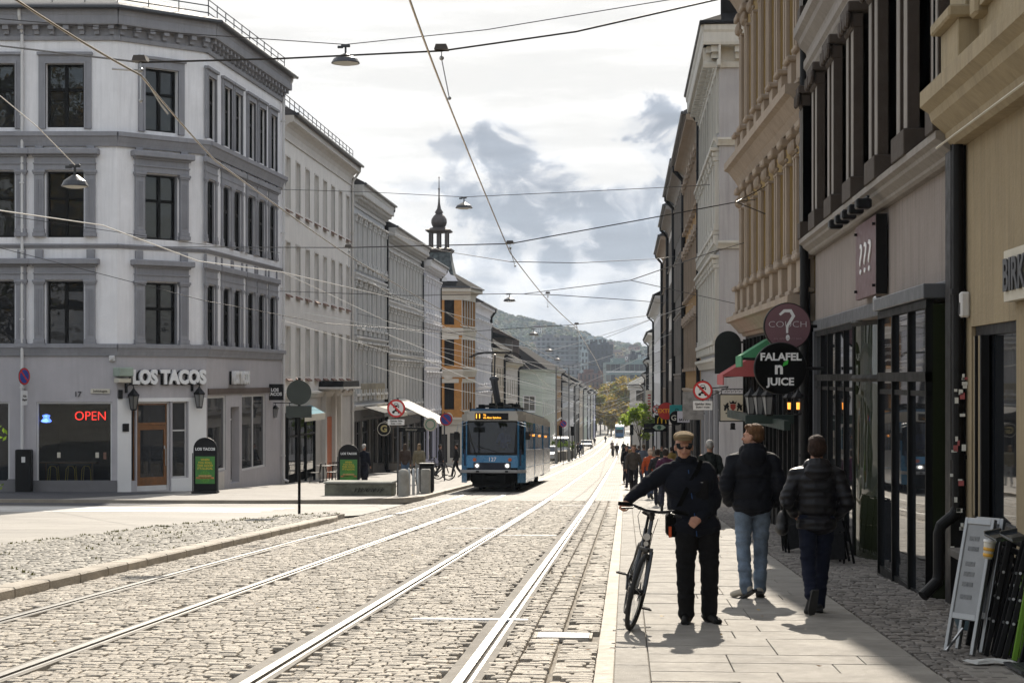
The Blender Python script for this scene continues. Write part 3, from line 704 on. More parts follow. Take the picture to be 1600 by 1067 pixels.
def roof(root, pts, z, over=.5, dep=5., rise=2.8, m='rooftile', eave=.14, gut='darkgrey', guard=False, ends=(0, 0)):
    P = [Vector((p[0], p[1], 0)) for p in pts]; n = len(P); nrm = []
    for i in range(n):
        ns = []
        for a, c in ((i-1, i), (i, i+1)):
            if a >= 0 and c < n: d = (P[c]-P[a]).normalized(); ns.append(Vector((d.y, -d.x, 0)))
        v = ns[0] if len(ns) == 1 else (ns[0]+ns[1]).normalized()/max(.4, cos(ns[0].angle(ns[1])/2))
        nrm.append(v)
    d0 = (P[1]-P[0]).normalized(); d1 = (P[-1]-P[-2]).normalized(); P = [p.copy() for p in P]; P[0] -= d0*ends[0]; P[-1] += d1*ends[1]
    b = MB().mat(M[m]); R = root.location; E = [p+v*over for p, v in zip(P, nrm)]; K = [p-v*dep for p, v in zip(P, nrm)]
    vs = []
    for e, k in zip(E, K): vs += [(e.x, e.y, z), (e.x, e.y, z+eave), (k.x, k.y, z+eave+rise), (k.x, k.y, z)]
    vs = [tuple(Vector(v)-R) for v in vs]; fs = [(0, 1, 2, 3), tuple(4*(n-1)+i for i in (3, 2, 1, 0))]
    for i in range(n-1):
        for k in range(4): fs.append((4*i+k, 4*i+4+k, 4*i+4+(k+1) % 4, 4*i+(k+1) % 4))
    b.add(vs, fs); ro = B(b, 'roof', root)
    if gut:
        g = MB().mat(M[gut]); g.tube([Vector((p.x, p.y, z+.05))+v*(over+.06)-R for p, v in zip(P, nrm)], .075, 8); B(g, 'gutter', ro)
    if guard:
        g = MB().mat(M['darkgrey'])
        for hh in (.28, .5, .02): g.tube([Vector((p.x, p.y, z+.42+hh))+v*(over-.5)-R for p, v in zip(P, nrm)], .022, 5)
        for i in range(n-1):
            L_ = (P[i+1]-P[i]).length; k = max(2, int(L_/1.1))
            for j in range(k+1):
                t = j/k; q = P[i].lerp(P[i+1], t)+nrm[i].lerp(nrm[i+1], t)*(over-.5)-R; g.tube([q+Vector((0, 0, z+.2)), q+Vector((0, 0, z+.95))], .02, 5)
        B(g, 'snow_guard', ro)
    return ro
def cornice(f, z0, z1, p, m, sp=.55, bw=.2, e0=0., e1=0., name='cornice'):
    """bracketed eaves: bed band, brackets, crown slab"""
    b = MB().mat(m); H = z1-z0; x0, x1 = -e0, f.L+e1
    b.prism([(.02, z0), (-.08, z0), (-.1, z0+H*.08), (-.1, z0+H*.14), (-.05, z0+H*.16), (-.05, z0+H*.5), (.02, z0+H*.5)][::-1], x0, x1, 'x')
    k = max(1, int(round((x1-x0)/sp)))
    for i in range(k):
        x = x0+(x1-x0)*(i+.5)/k; b.box(x-bw/2, x+bw/2, -p*.8, .0, z0+H*.34, z0+H*.5); b.box(x-bw*.42, x+bw*.42, -p*.45, .0, z0+H*.2, z0+H*.34)
    b.prism([(.02, z0+H*.5), (-p, z0+H*.5), (-p*1.04, z0+H*.56), (-p*1.04, z0+H*.8), (-p*1.12, z0+H*.86), (-p*1.16, z1), (.02, z1)][::-1], x0, x1, 'x')
    return f.add(b, name)
def cove(f, z0, z1, p, m, e0=0., e1=0.):
    b = MB().mat(m); H = z1-z0; pts = [(.02, z0), (-.07, z0), (-.07, z0+H*.1), (-.03, z0+H*.12)]+[(-.03-p*.8*(1-cos(t*pi/2)), z0+H*(.15+.55*sin(t*pi/2))) for t in (0, .25, .5, .75, 1)]+[(-p, z0+H*.72), (-p, z1), (.02, z1)]
    b.prism(pts[::-1], -e0, f.L+e1, 'x'); return f.add(b, 'cornice')
def pipe(f, x, z0, z1, m='darkgrey', r=.06, out=.12, over=.45, foot=True, name='drainpipe'):
    b = MB().mat(M[m]); pts = [(x, -over, z1+.25), (x, -over, z1+.02), (x, -out, z1-.55), (x, -out, z0+.35)]
    if foot: pts += [(x, -out-.02, z0+.2), (x, -out-.22, z0+.12)]
    b.tube(pts, r, 10)
    z = z0+1.2
    while z < z1-.8: b.box(x-r-.02, x+r+.02, -out-r-.012, 0, z, z+.05); z += 2.4
    return f.add(b, name, smooth=False)
def row_building(name, label, A, Bp, zt, rows, n, w, wall='oldwhite', trim='oldtrim', kind='plain', fm='wframe', gm='glass', gf=None, gwall=None, over=.5, cz=.8, corn='cove',
                 side='L', xs=None, pw=.18, roofm='rooftile', pipem='darkgrey', bands=(), guard=False, shops=True, rise=2.8, dep=10, group=None, rec=.2, sfm='dframe', cat='building', rows_kind=None, roofdep=5):
    mid = (Vector(A)+Vector(Bp))/2; root = thing(name, label, cat, (mid.x, mid.y, min(zg(A[1]), zg(Bp[1]))), 0, group)
    f = Face(root, A, Bp); zb = root.location.z-.3; T = M[trim]
    xs = xs or [f.L*(i+.5)/n for i in range(n)]
    for ri, (z0, z1) in enumerate(rows):
        kk = rows_kind[ri] if rows_kind else kind
        for x in xs: f.window(x, z0, w, z1-z0, kk, fm, gm, rec, pw, trim)
    gf = gf if gf is not None else rows[-1][0]-.9
    if shops:
        k = max(1, int(round(f.L/3.6))); R = random.Random(name+label)
        for i in range(k):
            a, c = f.L*(i+.1)/k, f.L*(i+.9)/k; g0 = max(f.g(a), f.g(c))
            if R.random() < .45:
                d = 1.0; f.shop(a, a+d, g0+.12, gf-.9, sfm, 1, .7, name='door', rec=.25); f.shop(a+d+.15, c, g0+.6, gf-.9, sfm, 2, .7)
            else: f.shop(a, c, g0+.55, gf-.9, sfm, R.choice((1, 2, 3)), .7 if R.random() < .6 else None)
    f.wall(zb, zt, M[wall], .34, split=gf if gwall else None, m2=M[gwall] if gwall else None)
    f.band(gf-.28, gf, .2, T, 'string_course')
    for z0, z1, p in bands: f.band(z0, z1, p, T)
    if corn == 'cove': cove(f, zt-cz, zt+.02, over, T)
    else: cornice(f, zt-cz, zt+.02, over, T)
    bk = [f.pos(0, dep, 0), f.pos(f.L, dep, 0)]; massing(root, [A, Bp], bk, zb, zt, M[wall])
    roof(root, [A, Bp], zt+.02, over+.1, roofdep, rise, roofm, guard=guard)
    if pipem: pipe(f, f.L-.12 if side == 'L' else .12, f.g(f.L if side == 'L' else 0), zt-.2, pipem, over=over, r=.12 if pipem == 'black' else .07)
    return root, f

# ================= corner building with the taco restaurant =================
def LTZ(py): return EYE+(HY-py)*61/F
PA0 = XY(-70, 61); PA1 = XY(183, 61); PA2 = XY(322, 63.3); PA3 = XY(441, 74.7)
rt = thing('corner_building', 'white and slate grey corner building with a chamfered taco restaurant entrance', 'building', (PA2[0], PA2[1], zg(PA2[1])))
f0, f1, f2 = Face(rt, PA0, PA1), Face(rt, PA1, PA2), Face(rt, PA2, PA3)
def sx_(f, px):    # distance along a face at which a column of the photo meets it
    d = Vector(((px-800)/F, 1)); d = Vector((d.x*CT-d.y*ST, d.x*ST+d.y*CT)); A, D = f.A.xy, f.d.xy
    return (A.x*d.y-A.y*d.x)/-(D.x*d.y-D.y*d.x)
rows = [(LTZ(543), LTZ(439), 'hood'), (LTZ(371), LTZ(268), 'hood'), (LTZ(199.5), LTZ(100), 'arch')]
for z0, z1, k in rows:
    for px in (-6, 102): f0.window(sx_(f0, px), z0, 1.32, z1-z0, k, 'dframe', 'glassold', .16, .34 if k == 'hood' else .27)
    f1.window(f1.L*.485, z0, 1.3, z1-z0, k, 'dframe', 'glassold', .16, .34 if k == 'hood' else .27)
    for px in (329, 353.5, 370.5, 391.5, 408, 425.5): f2.window(sx_(f2, px), z0, .98, z1-z0, 'hoodf' if k == 'hood' else 'arch', 'dframe', 'glassdark', .07, .2)
gl = zg(61)+.115; zb = gl-1.2
f0.shop(sx_(f0, 57), sx_(f0, 175), LTZ(759), LTZ(628), 'wframe', 1, gm='clear', room=True, fw=.06, rec=.05)
f0.shop(sx_(f0, -60), sx_(f0, 15), LTZ(759), LTZ(628), 'wframe', 1, fw=.06, rec=.05)
# entrance on the chamfer
a, c = sx_(f1, 214), sx_(f1, 266.5); dz0, dz1 = zg(62)+.16, LTZ(628)
f1.shop(sx_(f1, 269.5), sx_(f1, 293), LTZ(750), dz1, 'wframe', 1, 1.05, rec=.1, fw=.05); f1.shop(sx_(f1, 205.5), sx_(f1, 212), LTZ(752), dz1, 'oak', 1, rec=.1, fw=.04)
f1.holes.append((a, c, dz0, dz1)); w = c-a; dr = MB().mat(M['wframe']); H = dz1-dz0
dr.box(0, .07, -.02, .1, 0, H).box(w-.07, w, -.02, .1, 0, H).box(.07, w-.07, -.02, .1, H-.07, H); dob = f1.put(dr.mesh('door'), 'door', a, .14, dz0)
d = MB().mat(M['oak']); hd = H*.735; d.box(.08, .2, 0, .06, .2, hd).box(w-.2, w-.08, 0, .06, .2, hd).box(.2, w-.2, 0, .06, .2, .5).box(.2, w-.2, 0, .06, hd-.16, hd).box(.28, w-.28, -.012, .01, .26, .44); d.box(.08, w-.08, -.01, .08, hd+.01, hd+.1); d.box(.08, .12, 0, .06, hd+.1, H-.07).box(w-.12, w-.08, 0, .06, hd+.1, H-.07).box(.12, w-.12, 0, .06, H-.12, H-.07); B(d, 'door_leaf', dob)
d = MB().mat(M['wframe']); d.box(.08, w-.08, -.004, .06, .01, .2); B(d, 'kick_plate', dob)
d = MB().mat(M['shopglass']); d.box(.15, w-.15, .03, .04, .45, hd-.1).box(.1, w-.1, .03, .04, hd+.06, H-.1); B(d, 'pane', dob)
d = MB().mat(M['steel']); d.tube([(w-.15, -.06, .9), (w-.15, -.06, 1.5)], .014, 6).box(w-.2, w-.15, -.02, 0, 1.5, 1.62); B(d, 'handle', dob)
# street front shop windows
for p0, p1, n in ((324, 353, 1), (378, 415, 2)):
    q0, q1 = sx_(f2, p0), sx_(f2, p1); f2.shop(q0, q1, max(f2.g(q0), f2.g(q1))+.75, LTZ(620), 'wframe', n, gm='shopglass', fw=.08, rec=.05)
q0, q1 = sx_(f2, 360.5), sx_(f2, 374); f2.shop(q0, q1, f2.g(q0)+.3, LTZ(640), 'wframe', 2, .5, rec=.3, name='door')
for f in (f0, f1, f2): f.wall(zb, LTZ(45), M['whitewall'], .3, split=LTZ(553), m2=M['lavwall'])
# white painted lower chamfer
b = MB().mat(M['white']); zt_ = LTZ(622)
for p0, p1 in ((183.3, 204.5), (294.5, 321.7)): b.box(sx_(f1, p0), sx_(f1, p1), -.025, .0, zb, zt_)
b.box(sx_(f1, 204.5), sx_(f1, 294.5), -.03, .02, dz1+.005, zt_); b.box(sx_(f1, 267.5), sx_(f1, 294.5), -.02, .05, zb, LTZ(750)-.01); f1.add(b, 'painted_surround')
b = MB().mat(mat('dark grey plinth', (.16, .155, .16), .85, var=.1)); b.box(0, f0.L-.0, -.05, 0, zb, gl+.45).box(sx_(f0, 12), sx_(f0, 50), -.07, -.05, zb, gl+.5); f0.add(b, 'plinth')
b = MB().mat(M['beigegrey']); b.box(0, f2.L*.2, -.04, 0, zb, f2.g(0)+.7); f2.add(b, 'plinth')
for f, e0, e1 in ((f0, 0, .03), (f1, .04, .04), (f2, .03, 0)):
    G_ = M['greytrim']; f.band(LTZ(556), LTZ(538), .18, G_, e0=e0, e1=e1)
    f.band(LTZ(388), LTZ(382), .12, G_, e0=e0, e1=e1); f.band(LTZ(229), LTZ(207), .26, G_, e0=e0*1.5, e1=e1*1.5)
    cornice(f, LTZ(64), LTZ(19), .42, G_, .52, .2, e0=e0*4+.0, e1=e1*4)
b = MB().mat(mat('brown shop lintel', (.1, .07, .055), .7)); b.box(.2, f2.L*.9, -.05, 0, LTZ(613)-.1, LTZ(610)+.05); f2.add(b, 'lintel')
kb = [(PA3[0]-22, PA3[1]+2), (PA0[0], PA0[1]+14)]
massing(rt, [PA0, PA1, PA2, PA3], kb[::-1], zb, LTZ(40), M['whitewall'])
roof(rt, [PA0, PA1, PA2, PA3], LTZ(19), .6, 5, 2.1, 'rooftile', guard=True)
pipe(f0, sx_(f0, 36), gl+.1, LTZ(30), 'wframe', over=.5, r=.055); pipe(f2, f2.L-.25, f2.g(f2.L)+.1, LTZ(25), 'wframe', over=.5, r=.06)
# small restaurant room behind the big window
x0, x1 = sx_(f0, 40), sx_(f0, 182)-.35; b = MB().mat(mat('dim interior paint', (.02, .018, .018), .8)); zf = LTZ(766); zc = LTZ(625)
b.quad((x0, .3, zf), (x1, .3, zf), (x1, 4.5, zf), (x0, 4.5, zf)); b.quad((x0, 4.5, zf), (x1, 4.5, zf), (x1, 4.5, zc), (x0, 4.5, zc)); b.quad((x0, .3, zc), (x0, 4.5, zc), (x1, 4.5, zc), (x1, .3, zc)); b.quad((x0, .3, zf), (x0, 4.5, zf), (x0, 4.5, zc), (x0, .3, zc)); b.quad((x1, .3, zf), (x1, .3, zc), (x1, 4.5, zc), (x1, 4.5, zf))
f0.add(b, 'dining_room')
b = MB().mat(M['oak']); b.box(x0+.3, x1-.5, .55, .95, gl+1.02, gl+1.07); 
for x in (x0+.5, x1-.7): b.box(x, x+.05, .7, .75, zf, gl+1.02)
o = B(b, 'bar_counter', None, f0.A, (0, 0, f0.ang)); tag(o, 'long dark bar counter inside the restaurant window', 'counter')
yl = mat('yellow lacquered tube', (.6, .4, .03), .4, var=0)
for i, px in enumerate((76, 104, 129)):
    b = MB().mat(yl); p = f0.pos(sx_(f0, px), .65, zf+.02)
    for sx in (-1, 1):
        b.tube([(sx*.19, -.14, 0), (sx*.15, -.13, .7), (sx*.09, -.12, .8), (0, -.12, .82)], .016, 5); b.tube([(sx*.19, .14, 0), (sx*.13, .12, .8)], .014, 5)
    b.tube([(-.18, -.14, .25), (.18, -.14, .25)], .01, 5); st = B(b, 'bar_stool', None, p, (0, 0, f0.ang)); tag(st, 'yellow tube bar stool '+('under the left end of the restaurant counter', 'in the middle behind the restaurant window', 'nearest the entrance behind the restaurant window')[i], 'stool', 'yellow bar stools')
    b = MB().mat(M['black']); b.lathe([(.16, .82), (.17, .84), (.16, .86)], 14); B(b, 'seat', st)
def neon(txt, f, px0, px1, py0, py1, col, name, label):
    h = LTZ(py0)-LTZ(py1); m = mat(name+' tube', col, .5, var=0, emit=col, es=1.1); me = text_mesh(txt, h*1.35, .01, -.006, m)
    w0 = max(v.co.x for v in me.vertices)-min(v.co.x for v in me.vertices); s = (sx_(f, px1)-sx_(f, px0))/w0
    for v in me.vertices: v.co.x *= s
    o = link(name, me, None, f.pos((sx_(f, px0)+sx_(f, px1))/2, .22, (LTZ(py0)+LTZ(py1))/2), (0, 0, f.ang)); return tag(o, label, 'neon sign')
for px, py, w_, h_ in ((91, 711, .12, .19), (151, 711, .12, .19), (163, 712, .1, .24)):
    b = MB().mat(M['cream'] if px != 163 else M['redtile']); b.box(-w_/2, w_/2, -.004, 0, -h_/2, h_/2); tag(B(b, 'window_sticker', None, f0.pos(sx_(f0, px), .082, LTZ(py)), (0, 0, f0.ang)), {91: 'small pale paper stuck in the left half of the restaurant window', 151: 'small pale paper stuck in the right half of the restaurant window', 163: 'small red notice in the restaurant window'}[px], 'notice')
neon('OPEN', f0, 115, 163, 643, 658, (1, .03, .02), 'neon_sign', 'red neon OPEN sign hanging in the restaurant window')
b = MB().mat(mat('blue neon', (.08, .15, 1), .5, var=0, emit=(.1, .2, 1), es=1.5)); b.lathe([(.12, -.05), (.2, 0), (.1, .12), (.15, .2), (.03, .24)], 5, axis='z')
tag(B(b, 'neon_sign', None, f0.pos(sx_(f0, 70), .2, LTZ(658))), 'small blue neon shape at the left of the restaurant window', 'neon sign')
# chunky letters
def big_sign(txt, f, xc, z, size, width, out, name, label, m='white', back='black'):
    me = text_mesh(txt, size, .05, .055*size*min(1, width/3), M[m]); ws = [v.co.x for v in me.vertices]; s = width/(max(ws)-min(ws))
    for v in me.vertices: v.co.x *= s; v.co.y -= .05
    me2 = text_mesh(txt, size, .03, .07*size*min(1, width/3), M[back])
    for v in me2.vertices: v.co.x *= s; v.co.x -= .05; v.co.z -= .02; v.co.y += .04
    o = link(name, me, None, f.pos(xc, -out, z), (0, 0, f.ang)); link('letter_shadow_box', me2, o); return tag(o, label, 'sign')
big_sign('LOS TACOS', f1, (sx_(f1, 203)+sx_(f1, 318))/2, LTZ(590), .66, sx_(f1, 318)-sx_(f1, 203), .1, 'shop_sign', 'large white LOS TACOS letters over the corner entrance')
big_sign('LOS TACOS', f2, (sx_(f2, 358)+sx_(f2, 383))/2, EYE+(HY-591)/F*67, .66, sx_(f2, 383)-sx_(f2, 358), .1, 'shop_sign', 'white LOS TACOS letters on the street front above the shop windows')
def wall_lantern(f, px, py, s=1., label=''):
    x = sx_(f, px); z = LTZ(py); o = thing('wall_lantern', label, 'lantern', f.pos(x, 0, z), f.ang, 'lanterns beside the corner entrance')
    b = MB().mat(M['black']); b.box(-.22, -.14, -.08, 0, .28, .62, .01).tube([(-.18, -.06, .5), (-.1, -.2, .6), (0, -.25, .52), (0, -.25, .42)], .018, 6)
    b.lathe([(.02, .47), (.05, .4), (.24, .2), (.23, .17), (.2, .16)], 6, (0, -.25, 0)); b.lathe([(.11, -.34), (.13, -.31), (.12, -.29)], 6, (0, -.25, 0))
    for k in range(6): t = pi/3*k; b.tube([(.2*cos(t), -.25+.2*sin(t), .17), (.12*cos(t), -.25+.12*sin(t), -.3)], .011, 4)
    B(b, 'lantern_frame', o); b = MB().mat(M['glasspale']); b.lathe([(.11, -.29), (.185, .155)], 6, (0, -.25, 0)); B(b, 'lantern_glass', o)
wall_lantern(f1, 203.5, 626, label='black wall lantern left of the corner restaurant door'); wall_lantern(f1, 306, 624, label='black wall lantern right of the corner restaurant door')
# small fittings on the corner building
def plate(f, px, py, w, h, txt, label, cat, m='wframe', tm='black', out=.03, size=None, group=None, zfun=LTZ):
    o = MB().mat(M[m]); o.box(-w/2, w/2, -.02, 0, -h/2, h/2, .004); ob = B(o, 'plate' if cat != 'street sign' else 'street_sign', None, f.pos(sx_(f, px), -out, zfun(py)), (0, 0, f.ang)); tag(ob, label, cat, group)
    if txt: me = text_mesh(txt, size or h*.6, .003, .001, M[tm]); link('lettering', me, ob, (0, -.024, 0))
    return ob
plate(f0, 157, 611, .68, .16, 'Seilduksgata', 'cream street name sign reading Seilduksgata on the lavender wall', 'street sign', 'cream', size=.105)
o = link('house_number', text_mesh('17', .26, .012, .004, M['darkgrey']), None, f0.pos(sx_(f0, 121.5), -.02, LTZ(616)), (0, 0, f0.ang)); tag(o, 'dark house number 17 on the lavender wall', 'house number')
b = MB().mat(mat('pale green box', (.3, .36, .3), .6)); b.box(-.28, .28, -.5, 0, -.14, .18, .03).mat(M['cream']).box(-.24, .24, -.4, 0, -.36, -.2, .02); tag(B(b, 'floodlight', None, f1.pos(.1, -.02, LTZ(582)), (0, 0, f1.ang)), 'pale green floodlight box above the left end of the LOS TACOS letters', 'light')
b = MB().mat(M['black']); b.box(-.12, .12, -.05, 0, -.14, .14, .01); tag(B(b, 'menu_box', None, f1.pos(sx_(f1, 195.5), -.03, LTZ(668)), (0, 0, f1.ang)), 'small black menu plate on the white wall left of the door', 'plate')
b = MB().mat(M['black']); b.box(-.08, .08, -.06, 0, -.16, .16, .01); tag(B(b, 'intercom', None, f1.pos(sx_(f1, 187), -.03, LTZ(616)), (0, 0, f1.ang)), 'small black speaker box beside the left lantern', 'speaker')
b = MB().mat(M['wframe']); b.box(-.1, .1, -.14, 0, -.1, .1, .02).lathe([(.05, 0), (.05, .2)], 8, (0, -.14, 0), 'y'); tag(B(b, 'security_camera', None, f0.pos(sx_(f0, 176), 0, LTZ(560)), (0, 0, f0.ang)), 'white security camera under the grey string course', 'camera')
b = MB().mat(M['black']); b.box(-.28, .28, -.32, 0, -.02, 1.55, .03).mat(M['wframe']).box(-.05, .08, -.325, -.32, 1.1, 1.3); tag(B(b, 'utility_cabinet', None, f0.pos(sx_(f0, 41), -.1, gl), (0, 0, f0.ang)), 'narrow black utility cabinet at the foot of the white drainpipe', 'cabinet')
# projecting LOS TACOS box and blue round sign on the pipe
p = W(430, 612.5, 72.5); b = MB().mat(M['black']); b.box(-.35, .35, -.09, .09, -.34, .34, .01); b.tube([(-.35, 0, .2), (-.75, 0, .2)], .02, 6)
s = tag(B(b, 'projecting_sign', None, p), 'black square LOS TACOS box sign projecting over the pavement', 'sign'); link('lettering', text_mesh('LOS\nTACOS', .185, .004, .008, M['white']), s, (0, -.096, 0)); 
b = MB().mat(M['black']); p = W(425, 636, 73.2); b.tube([(-.75, 0, .18), (.9, 0, .18)], .02, 6); lr = thing('lantern_rail', 'black rail with three glass lanterns sticking out of the corner building', 'lantern rail', p); B(b, 'arm', lr)
for x in (-.55, .15, .75):
    b = MB().mat(M['black']); b.tube([(x, 0, .18), (x, 0, .05)], .014, 6).lathe([(.03, .08), (.16, -.04), (.15, -.07)], 6, (x, 0, 0)); l = B(b, 'lamp_hood', lr); b = MB().mat(M['glasspale']); b.lathe([(.13, -.07), (.07, -.42), (.09, -.45)], 6, (x, 0, 0)); B(b, 'lamp_glass', l)
def disc_sign(p, r, kind, name, label, post=None, plate_=None, ang=0., cat='road sign', face=1, extra=None, post_x=0., m_post='darkgrey'):
    """round traffic sign facing the viewer (or showing its back) on a post"""
    o = thing(name, label, cat, p, ang)
    if post: b = MB().mat(M[m_post]); b.tube([(post_x, .05, post), (post_x, .05, r+.05)], .034, 8); B(b, 'post', o)
    red = mat('sign red', (.5, .02, .02), .5, var=.03); wh = mat('sign white', (.68, .67, .66), .5, var=.03); bl = mat('sign blue', (.015, .05, .28), .5, var=.05)
    b = MB()
    if kind == 'back': b.mat(mat('sign back grey green', (.03, .04, .036), .6)); b.lathe([(r, -.012), (r, .012)], 32, axis='y'); B(b, 'disc', o)
    else:
        b.mat(mat('sign back grey green', (.03, .04, .036), .6)); b.lathe([(r, -.012), (r, .0)], 32, axis='y'); d = B(b, 'disc', o)
        b = MB().mat(red); b.lathe([(r*.97, .001), (r*.97, .004)], 32, axis='y'); b.mat(bl if kind == 'nopark' else wh); b.lathe([(r*.78, .0041), (r*.78, .006)], 32, axis='y')
        if kind == 'nocar':
            b.mat(M['black'])  # car from the front over a motorcycle rider
            b.box(-r*.33, r*.33, -.009, -.0065, r*.16, r*.34).prism([(-r*.27, r*.34), (r*.27, r*.34), (r*.18, r*.56), (-r*.18, r*.56)], -.009, -.0065, 'y').box(-r*.33, -r*.22, -.009, -.0065, r*.06, r*.16).box(r*.22, r*.33, -.009, -.0065, r*.06, r*.16)
            b.mat(wh); b.prism([(-r*.2, r*.36), (r*.2, r*.36), (r*.14, r*.5), (-r*.14, r*.5)], -.0105, -.0091, 'y').box(-r*.28, -r*.16, -.0105, -.0091, r*.2, r*.28).box(r*.16, r*.28, -.0105, -.0091, r*.2, r*.28)
            b.mat(M['black']); 
            for sx in (-1, 1): b.lathe([(r*.15, .0065), (r*.15, .009)], 14, (sx*r*.3, 0, -r*.4), 'y')
            b.prism([(-r*.34, -r*.3), (r*.3, -r*.36), (r*.2, -r*.16), (0, -r*.12), (r*.06, r*.04), (-r*.1, r*.02), (-r*.16, -r*.16)], -.0095, -.0065, 'y').lathe([(r*.08, .0065), (r*.08, .0095)], 10, (-r*.02, 0, 0), 'y')
        b.mat(red); t = r*.8; q = r*.075; b.prism([(-t*.72-q, t*.72-q), (-t*.72+q, t*.72+q), (t*.72+q, -t*.72+q), (t*.72-q, -t*.72-q)], -.0125, -.0106, 'y')
        B(b, 'sign_face', d)
    if plate_:
        w_, h_, z_, txt, ts = plate_; b = MB().mat(mat('sign back grey green', (.03, .04, .036), .6) if kind == 'back' else wh); b.box(-w_/2, w_/2, -.015, .0, z_-h_/2, z_+h_/2, .003); pl = B(b, 'plate', o)
        if txt: link('lettering', text_mesh(txt, ts, .002, .002, M['black']), pl, (0, -.018, z_))
    if extra: extra(o)
    return o
p = W(38, 588, 60.3); disc_sign((p.x, p.y, p.z), .3, 'nopark', 'road_sign', 'blue no parking disc seen edge on beside the white drainpipe', ang=radians(70), plate_=(.3, .5, -.75, 'Alle\ndager', .12))

# ================= rest of the left side =================
UL = -14.86
yB2, yB3, yB4, yB5 = PA3[1]+.25, YU(549, UL), YU(602, -14.8), YU(658, -14.8); yend = YU(686, -14.7)
def zrow(py, Z): return EYE+(HY-py)/F*Z
def left_building(label, A, Bp, **k): return row_building('apartment_building', label, A, Bp, **k)
rb2, fb2 = left_building('plain white plastered building with narrow windows and clay sills next to the corner building', (UL, yB2), (UL, yB3-.1), zt=13.0,
    rows=[(9.12, 11.35), (5.4, 7.6), (1.7, 3.9)], n=8, w=.95, gf=1.0, gwall='beigegrey', cz=.95, guard=True, pipem='oldtrim', shops=False, gm='glasspale')
# cafe front of the plain white building
f = fb2; b = MB()
g = f.g(2)
b.mat(M['blackmatt']).box(.6, 7.2, -.03, .02, g+.1, .1); f.add(b, 'shopfront_recess')
b = MB().mat(M['dframe'])
for x in (.6, 2.7, 4.9, 7.15): b.box(x, x+.1, -.14, -.03, g-.2, .12)
b.box(.6, 7.25, -.14, -.03, .0, .14).box(.6, 7.25, -.14, -.03, -1.0, -.92); f.add(b, 'shopfront')
b = MB().mat(M['shopglass']); b.box(.7, 7.15, -.08, -.06, g+.5, .0); f.add(b, 'pane')
aw = thing('awning', 'teal and cream striped awning over the cafe front beside the corner building', 'awning', f.pos(4, 0, .1), f.ang)
b = MB().mat(mat('teal awning cloth', (.05, .2, .26), .9, var=.05)); b.add([(-2.6, -.05, .25), (2.6, -.05, .25), (2.6, -.7, -.1), (-2.6, -.7, -.1), (-2.6, -.05, .2), (2.6, -.05, .2), (2.6, -.7, -.15), (-2.6, -.7, -.15)], [(3, 2, 1, 0), (4, 5, 6, 7), (0, 1, 5, 4), (2, 3, 7, 6), (1, 2, 6, 5), (3, 0, 4, 7)]); B(b, 'awning_cloth', aw)
b = MB().mat(M['cream']); b.box(-2.6, 2.6, -.72, -.7, -.4, -.1); B(b, 'valance', aw)
b = MB().mat(M['oldtrim'])
x = sx_(f, 508); x2 = sx_(f, 516)
b.box(x-1.1, x-.7, -.22, 0, g-.6, 1.0).box(x2+.3, x2+.7, -.22, 0, g-1, 1.0).box(x-1.6, x2+1.2, -.5, 0, 1.02, 1.2).box(x2+2.2, x2+2.6, -.18, 0, g-1, .8); f.add(b, 'portal')
b = MB().mat(mat('orange painted door', (.5, .11, .02), .5)); b.box(x-.5, x2+.1, -.06, -.01, g-.5, -.3); f.add(b, 'door')
cn = thing('canopy', 'scrolled black and cream canopy over the doorway of the plain white building', 'canopy', f.pos((x+x2)/2, 0, 1.05), f.ang); b = MB().mat(M['dframe']); b.prism([(-2.6, .15), (2.6, .15), (2.4, .45), (-2.4, .45)], -1.2, 0, 'y'); B(b, 'canopy_roof', cn)
b = MB().mat(M['oldtrim']); b.box(-2.7, 2.7, -1.25, 0, .05, .15).tube([(-2.2, -.9, .05), (-1.6, -.95, -.15), (-.8, -1, .02), (0, -1, -.15), (.8, -1, .02), (1.6, -.95, -.15), (2.2, -.9, .05)], .06, 6); B(b, 'canopy_trim', cn)
left_building('ornate grey building with white pilasters, second from the corner building', (-14.8, yB3), (-14.8, yB4-.12), zt=12.1, rows=[(8.0, 10.15), (4.45, 6.65), (.8, 3.2)], n=7, w=.85, wall='bluegrey', trim='palestone', kind='ped', gf=.15, cz=1.1, corn='dentil', pw=.22, pipem='black', over=.55, bands=((7.0, 7.4, .22), (3.6, 3.95, .25)), gwall='darkstone', gm='glasspale')
left_building('long ornate warm grey building with eleven window bays, third from the corner building', (-14.8, yB4), (-14.8, yB5-.12), zt=10.9, rows=[(7.0, 9.1), (3.6, 5.7), (0, 2.4)], n=11, w=.78, wall='beigegrey', trim='palestone', kind='ped', gf=-.6, cz=1.0, corn='dentil', pw=.2, pipem='black', over=.6, bands=((6.1, 6.5, .22), (2.9, 3.2, .25)), gwall='darkstone', gm='glasspale')
left_building('narrow lilac ornate building just before the brick building with a turret', (-14.7, yB5), (-14.7, yend), zt=10.2, rows=[(6.5, 8.7), (3.0, 5.3), (-.7, 1.7)], n=6, w=.85, wall='lilac', trim='whitewall', kind='ped', gf=-1.3, cz=.9, corn='dentil', pw=.22, pipem='black', over=.6, bands=((5.7, 6.0, .22), (2.2, 2.5, .22)), gm='glasspale')
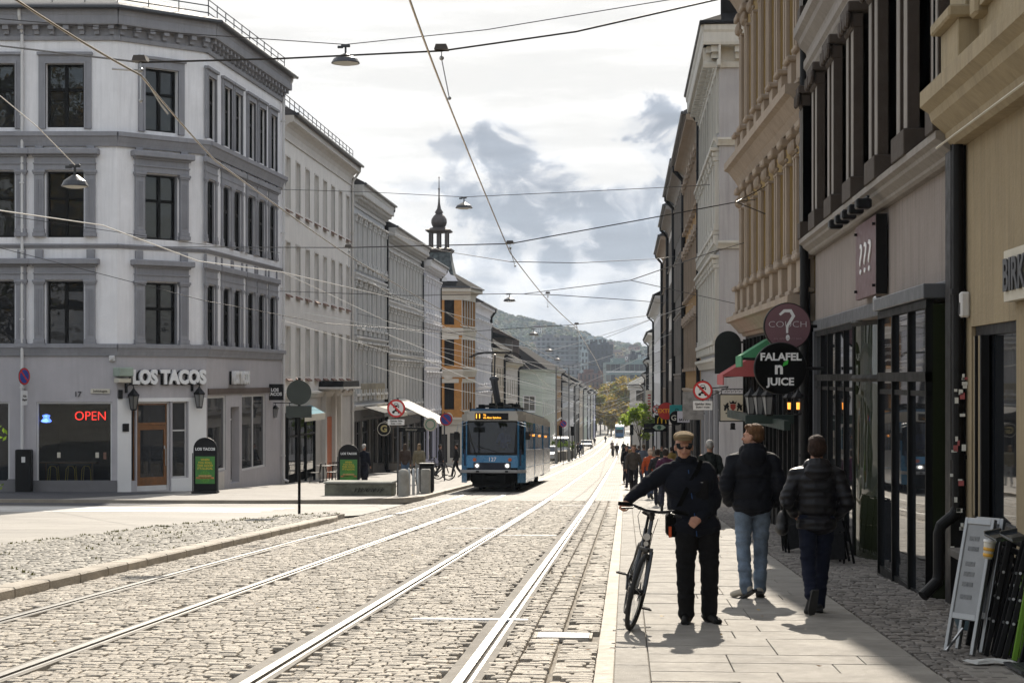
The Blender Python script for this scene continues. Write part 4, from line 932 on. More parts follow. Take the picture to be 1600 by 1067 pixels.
# --- yellow brick corner building with onion turret ---
C0 = XY(640, 146.5); C1 = XY(723, 147); C2 = (-13.2, YU(742, -13.2)); C1 = (-13.9, C1[1])
ry = thing('corner_building', 'ochre brick corner building with white bands and an onion domed turret', 'building', (C1[0]-2, C1[1], zg(C1[1])))
f3, f4 = Face(ry, C0, C1), Face(ry, C1, C2)
zb = zg(155)-1
for (z0, z1) in ((6.2, 8.5), (2.7, 5.0), (-1.0, 1.3)):
    f3.window(sx_(f3, 702), z0, .85, z1-z0, 'none', 'dframe', 'glassold', .16, .2, 'cream')
    for i in range(5): f4.window(f4.L*(i+.5)/5, z0, .95, z1-z0, 'plain', 'wframe', 'glasspale', .16, .22, 'cream')
f3.shop(sx_(f3, 688), sx_(f3, 699), f3.g(4)+.2, -3.1, 'dframe', 1); f3.shop(sx_(f3, 703), sx_(f3, 719), f3.g(4)+.6, -3.0, 'dframe', 2)
for i in range(3): f4.shop(f4.L*(i+.12)/3, f4.L*(i+.88)/3, f4.g(f4.L)+1.0, -3.0, 'dframe', 2)
for f in (f3, f4): f.wall(zb, 8.9, M['yellowbrick'], .3, split=-1.9, m2=M['cream'])
for f, e in ((f3, .1), (f4, 0)):
    for z0, z1, p in ((-2.3, -1.7, .35), (1.75, 2.4, .2), (5.3, 5.9, .2)): f.band(z0, z1, p, M['cream'], e1=e)
    b = MB().mat(M['cream']); b.box(0, f.L, -.06, 0, 8.5, 8.9)
    for q in range(3): z = (4.95, 1.25, -2.3)[q]; b.lathe([(.42, .02), (.38, .08), (.2, .1)], 14, (f.L-1.2 if f is f3 else f.L*.3, 0, z+.62), 'y').box(f.L-2.0 if f is f3 else 0, f.L-.3 if f is f3 else f.L, -.05, 0, z, z+.35)
    f.add(b, 'brick_trim')
    cove(f, 8.3, 9.3, .7, M['cream'], e1=.7 if f is f3 else 0)
massing(ry, [C0, C1, C2], [f3.pos(0, 12, 0), (C2[0]-12, C2[1])], zb, 8.9, M['yellowbrick'])
roof(ry, [C0, C1, C2], 9.3, .75, 5, 3.2, 'roofdark')
gx = sx_(f3, 704); b = MB().mat(M['whitewall'])   # curly gable
pr = []
for x, z in ((-2.4, 0), (-2.4, .7), (-1.9, .9), (-1.55, 1.3), (-1.3, 2.0), (-.8, 2.2), (-.55, 2.9), (0, 3.35)): pr.append((x, z))
pr = [(x*.75, z*.5) for x, z in pr]; pr = pr+[(-x, z) for x, z in pr[::-1][1:]]
b.prism([(gx-.6+x, 9.35+z) for x, z in pr], .1, .5, 'y'); b.mat(M['palestone']).box(gx-2.6, gx+1.4, .0, .6, 9.3, 9.55).lathe([(.3, -.09), (.3, -.03)], 16, (gx-.6, 0, 10.0), 'y'); f3.add(b, 'gable')
b = MB().mat(M['copper']); b.prism([(gx-3.6, 9.4), (gx-2.4, 9.4), (gx-2.5, 9.9), (gx-2.9, 10.4), (gx-3.6, 10.8)], .3, 1.2, 'y'); f3.add(b, 'corner_roof')
tw = Vector(XY(686, 150)).to_3d(); tw.z = 0; r = ry.location
b = MB().mat(M['slate']); 
def sq(b, prof, n=4, rot=pi/4, c=(0, 0, 0), m=None):
    vs = []; k = len(prof)
    for rr, z in prof:
        for j in range(n): t = rot+2*pi*j/n; vs.append((c[0]+rr*cos(t), c[1]+rr*sin(t), c[2]+z))
    b.add(vs, [(i*n+j, i*n+(j+1) % n, (i+1)*n+(j+1) % n, (i+1)*n+j) for i in range(k-1) for j in range(n)]+[tuple(range(n))[::-1], tuple((k-1)*n+j for j in range(n))])
sq(b, [(3.0, 8.6), (2.4, 9.4), (1.95, 10.6), (1.6, 11.8), (1.45, 12.55)], c=tuple(tw)); tr = B(b, 'turret_roof', ry, -r)
b = MB().mat(mat('dark bronze sheet', (.07, .06, .055), .55, var=.2, metal=.3)); q = tuple(tw)
sq(b, [(1.45, 12.5), (1.7, 12.65), (1.74, 12.8), (1.2, 12.9)], c=q); sq(b, [(1.15, 14.25), (1.5, 14.35), (1.55, 14.45), (1.0, 14.62), (.7, 14.7)], c=q)
for j in range(4):
    t = pi/4+pi/2*j; b.box(q[0]+.98*cos(t)-.12, q[0]+.98*cos(t)+.12, q[1]+.98*sin(t)-.12, q[1]+.98*sin(t)+.12, 12.9, 14.25)
b.box(q[0]-.14, q[0]+.14, q[1]-.75, q[1]-.55, 12.9, 14.25).box(q[0]-.14, q[0]+.14, q[1]+.55, q[1]+.75, 12.9, 14.25)
b.lathe([(.5, 14.68), (.52, 14.75), (.62, 14.9), (.69, 15.15), (.66, 15.45), (.5, 15.7), (.34, 15.85), (.28, 15.92), (.37, 16.0), (.34, 16.1), (.18, 16.35), (.1, 16.8), (.06, 17.4), (.06, 18.0), (.1, 18.03), (.1, 18.1), (.045, 18.13), (.03, 19.0), (.06, 19.03), (.06, 19.1), (.0, 19.13)], 16, q, cap=False)
B(b, 'lantern_and_onion_dome', ry, -r)
left_building('green and grey ornate building beyond the brick building', (-13.2, YU(742.6, -13.2)), (-13.2, YU(766, -13.2)), zt=8.3, rows=[(4.4, 6.5), (1.2, 3.2), (-2.2, .0)], n=6, w=1.1, wall='bluegrey', trim='whitewall', kind='ped', gf=-2.9, cz=.9, pw=.25, pipem='black', gwall='green', bands=((.6, .9, .2), (3.6, 3.9, .2)), sfm='wframe', gm='glasspale')
left_building('low beige house under a big dark roof, beyond the green building', (-13.2, YU(766.6, -13.2)), (-13.2, YU(787, -13.2)), zt=4.6, rows=[(.9, 2.7), (-2.2, -.4)], n=5, w=1.1, wall='beige', trim='cream', kind='plain', gf=-3.2, roofm='roofdark', rise=4.6, roofdep=7, pipem='black', over=.7)
left_building('pinkish beige house with a steep slate roof before the white gable house', (-13.2, YU(787.5, -13.2)), (-13.2, YU(809, -13.2)), zt=3.4, rows=[(-.3, 1.5), (-3.3, -1.5)], n=6, w=1.1, wall='beigegrey', trim='cream', kind='plain', gf=-4.2, roofm='roofdark', rise=4.2, roofdep=6, pipem='black', over=.7)
# white house facing the viewer with two pairs of casements
D0 = XY(800, 228); D1 = XY(847, 228)
rw = thing('gable_house', 'pale green white house facing the viewer with two tall casement windows behind the tram', 'house', (D0[0]+2, D0[1], zg(230)))
f5 = Face(rw, D0, D1); f6 = Face(rw, D1, (D1[0]+.3, 268))
for z0 in (-2.6, -6.1): f5.window(sx_(f5, 827), z0, 1.5, 1.95, 'tri' if 0 else 'plain', 'wframe', 'glass', .12, .1, 'whitewall')
for i in range(8): 
    for z0 in (-3.2, -6.6): f6.window(f6.L*(i+.5)/8, z0, 1.1, 1.8, 'plain', 'wframe', 'glass', .12, .1, 'whitewall')
for i in range(5): f6.shop(f6.L*(i+.1)/5, f6.L*(i+.9)/5, f6.g(f6.L)+.9, -7.6 if i < 2 else -7.7, 'dframe', 2)
f5.shop(sx_(f5, 815), sx_(f5, 842), f5.g(1)+.3, -7.1, 'dframe', 3)
for f in (f5, f6): f.wall(zg(268)-.5, 2.7, M['palegreen'], .25); cove(f, 2.1, 2.9, .5, M['palegreen'], e1=.5 if f is f5 else 0); f.band(-7.0, -6.8, .1, M['palestone'])
massing(rw, [D0, D1, (D1[0]+.3, 268)], [f5.pos(0, 12, 0), (D1[0]-11, 268)], zg(268)-.5, 2.7, M['palegreen'])
roof(rw, [D0, D1, (D1[0]+.3, 268)], 2.9, .6, 4.5, 3.4, 'roofdark')
# red brick party wall and chimneys behind
b = MB().mat(mat('dark umber brick', (.05, .036, .03), .9, var=.2)); x, y = XY(806, 223); b.box(x-6, x+.4, y-.2, y+.5, zg(y), 6.6).prism([(x-6, 6.6), (x+.4, 6.6), (x-4.5, 9.2)], y-.2, y+.5, 'y'); tag(B(b, 'party_wall'), 'dark umber brick party wall rising behind the beige houses', 'wall')
x, y = XY(790, 192); b = MB().mat(M['brownwall']); b.box(x-8, x, y, y+12, zg(y), 6.2); b.mat(M['roofdark']).prism([(x-8.3, 6.2), (x+.5, 6.2), (x-2, 7.0), (x-8.3, 9.8)], y-.3, y+12, 'y'); tag(B(b, 'back_house'), 'dark brown blank walled house with slanting roof behind the beige house', 'house')
# farther left row, down to the trees
cols = [('ochre', 'ochre house with dark dormered roof'), ('bluegrey', 'grey blue tenement'), ('whitewall', 'white tenement'), ('darkstone', 'dark grey tenement'), ('beige', 'beige tenement'), ('palegreen', 'pale tenement'), ('bluegrey', 'small blue grey tenement'), ('cream', 'cream tenement'), ('lilac', 'lilac tenement nearest the trees')]
y = 270; R = random.Random(12)
pos_ = ('first', 'second', 'third', 'fourth', 'fifth', 'sixth', 'seventh', 'eighth', 'last')
u_ = -11.2
for i, (c, l) in enumerate(cols):
    L_ = R.uniform(24, 34); zt = zg(y)+R.uniform(11.2, 13.5)
    zt_ = zt; g_ = zg(y+L_)
    left_building(f'{l}, {pos_[i]} beyond the pale green white house', (u_, y+.2), (u_, y+L_), zt=zt, rows=[(zt-3.4, zt-1.4), (zt-6.6, zt-4.6)], n=8, w=1.2, wall=c, trim='palestone', kind='tri' if i % 2 else 'plain', gf=zt-8.0, roofm='roofdark', rise=3, pipem='black', over=.7, group='tenements far down the street')
    y += L_+.2; u_ += .25
# ================= right side =================
def right_building(label, Afar, Bnear, **k):
    k.setdefault('side', 'R'); return row_building('apartment_building', label, Afar, Bnear, **k)
# near sand yellow building with the black framed window
rn = thing('shop_building', 'sand yellow rendered building at the right edge with a black framed window', 'building', (3.5, 14, zg(14)))
f7 = Face(rn, (3.5, 18.1), (3.5, 4))
w0, w1 = 18.1-YU(1518, 3.5), 18.1-YU(1588, 3.5)
f7.shop(w0, w1, .12, 2.12, 'black', 1, gm='shopglass', rec=.04, fw=.1, dep=.12); f7.shop(w0+3.5, w0+6.0, .12, 2.12, 'black', 1, gm='shopglass', rec=.04, fw=.1)
b = MB().mat(M['birktrim']); b.box(w0+.1, w0+.55, -.0, .05, .22, 2.02); b.mat(M['black']).box(w0+.3, w0+.33, -.03, .0, .22, 2.02).box(w0+.55, w0+.62, -.03, .05, .22, 2.02); f7.add(b, 'window_jamb')
for x in (2.1, 5.6, 9.1): f7.window(x, 5.5, 1.15, 2.2, 'ped', 'dframe', 'glassold', .2, .3, 'birktrim'); f7.window(x, 9.4, 1.15, 2.2, 'ped', 'dframe', 'glassold', .2, .3, 'birktrim')
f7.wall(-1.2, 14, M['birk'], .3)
PR = [(.3, 0), (.42, .1), (.45, .22), (.75, .45), (.8, .6), (1, .72), (1, 1)]
f7.band(4.0, 4.55, .46, M['birktrim'], e0=.05, prof=PR)
for x in (.15, 3.0, 6.5, 10): b = MB().mat(M['birktrim']); b.box(x, x+.9, -.28, 0, 4.58, 5.1, .01).box(x-.06, x+.96, -.38, 0, 5.1, 5.22, .02).box(x+.05, x+.85, -.2, 0, 5.22, 8.2, .01).box(x-.05, x+.95, -.3, 0, 8.2, 8.5, .03); f7.add(b, 'pilaster')
b = MB().mat(M['birktrim'])
b.box(0, f7.L, -.08, 0, 4.58, 5.12).box(0, f7.L, -.16, 0, 5.12, 5.2); f7.add(b, 'sill_course'); f7.band(8.5, 9.0, .4, M['birktrim'], e0=.05, prof=PR); cove(f7, 13, 14, .6, M['birktrim'])
massing(rn, [(3.5, 18.1), (3.5, 4)], [(16, 18.1), (16, 4)], -1.2, 14, M['birk']); roof(rn, [(3.5, 18.1), (3.5, 4)], 14, .7, 5, 2.5, 'roofdark')
b = MB().mat(M['cream']); b.tube([(0, -.3, 3.97), (f7.L, -.3, 3.97)], .012, 5); f7.add(b, 'cable')
# BIRK... sign
s0 = 18.1-YU(1577, 3.45); b = MB().mat(M['cream']); b.box(s0, s0+3.4, -.1, -.03, 2.28, 2.74, .004); sb = B(b, 'shop_sign', None, (3.5, 18.1, 0), (0, 0, -pi/2)); tag(sb, 'cream BIRKENSTOCK sign board with dark raised letters at the right edge', 'sign')
me = text_mesh('BIRKENSTOCK', .40, .008, .01, M['darkgrey'], 'LEFT', sx=1.05); link('lettering', me, sb, (s0+.06, -.12, 2.5))
b = MB().mat(M['wframe']); b.box(-.05, .05, -.1, 0, -.13, .13, .02).mat(M['darkgrey']).box(-.03, .03, -.105, -.1, -.1, .02); tag(B(b, 'motion_sensor', None, (3.5, YU(1515, 3.5), 1.59+(592-475)/F*17.5), (0, 0, -pi/2)), 'small white alarm sensor on the sand yellow wall', 'sensor')
# umber and taupe building with the question mark sign
rq = thing('shop_building', 'building with taupe front, umber pilasters above and a black glazed bar front', 'building', (3.5, 25, zg(25)))
f8 = Face(rq, (3.5, 32.3), (3.5, 18.15)); fy = lambda y: 32.3-y
xs = [f8.L*(i+.5)/6 for i in range(6)]
for x in xs:
    for z0, z1 in ((4.45, 6.6), (8.4, 10.4)): f8.window(x, z0, 1.15, z1-z0, 'none', 'dframe', 'glassold', .3, .1, 'browntrim')
xb = [fy(26.7), fy(22.5)]
for a, c in ((.15, fy(26.7)), (fy(26.65), fy(22.6)), (fy(22.55), fy(18.9)), (fy(18.85), f8.L-.05)): f8.holes.append((a, c, -1.3, 2.45, 1))
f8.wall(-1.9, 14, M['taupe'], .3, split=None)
for i in range(7):
    b = MB()
    x = f8.L*i/6; a, c = max(0, x-.42), min(f8.L, x+.42)
    for z0, z1 in ((4.16, 6.9), (8.1, 10.9)):
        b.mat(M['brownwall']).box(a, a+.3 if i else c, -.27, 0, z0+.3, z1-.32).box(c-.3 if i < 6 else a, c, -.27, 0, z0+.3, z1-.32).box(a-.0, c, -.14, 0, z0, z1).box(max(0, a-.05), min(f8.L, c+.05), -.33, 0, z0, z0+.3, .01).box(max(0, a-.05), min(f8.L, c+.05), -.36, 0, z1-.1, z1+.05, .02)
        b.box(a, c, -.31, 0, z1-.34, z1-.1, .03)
        b.mat(M['browntrim']).box(a+.03, a+.27, -.276, -.271, z0+.32, z1-.36).box(c-.27, c-.03, -.276, -.271, z0+.32, z1-.36)  # paler strips on the pilaster fronts, sides stay umber
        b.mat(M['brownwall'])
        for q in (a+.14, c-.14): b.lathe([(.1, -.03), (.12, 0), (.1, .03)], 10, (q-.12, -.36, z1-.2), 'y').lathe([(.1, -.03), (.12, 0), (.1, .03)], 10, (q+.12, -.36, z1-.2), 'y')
    f8.add(b, 'pilaster')
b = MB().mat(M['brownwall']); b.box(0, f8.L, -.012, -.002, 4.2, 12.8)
# wall skin between the pilasters with the windows left open
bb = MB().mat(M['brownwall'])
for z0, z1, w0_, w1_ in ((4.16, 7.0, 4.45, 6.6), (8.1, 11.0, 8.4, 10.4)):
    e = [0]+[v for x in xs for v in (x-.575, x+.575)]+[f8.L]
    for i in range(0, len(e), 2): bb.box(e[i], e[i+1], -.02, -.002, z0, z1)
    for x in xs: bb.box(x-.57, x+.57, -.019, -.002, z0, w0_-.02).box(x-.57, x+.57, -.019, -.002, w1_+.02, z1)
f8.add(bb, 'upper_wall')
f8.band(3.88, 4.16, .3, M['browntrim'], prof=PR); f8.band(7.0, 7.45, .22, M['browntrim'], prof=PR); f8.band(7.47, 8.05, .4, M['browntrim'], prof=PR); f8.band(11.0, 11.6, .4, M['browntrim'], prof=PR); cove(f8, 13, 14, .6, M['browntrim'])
massing(rq, [(3.5, 32.3), (3.5, 18.15)], [(16, 32.3), (16, 18.15)], -1.9, 14, M['taupe']); roof(rq, [(3.5, 32.3), (3.5, 18.15)], 14, .7, 5, 2.5, 'roofdark')
# black glazed bar front: folding doors, curved corner glass, upper lights
def front(name, x0, x1, y, zlo, n, up=True, sill=.28):
    b = MB().mat(M['dframe']); fw = .034; T = 1.62
    b.box(x0, x1, y-.03, y+.08, zlo, zlo+sill, .01).box(x0, x1, y-.03, y+.07, T-.06, T+.05).box(x0, x1, y-.02, y+.06, 2.36, 2.45).box(x0, x1, y-.0, y+.06, T-.22, T-.16)
    for i in range(n+1):
        x = x0+(x1-x0)*i/n; b.box(max(x0, x-fw), min(x1, x+fw), y-.025, y+.06, zlo+sill, 2.36)
    for i in range(n):
        xa, xc = x0+(x1-x0)*i/n+fw, x0+(x1-x0)*(i+1)/n-fw
        b.box(xa, xc, y, y+.05, zlo+sill, zlo+sill+.1); 
    o = f8.add(b, name); p = MB().mat(M['shopglass']); p.box(x0+.02, x1-.02, y+.02, y+.03, zlo+sill, 2.4); B(p, 'pane', o); return o
front('folding_doors', .15, fy(26.7), -.02, -1.2, 5, sill=.12); front('folding_doors', fy(22.55), fy(18.95), -.24, -1.0, 3, sill=.1)
b = MB().mat(M['gframe']); b.box(.1, f8.L, -.05, .05, 2.46, 2.64, .01).box(.1, fy(27.6), -.12, -.05, 2.28, 2.62, .01).box(fy(26.7), fy(22.4), -.14, .0, 2.5, 2.8, .01) if 0 else b.box(.1, f8.L, -.05, .05, 2.46, 2.66, .01)
b.box(fy(22.6), fy(18.9), -.3, -.05, 2.46, 2.62, .01).box(.1, .3, -.06, .1, -1.2, 2.46); f8.add(b, 'fascia')
b = MB().mat(M['darkstone']); b.box(.1, fy(26.6), -.06, .06, -1.75, -1.16).box(fy(22.6), fy(18.9), -.3, .06, -1.6, -1.0); f8.add(b, 'plinth')
CG = glass_mat('curved bar glass', (.02, .025, .012), .03, .9, 1.1)  # faint green tint stands for reflections
def curved(x0, x1, d0):
    """concave corner of tall glass leading into the recessed entrance"""
    N_ = 10; P = []
    for i in range(N_+1):
        t = i/N_; P.append((x0+(x1-x0)*.55*sin(t*pi/2), -.02+d0*(1-cos(t*pi/2))*1.15))
    P.append((x1-.9, d0*1.2))
    b = MB().mat(CG); b.smooth = True
    vs = []; 
    for (x, y) in P: vs += [(x, y, -1.1), (x, y, 1.55), (x, y, 1.65), (x, y, 2.4)]
    b.add(vs, [(4*i, 4*i+4, 4*i+5, 4*i+1) for i in range(len(P)-1)]+[(4*i+2, 4*i+6, 4*i+7, 4*i+3) for i in range(len(P)-1)])
    o = f8.add(b, 'curved_glass'); q = MB().mat(M['dframe'])
    for z in (-1.14, 1.6, 2.44): q.tube([(x, y, z) for x, y in P], .06, 6)
    for i in (0, 5, N_): q.tube([(P[i][0], P[i][1], -1.2), (P[i][0], P[i][1], 2.45)], .035, 6)
    q2 = MB().mat(M['darkstone']); q2.prism([(x, y) for x, y in P]+[(P[-1][0]+.3, P[-1][1]+.3), (x0, P[-1][1]+.3)], -1.8, -1.18); B(q, 'frame', o); 
for a, c in ((fy(26.65), fy(22.6)),): curved(a, c, 1.1)
b = MB().mat(CG); b.smooth = False; a, c = fy(18.9), f8.L-.05; b.box(a, a+.03, -.2, 1.0, -.95, 2.4); b.box(a, c, .5, .53, -.95, 2.4); f8.add(b, 'pane')
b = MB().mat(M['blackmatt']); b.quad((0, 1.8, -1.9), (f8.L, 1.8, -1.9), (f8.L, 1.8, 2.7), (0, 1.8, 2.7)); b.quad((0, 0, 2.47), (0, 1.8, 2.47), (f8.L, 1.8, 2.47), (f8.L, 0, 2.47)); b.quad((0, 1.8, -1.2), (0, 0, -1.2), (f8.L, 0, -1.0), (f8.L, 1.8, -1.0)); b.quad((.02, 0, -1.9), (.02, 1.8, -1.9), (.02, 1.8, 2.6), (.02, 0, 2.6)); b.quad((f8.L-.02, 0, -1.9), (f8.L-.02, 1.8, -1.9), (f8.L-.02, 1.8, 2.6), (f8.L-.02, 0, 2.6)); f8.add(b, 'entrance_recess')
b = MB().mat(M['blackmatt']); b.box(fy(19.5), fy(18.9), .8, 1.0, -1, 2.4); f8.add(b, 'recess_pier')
# green reflections are only hinted at, by the tint of the curved glass
# ??? sign
z0, z1 = 1.59+(592-468)/F*24.8, 1.59+(592-352)/F*24.8
b = MB().mat(mat('plum sign board', (.13, .07, .075), .5, var=.06)); b.box(-.03, .03, -.55, .0, z0, z1, .004)
x = fy(YU(1368, 3.2)); qs = B(b, 'question_mark_sign', None, f8.pos(x, -.0, 0), (0, 0, f8.ang)); tag(qs, 'plum board with three white question marks on the taupe wall', 'sign')
b = MB()
qs2 = MB().mat(mat('plum sign board', (.13, .07, .075), .5)); xx0, xx1 = fy(YU(1338, 3.35)), fy(YU(1371, 3.35)); bpy.data.objects.remove(qs)
b = MB().mat(mat('plum sign board', (.13, .07, .075), .5)); b.box(xx0, xx1, -.16, -.1, z0, z1, .005).mat(M['black']).box(xx1-.02, xx1+.01, -.17, -.02, z0, z1)
for x in (xx0+.15, xx1-.15):
    for z in (z0+.12, z1-.12): b.lathe([(.02, .155), (.02, .2)], 8, (x, 0, z), 'y')
qs = B(b, 'question_mark_sign', None, f8.A, (0, 0, f8.ang)); tag(qs, 'plum board with three white question marks on the taupe wall', 'sign')
me = text_mesh('???', .62, .006, .0, M['white'], sx=2.1)
link('lettering', me, qs, ((xx0+xx1)/2, -.17, (z0+z1)/2))
sb_ = thing('spotlight_bar', 'row of black spotlights above the question mark board', 'lights', f8.pos((xx0+xx1)/2, 0, z1), f8.ang)
b = MB().mat(M['black']); b.box(-1.8, 1.6, -.36, -.33, .16, .19); B(b, 'bar', sb_)
for i in range(5):
    x = -1.6+i*.75; b = MB().mat(M['black']); b.box(x, x+.22, -.5, -.3, .02, .15, .02).tube([(x+.1, -.35, .15), (x+.1, -.35, .2)], .015, 5); B(b, 'spotlight', sb_)
b = MB().mat(M['steel']); b.box(-.1, .1, -.12, 0, 0, .2, .02); tag(B(b, 'junction_box', None, f8.pos(fy(YU(1386, 3.5)), -.06, 2.5), (0, 0, f8.ang)), 'grey junction box on the black fascia', 'box')
# downpipes between the right hand buildings
def downpipe(y, u, r, z0, z1, label, elbow=False, wide=.0):
    o = thing('downpipe', label, 'drainpipe', (u, y, zg(y)+.02), 0); b = MB().mat(M['black']); Zb = zg(y)+.02
    pts = [(0, 0, z1-Zb), (0, 0, 1.05 if elbow else .3)]
    if elbow: pts = [(0, 0, z1-Zb), (0, 0, 1.02), (-.03, .01, .94), (-.16, .04, .82), (-.18, .05, .74), (-.18, .05, .32), (-.2, .04, .24), (-.36, -.04, .1)]
    b.tube(pts, r, 14); B(b, 'pipe', o, smooth=False)
    b = MB().mat(M['black'])
    for z in (1.5, 3.2, 5.4): b.lathe([(r+.012, z), (r+.012, z+.06)], 12).box(0, .2, -.02, .02, z+.01, z+.05)
    B(b, 'clamps', o)
    if wide: b = MB().mat(M['black']); b.box(-.06, .12, .06, .06+wide, 0.0, z1-Zb); B(b, 'backboard', o)
    return o
downpipe(18.07, 3.41, .06, 0, 14, 'thick black downpipe with a cranked foot between the sand yellow and the taupe fronts', True, .3)
downpipe(32.35, 3.3, .08, 0, 14, 'black downpipe at the seam of the taupe and the mustard fronts', False, .25)
st = MB(); R = random.Random(3)
for i in range(26):
    z = R.uniform(-.2, 1.6); w_ = R.uniform(.02, .06); h_ = R.uniform(.015, .07); c = R.choice(((.6, .6, .6), (.1, .3, .4), (.5, .4, .1), (.4, .1, .1), (.7, .7, .65))); st.mat(mat('sticker %d' % (i % 5), c, .6, var=0)); x = 3.37+R.uniform(-.05, .09); st.box(x, x+w_, 18.0, 18.004, z, z+h_)
tag(B(st, 'stickers'), 'patch of small torn stickers on the thick black downpipe', 'stickers', kind='stuff')
# mustard and tan building with rows of half columns
EA, EB = (3.06, YU(1165, 3.06)), (3.5, 32.45)
rm, f9 = right_building('mustard building with rows of tan half columns and heavy stone ledges', EA, EB, zt=14.2, rows=[(7.95, 10.2), (4.05, 6.0)], n=8, w=.95, wall='tanyellow', trim='tantrim', kind='none', gf=2.95, shops=False, gwall='darkstone', cz=1.2, corn='dentil', pipem=None, bands=((6.5, 7.08, .55), (10.9, 11.5, .5), (2.75, 3.15, .5)), gm='glassold')
for i in range(9):
    x = min(max(f9.L*i/8, .25), f9.L-.25)
    for z0, z1 in ((3.2, 6.3), (7.1, 10.7)):
        b = MB().mat(M['tantrim'])
        b.box(x-.3, x+.3, -.32, 0, z0, z0+.1, .02).box(x-.26, x+.26, -.27, 0, z0+.1, z0+.62, .01).box(x-.32, x+.32, -.36, 0, z0+.62, z0+.74, .03)
        for s_ in (-.17, .17): b.mat(M['tanyellow']).box(x+s_-.12, x+s_+.12, -.09, 0, z0+.9, z1-.42).mat(M['tantrim']).box(x+s_-.07, x+s_+.07, -.17, -.091, z0+.9, z1-.42, .008).box(x+s_-.13, x+s_+.13, -.18, 0, z0+.74, z0+.9, .02).box(x+s_-.13, x+s_+.13, -.18, 0, z1-.42, z1-.36, .01)
        b.box(x-.32, x+.32, -.3, 0, z1-.02, z1+.14, .03)
        for s_ in (-.25, -.08, .08, .25): b.ball((x+s_, -.22, z1-.2), (.07, .07, .13), 6, 4).ball((x+s_*1.1, -.17, z1-.3), (.05, .05, .05), 6, 4)
        f9.add(b, 'pilaster_pair')
b = MB().mat(M['dframe'])
for i in range(5):
    x0, x1 = f9.L*(i+.06)/5, f9.L*(i+.94)/5; g = f9.g((x0+x1)/2)
    b.box(x0, x1, -.05, .0, g, g+.5).box(x0, x1, -.05, 0, 1.7, 1.85)
    for k in range(4): x = x0+(x1-x0)*k/3; b.box(x-.05, x+.05, -.08, 0, g, 2.6)
f9.add(b, 'shopfront'); b = MB().mat(M['shopglass']); b.box(.1, f9.L-.1, -.03, -.01, -1.6, 2.6); f9.add(b, 'pane')
b = MB().mat(mat('dark green shop board', (.012, .03, .024), .5)); b.box(.3, f9.L-.5, -.5, -.38, .62, .8).box(f9.L-4, f9.L-.3, -.3, -.05, 2.2, 2.6); f9.add(b, 'sign_board')
# ---- white corner building beyond the side street ----
H0 = XY(1122, 58); cx_ = 3.12; H1 = (cx_, 58.2)
rh = thing('corner_building', 'tall cool white corner building with cream cornice and black mansard on the right', 'building', (5, 60, zg(60)))
fa = Face(rh, (cx_, YU(1095, cx_)), H1); fb = Face(rh, H1, (16, 58.2))
for z0, z1, k in ((9.9, 11.9, 'arch'), (6.6, 8.9, 'ped'), (2.9, 5.3, 'ped')):
    for i in range(8): fa.window(fa.L*(i+.5)/8, z0, .95, z1-z0, k, 'wframe', 'glasspale', .16, .2, 'greyrtrim')
    for x in (2.35, 6, 9.5): fb.window(x, z0, 1.1, z1-z0, k, 'wframe', 'glass', .16, .35, 'greyrtrim')
zb = zg(75)-.6
for i in range(4): fa.shop(fa.L*(i+.1)/4, fa.L*(i+.9)/4, fa.g(0)+1.2, 1.2, 'dframe', 3, .7)
fb.shop(2.0, 3.6, zg(58)+.3, .9, 'dframe', 2, .6); fb.shop(4.4, 7.6, zg(58)+.8, .9, 'dframe', 3, .6)
for f, e in ((fa, (0, .06)), (fb, (.06, 0))):
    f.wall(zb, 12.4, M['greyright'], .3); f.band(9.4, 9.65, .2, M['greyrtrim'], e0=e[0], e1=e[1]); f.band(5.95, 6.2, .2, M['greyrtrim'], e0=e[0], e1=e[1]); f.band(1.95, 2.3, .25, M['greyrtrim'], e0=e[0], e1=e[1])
    cornice(f, 12.0, 13.35, .55, M['greyrtrim'], .8, .3, e0=e[0]*9, e1=e[1]*9)
    b = MB().mat(mat('brown granite plinth', (.13, .075, .06), .6, var=.2, vs=8)); b.box(0, f.L, -.06, 0, zb, zg(58)+.75); f.add(b, 'plinth')
massing(rh, [fa.A.xy, H1, (16, 58.2)], [(16, fa.A.y)][:0]+[(12, fa.A.y), (16, 70)], zb, 12.4, M['greyright'])
roof(rh, [fa.A.xy, H1, (16, 58.2)], 13.35, .58, 6, 3.2, 'roofdark', gut='black')
b = MB().mat(M['roofdark']); b.prism([(3.6, 13.6), (6.4, 13.6), (6.4, 15.9), (5, 16.7), (3.6, 15.9)], 58.6, 60.5, 'y').box(3.2, 3.7, 58.4, 58.9, 13.4, 14.7); d = B(b, 'dormer', rh, -rh.location)
pipe(fa, .15, fa.g(0), 12.8, 'black', over=.5, r=.08); 
right_building('ochre building with green balcony shutters beyond the white corner building', (3.15, YU(1071, 3.15)), (3.15, YU(1094.4, 3.15)), zt=12.8, rows=[(9.2, 11.2), (5.6, 7.7), (2.1, 4.2)], n=7, w=1.0, wall='ochre', trim='tantrim', kind='tri', gf=1.1, pipem='black', gm='glassold', over=.6, gwall='darkstone')
right_building('dark weathered building with small iron balconies on the right', (3.15, YU(1055, 3.15)), (3.15, YU(1070.6, 3.15)), zt=13.2, rows=[(9.9, 11.9), (6.5, 8.5), (3.1, 5.1), (-.2, 1.6)], n=7, w=1.0, wall='darkstone', trim='browntrim', kind='arch', gf=-.7, pipem='black', gm='glassold', over=.6)
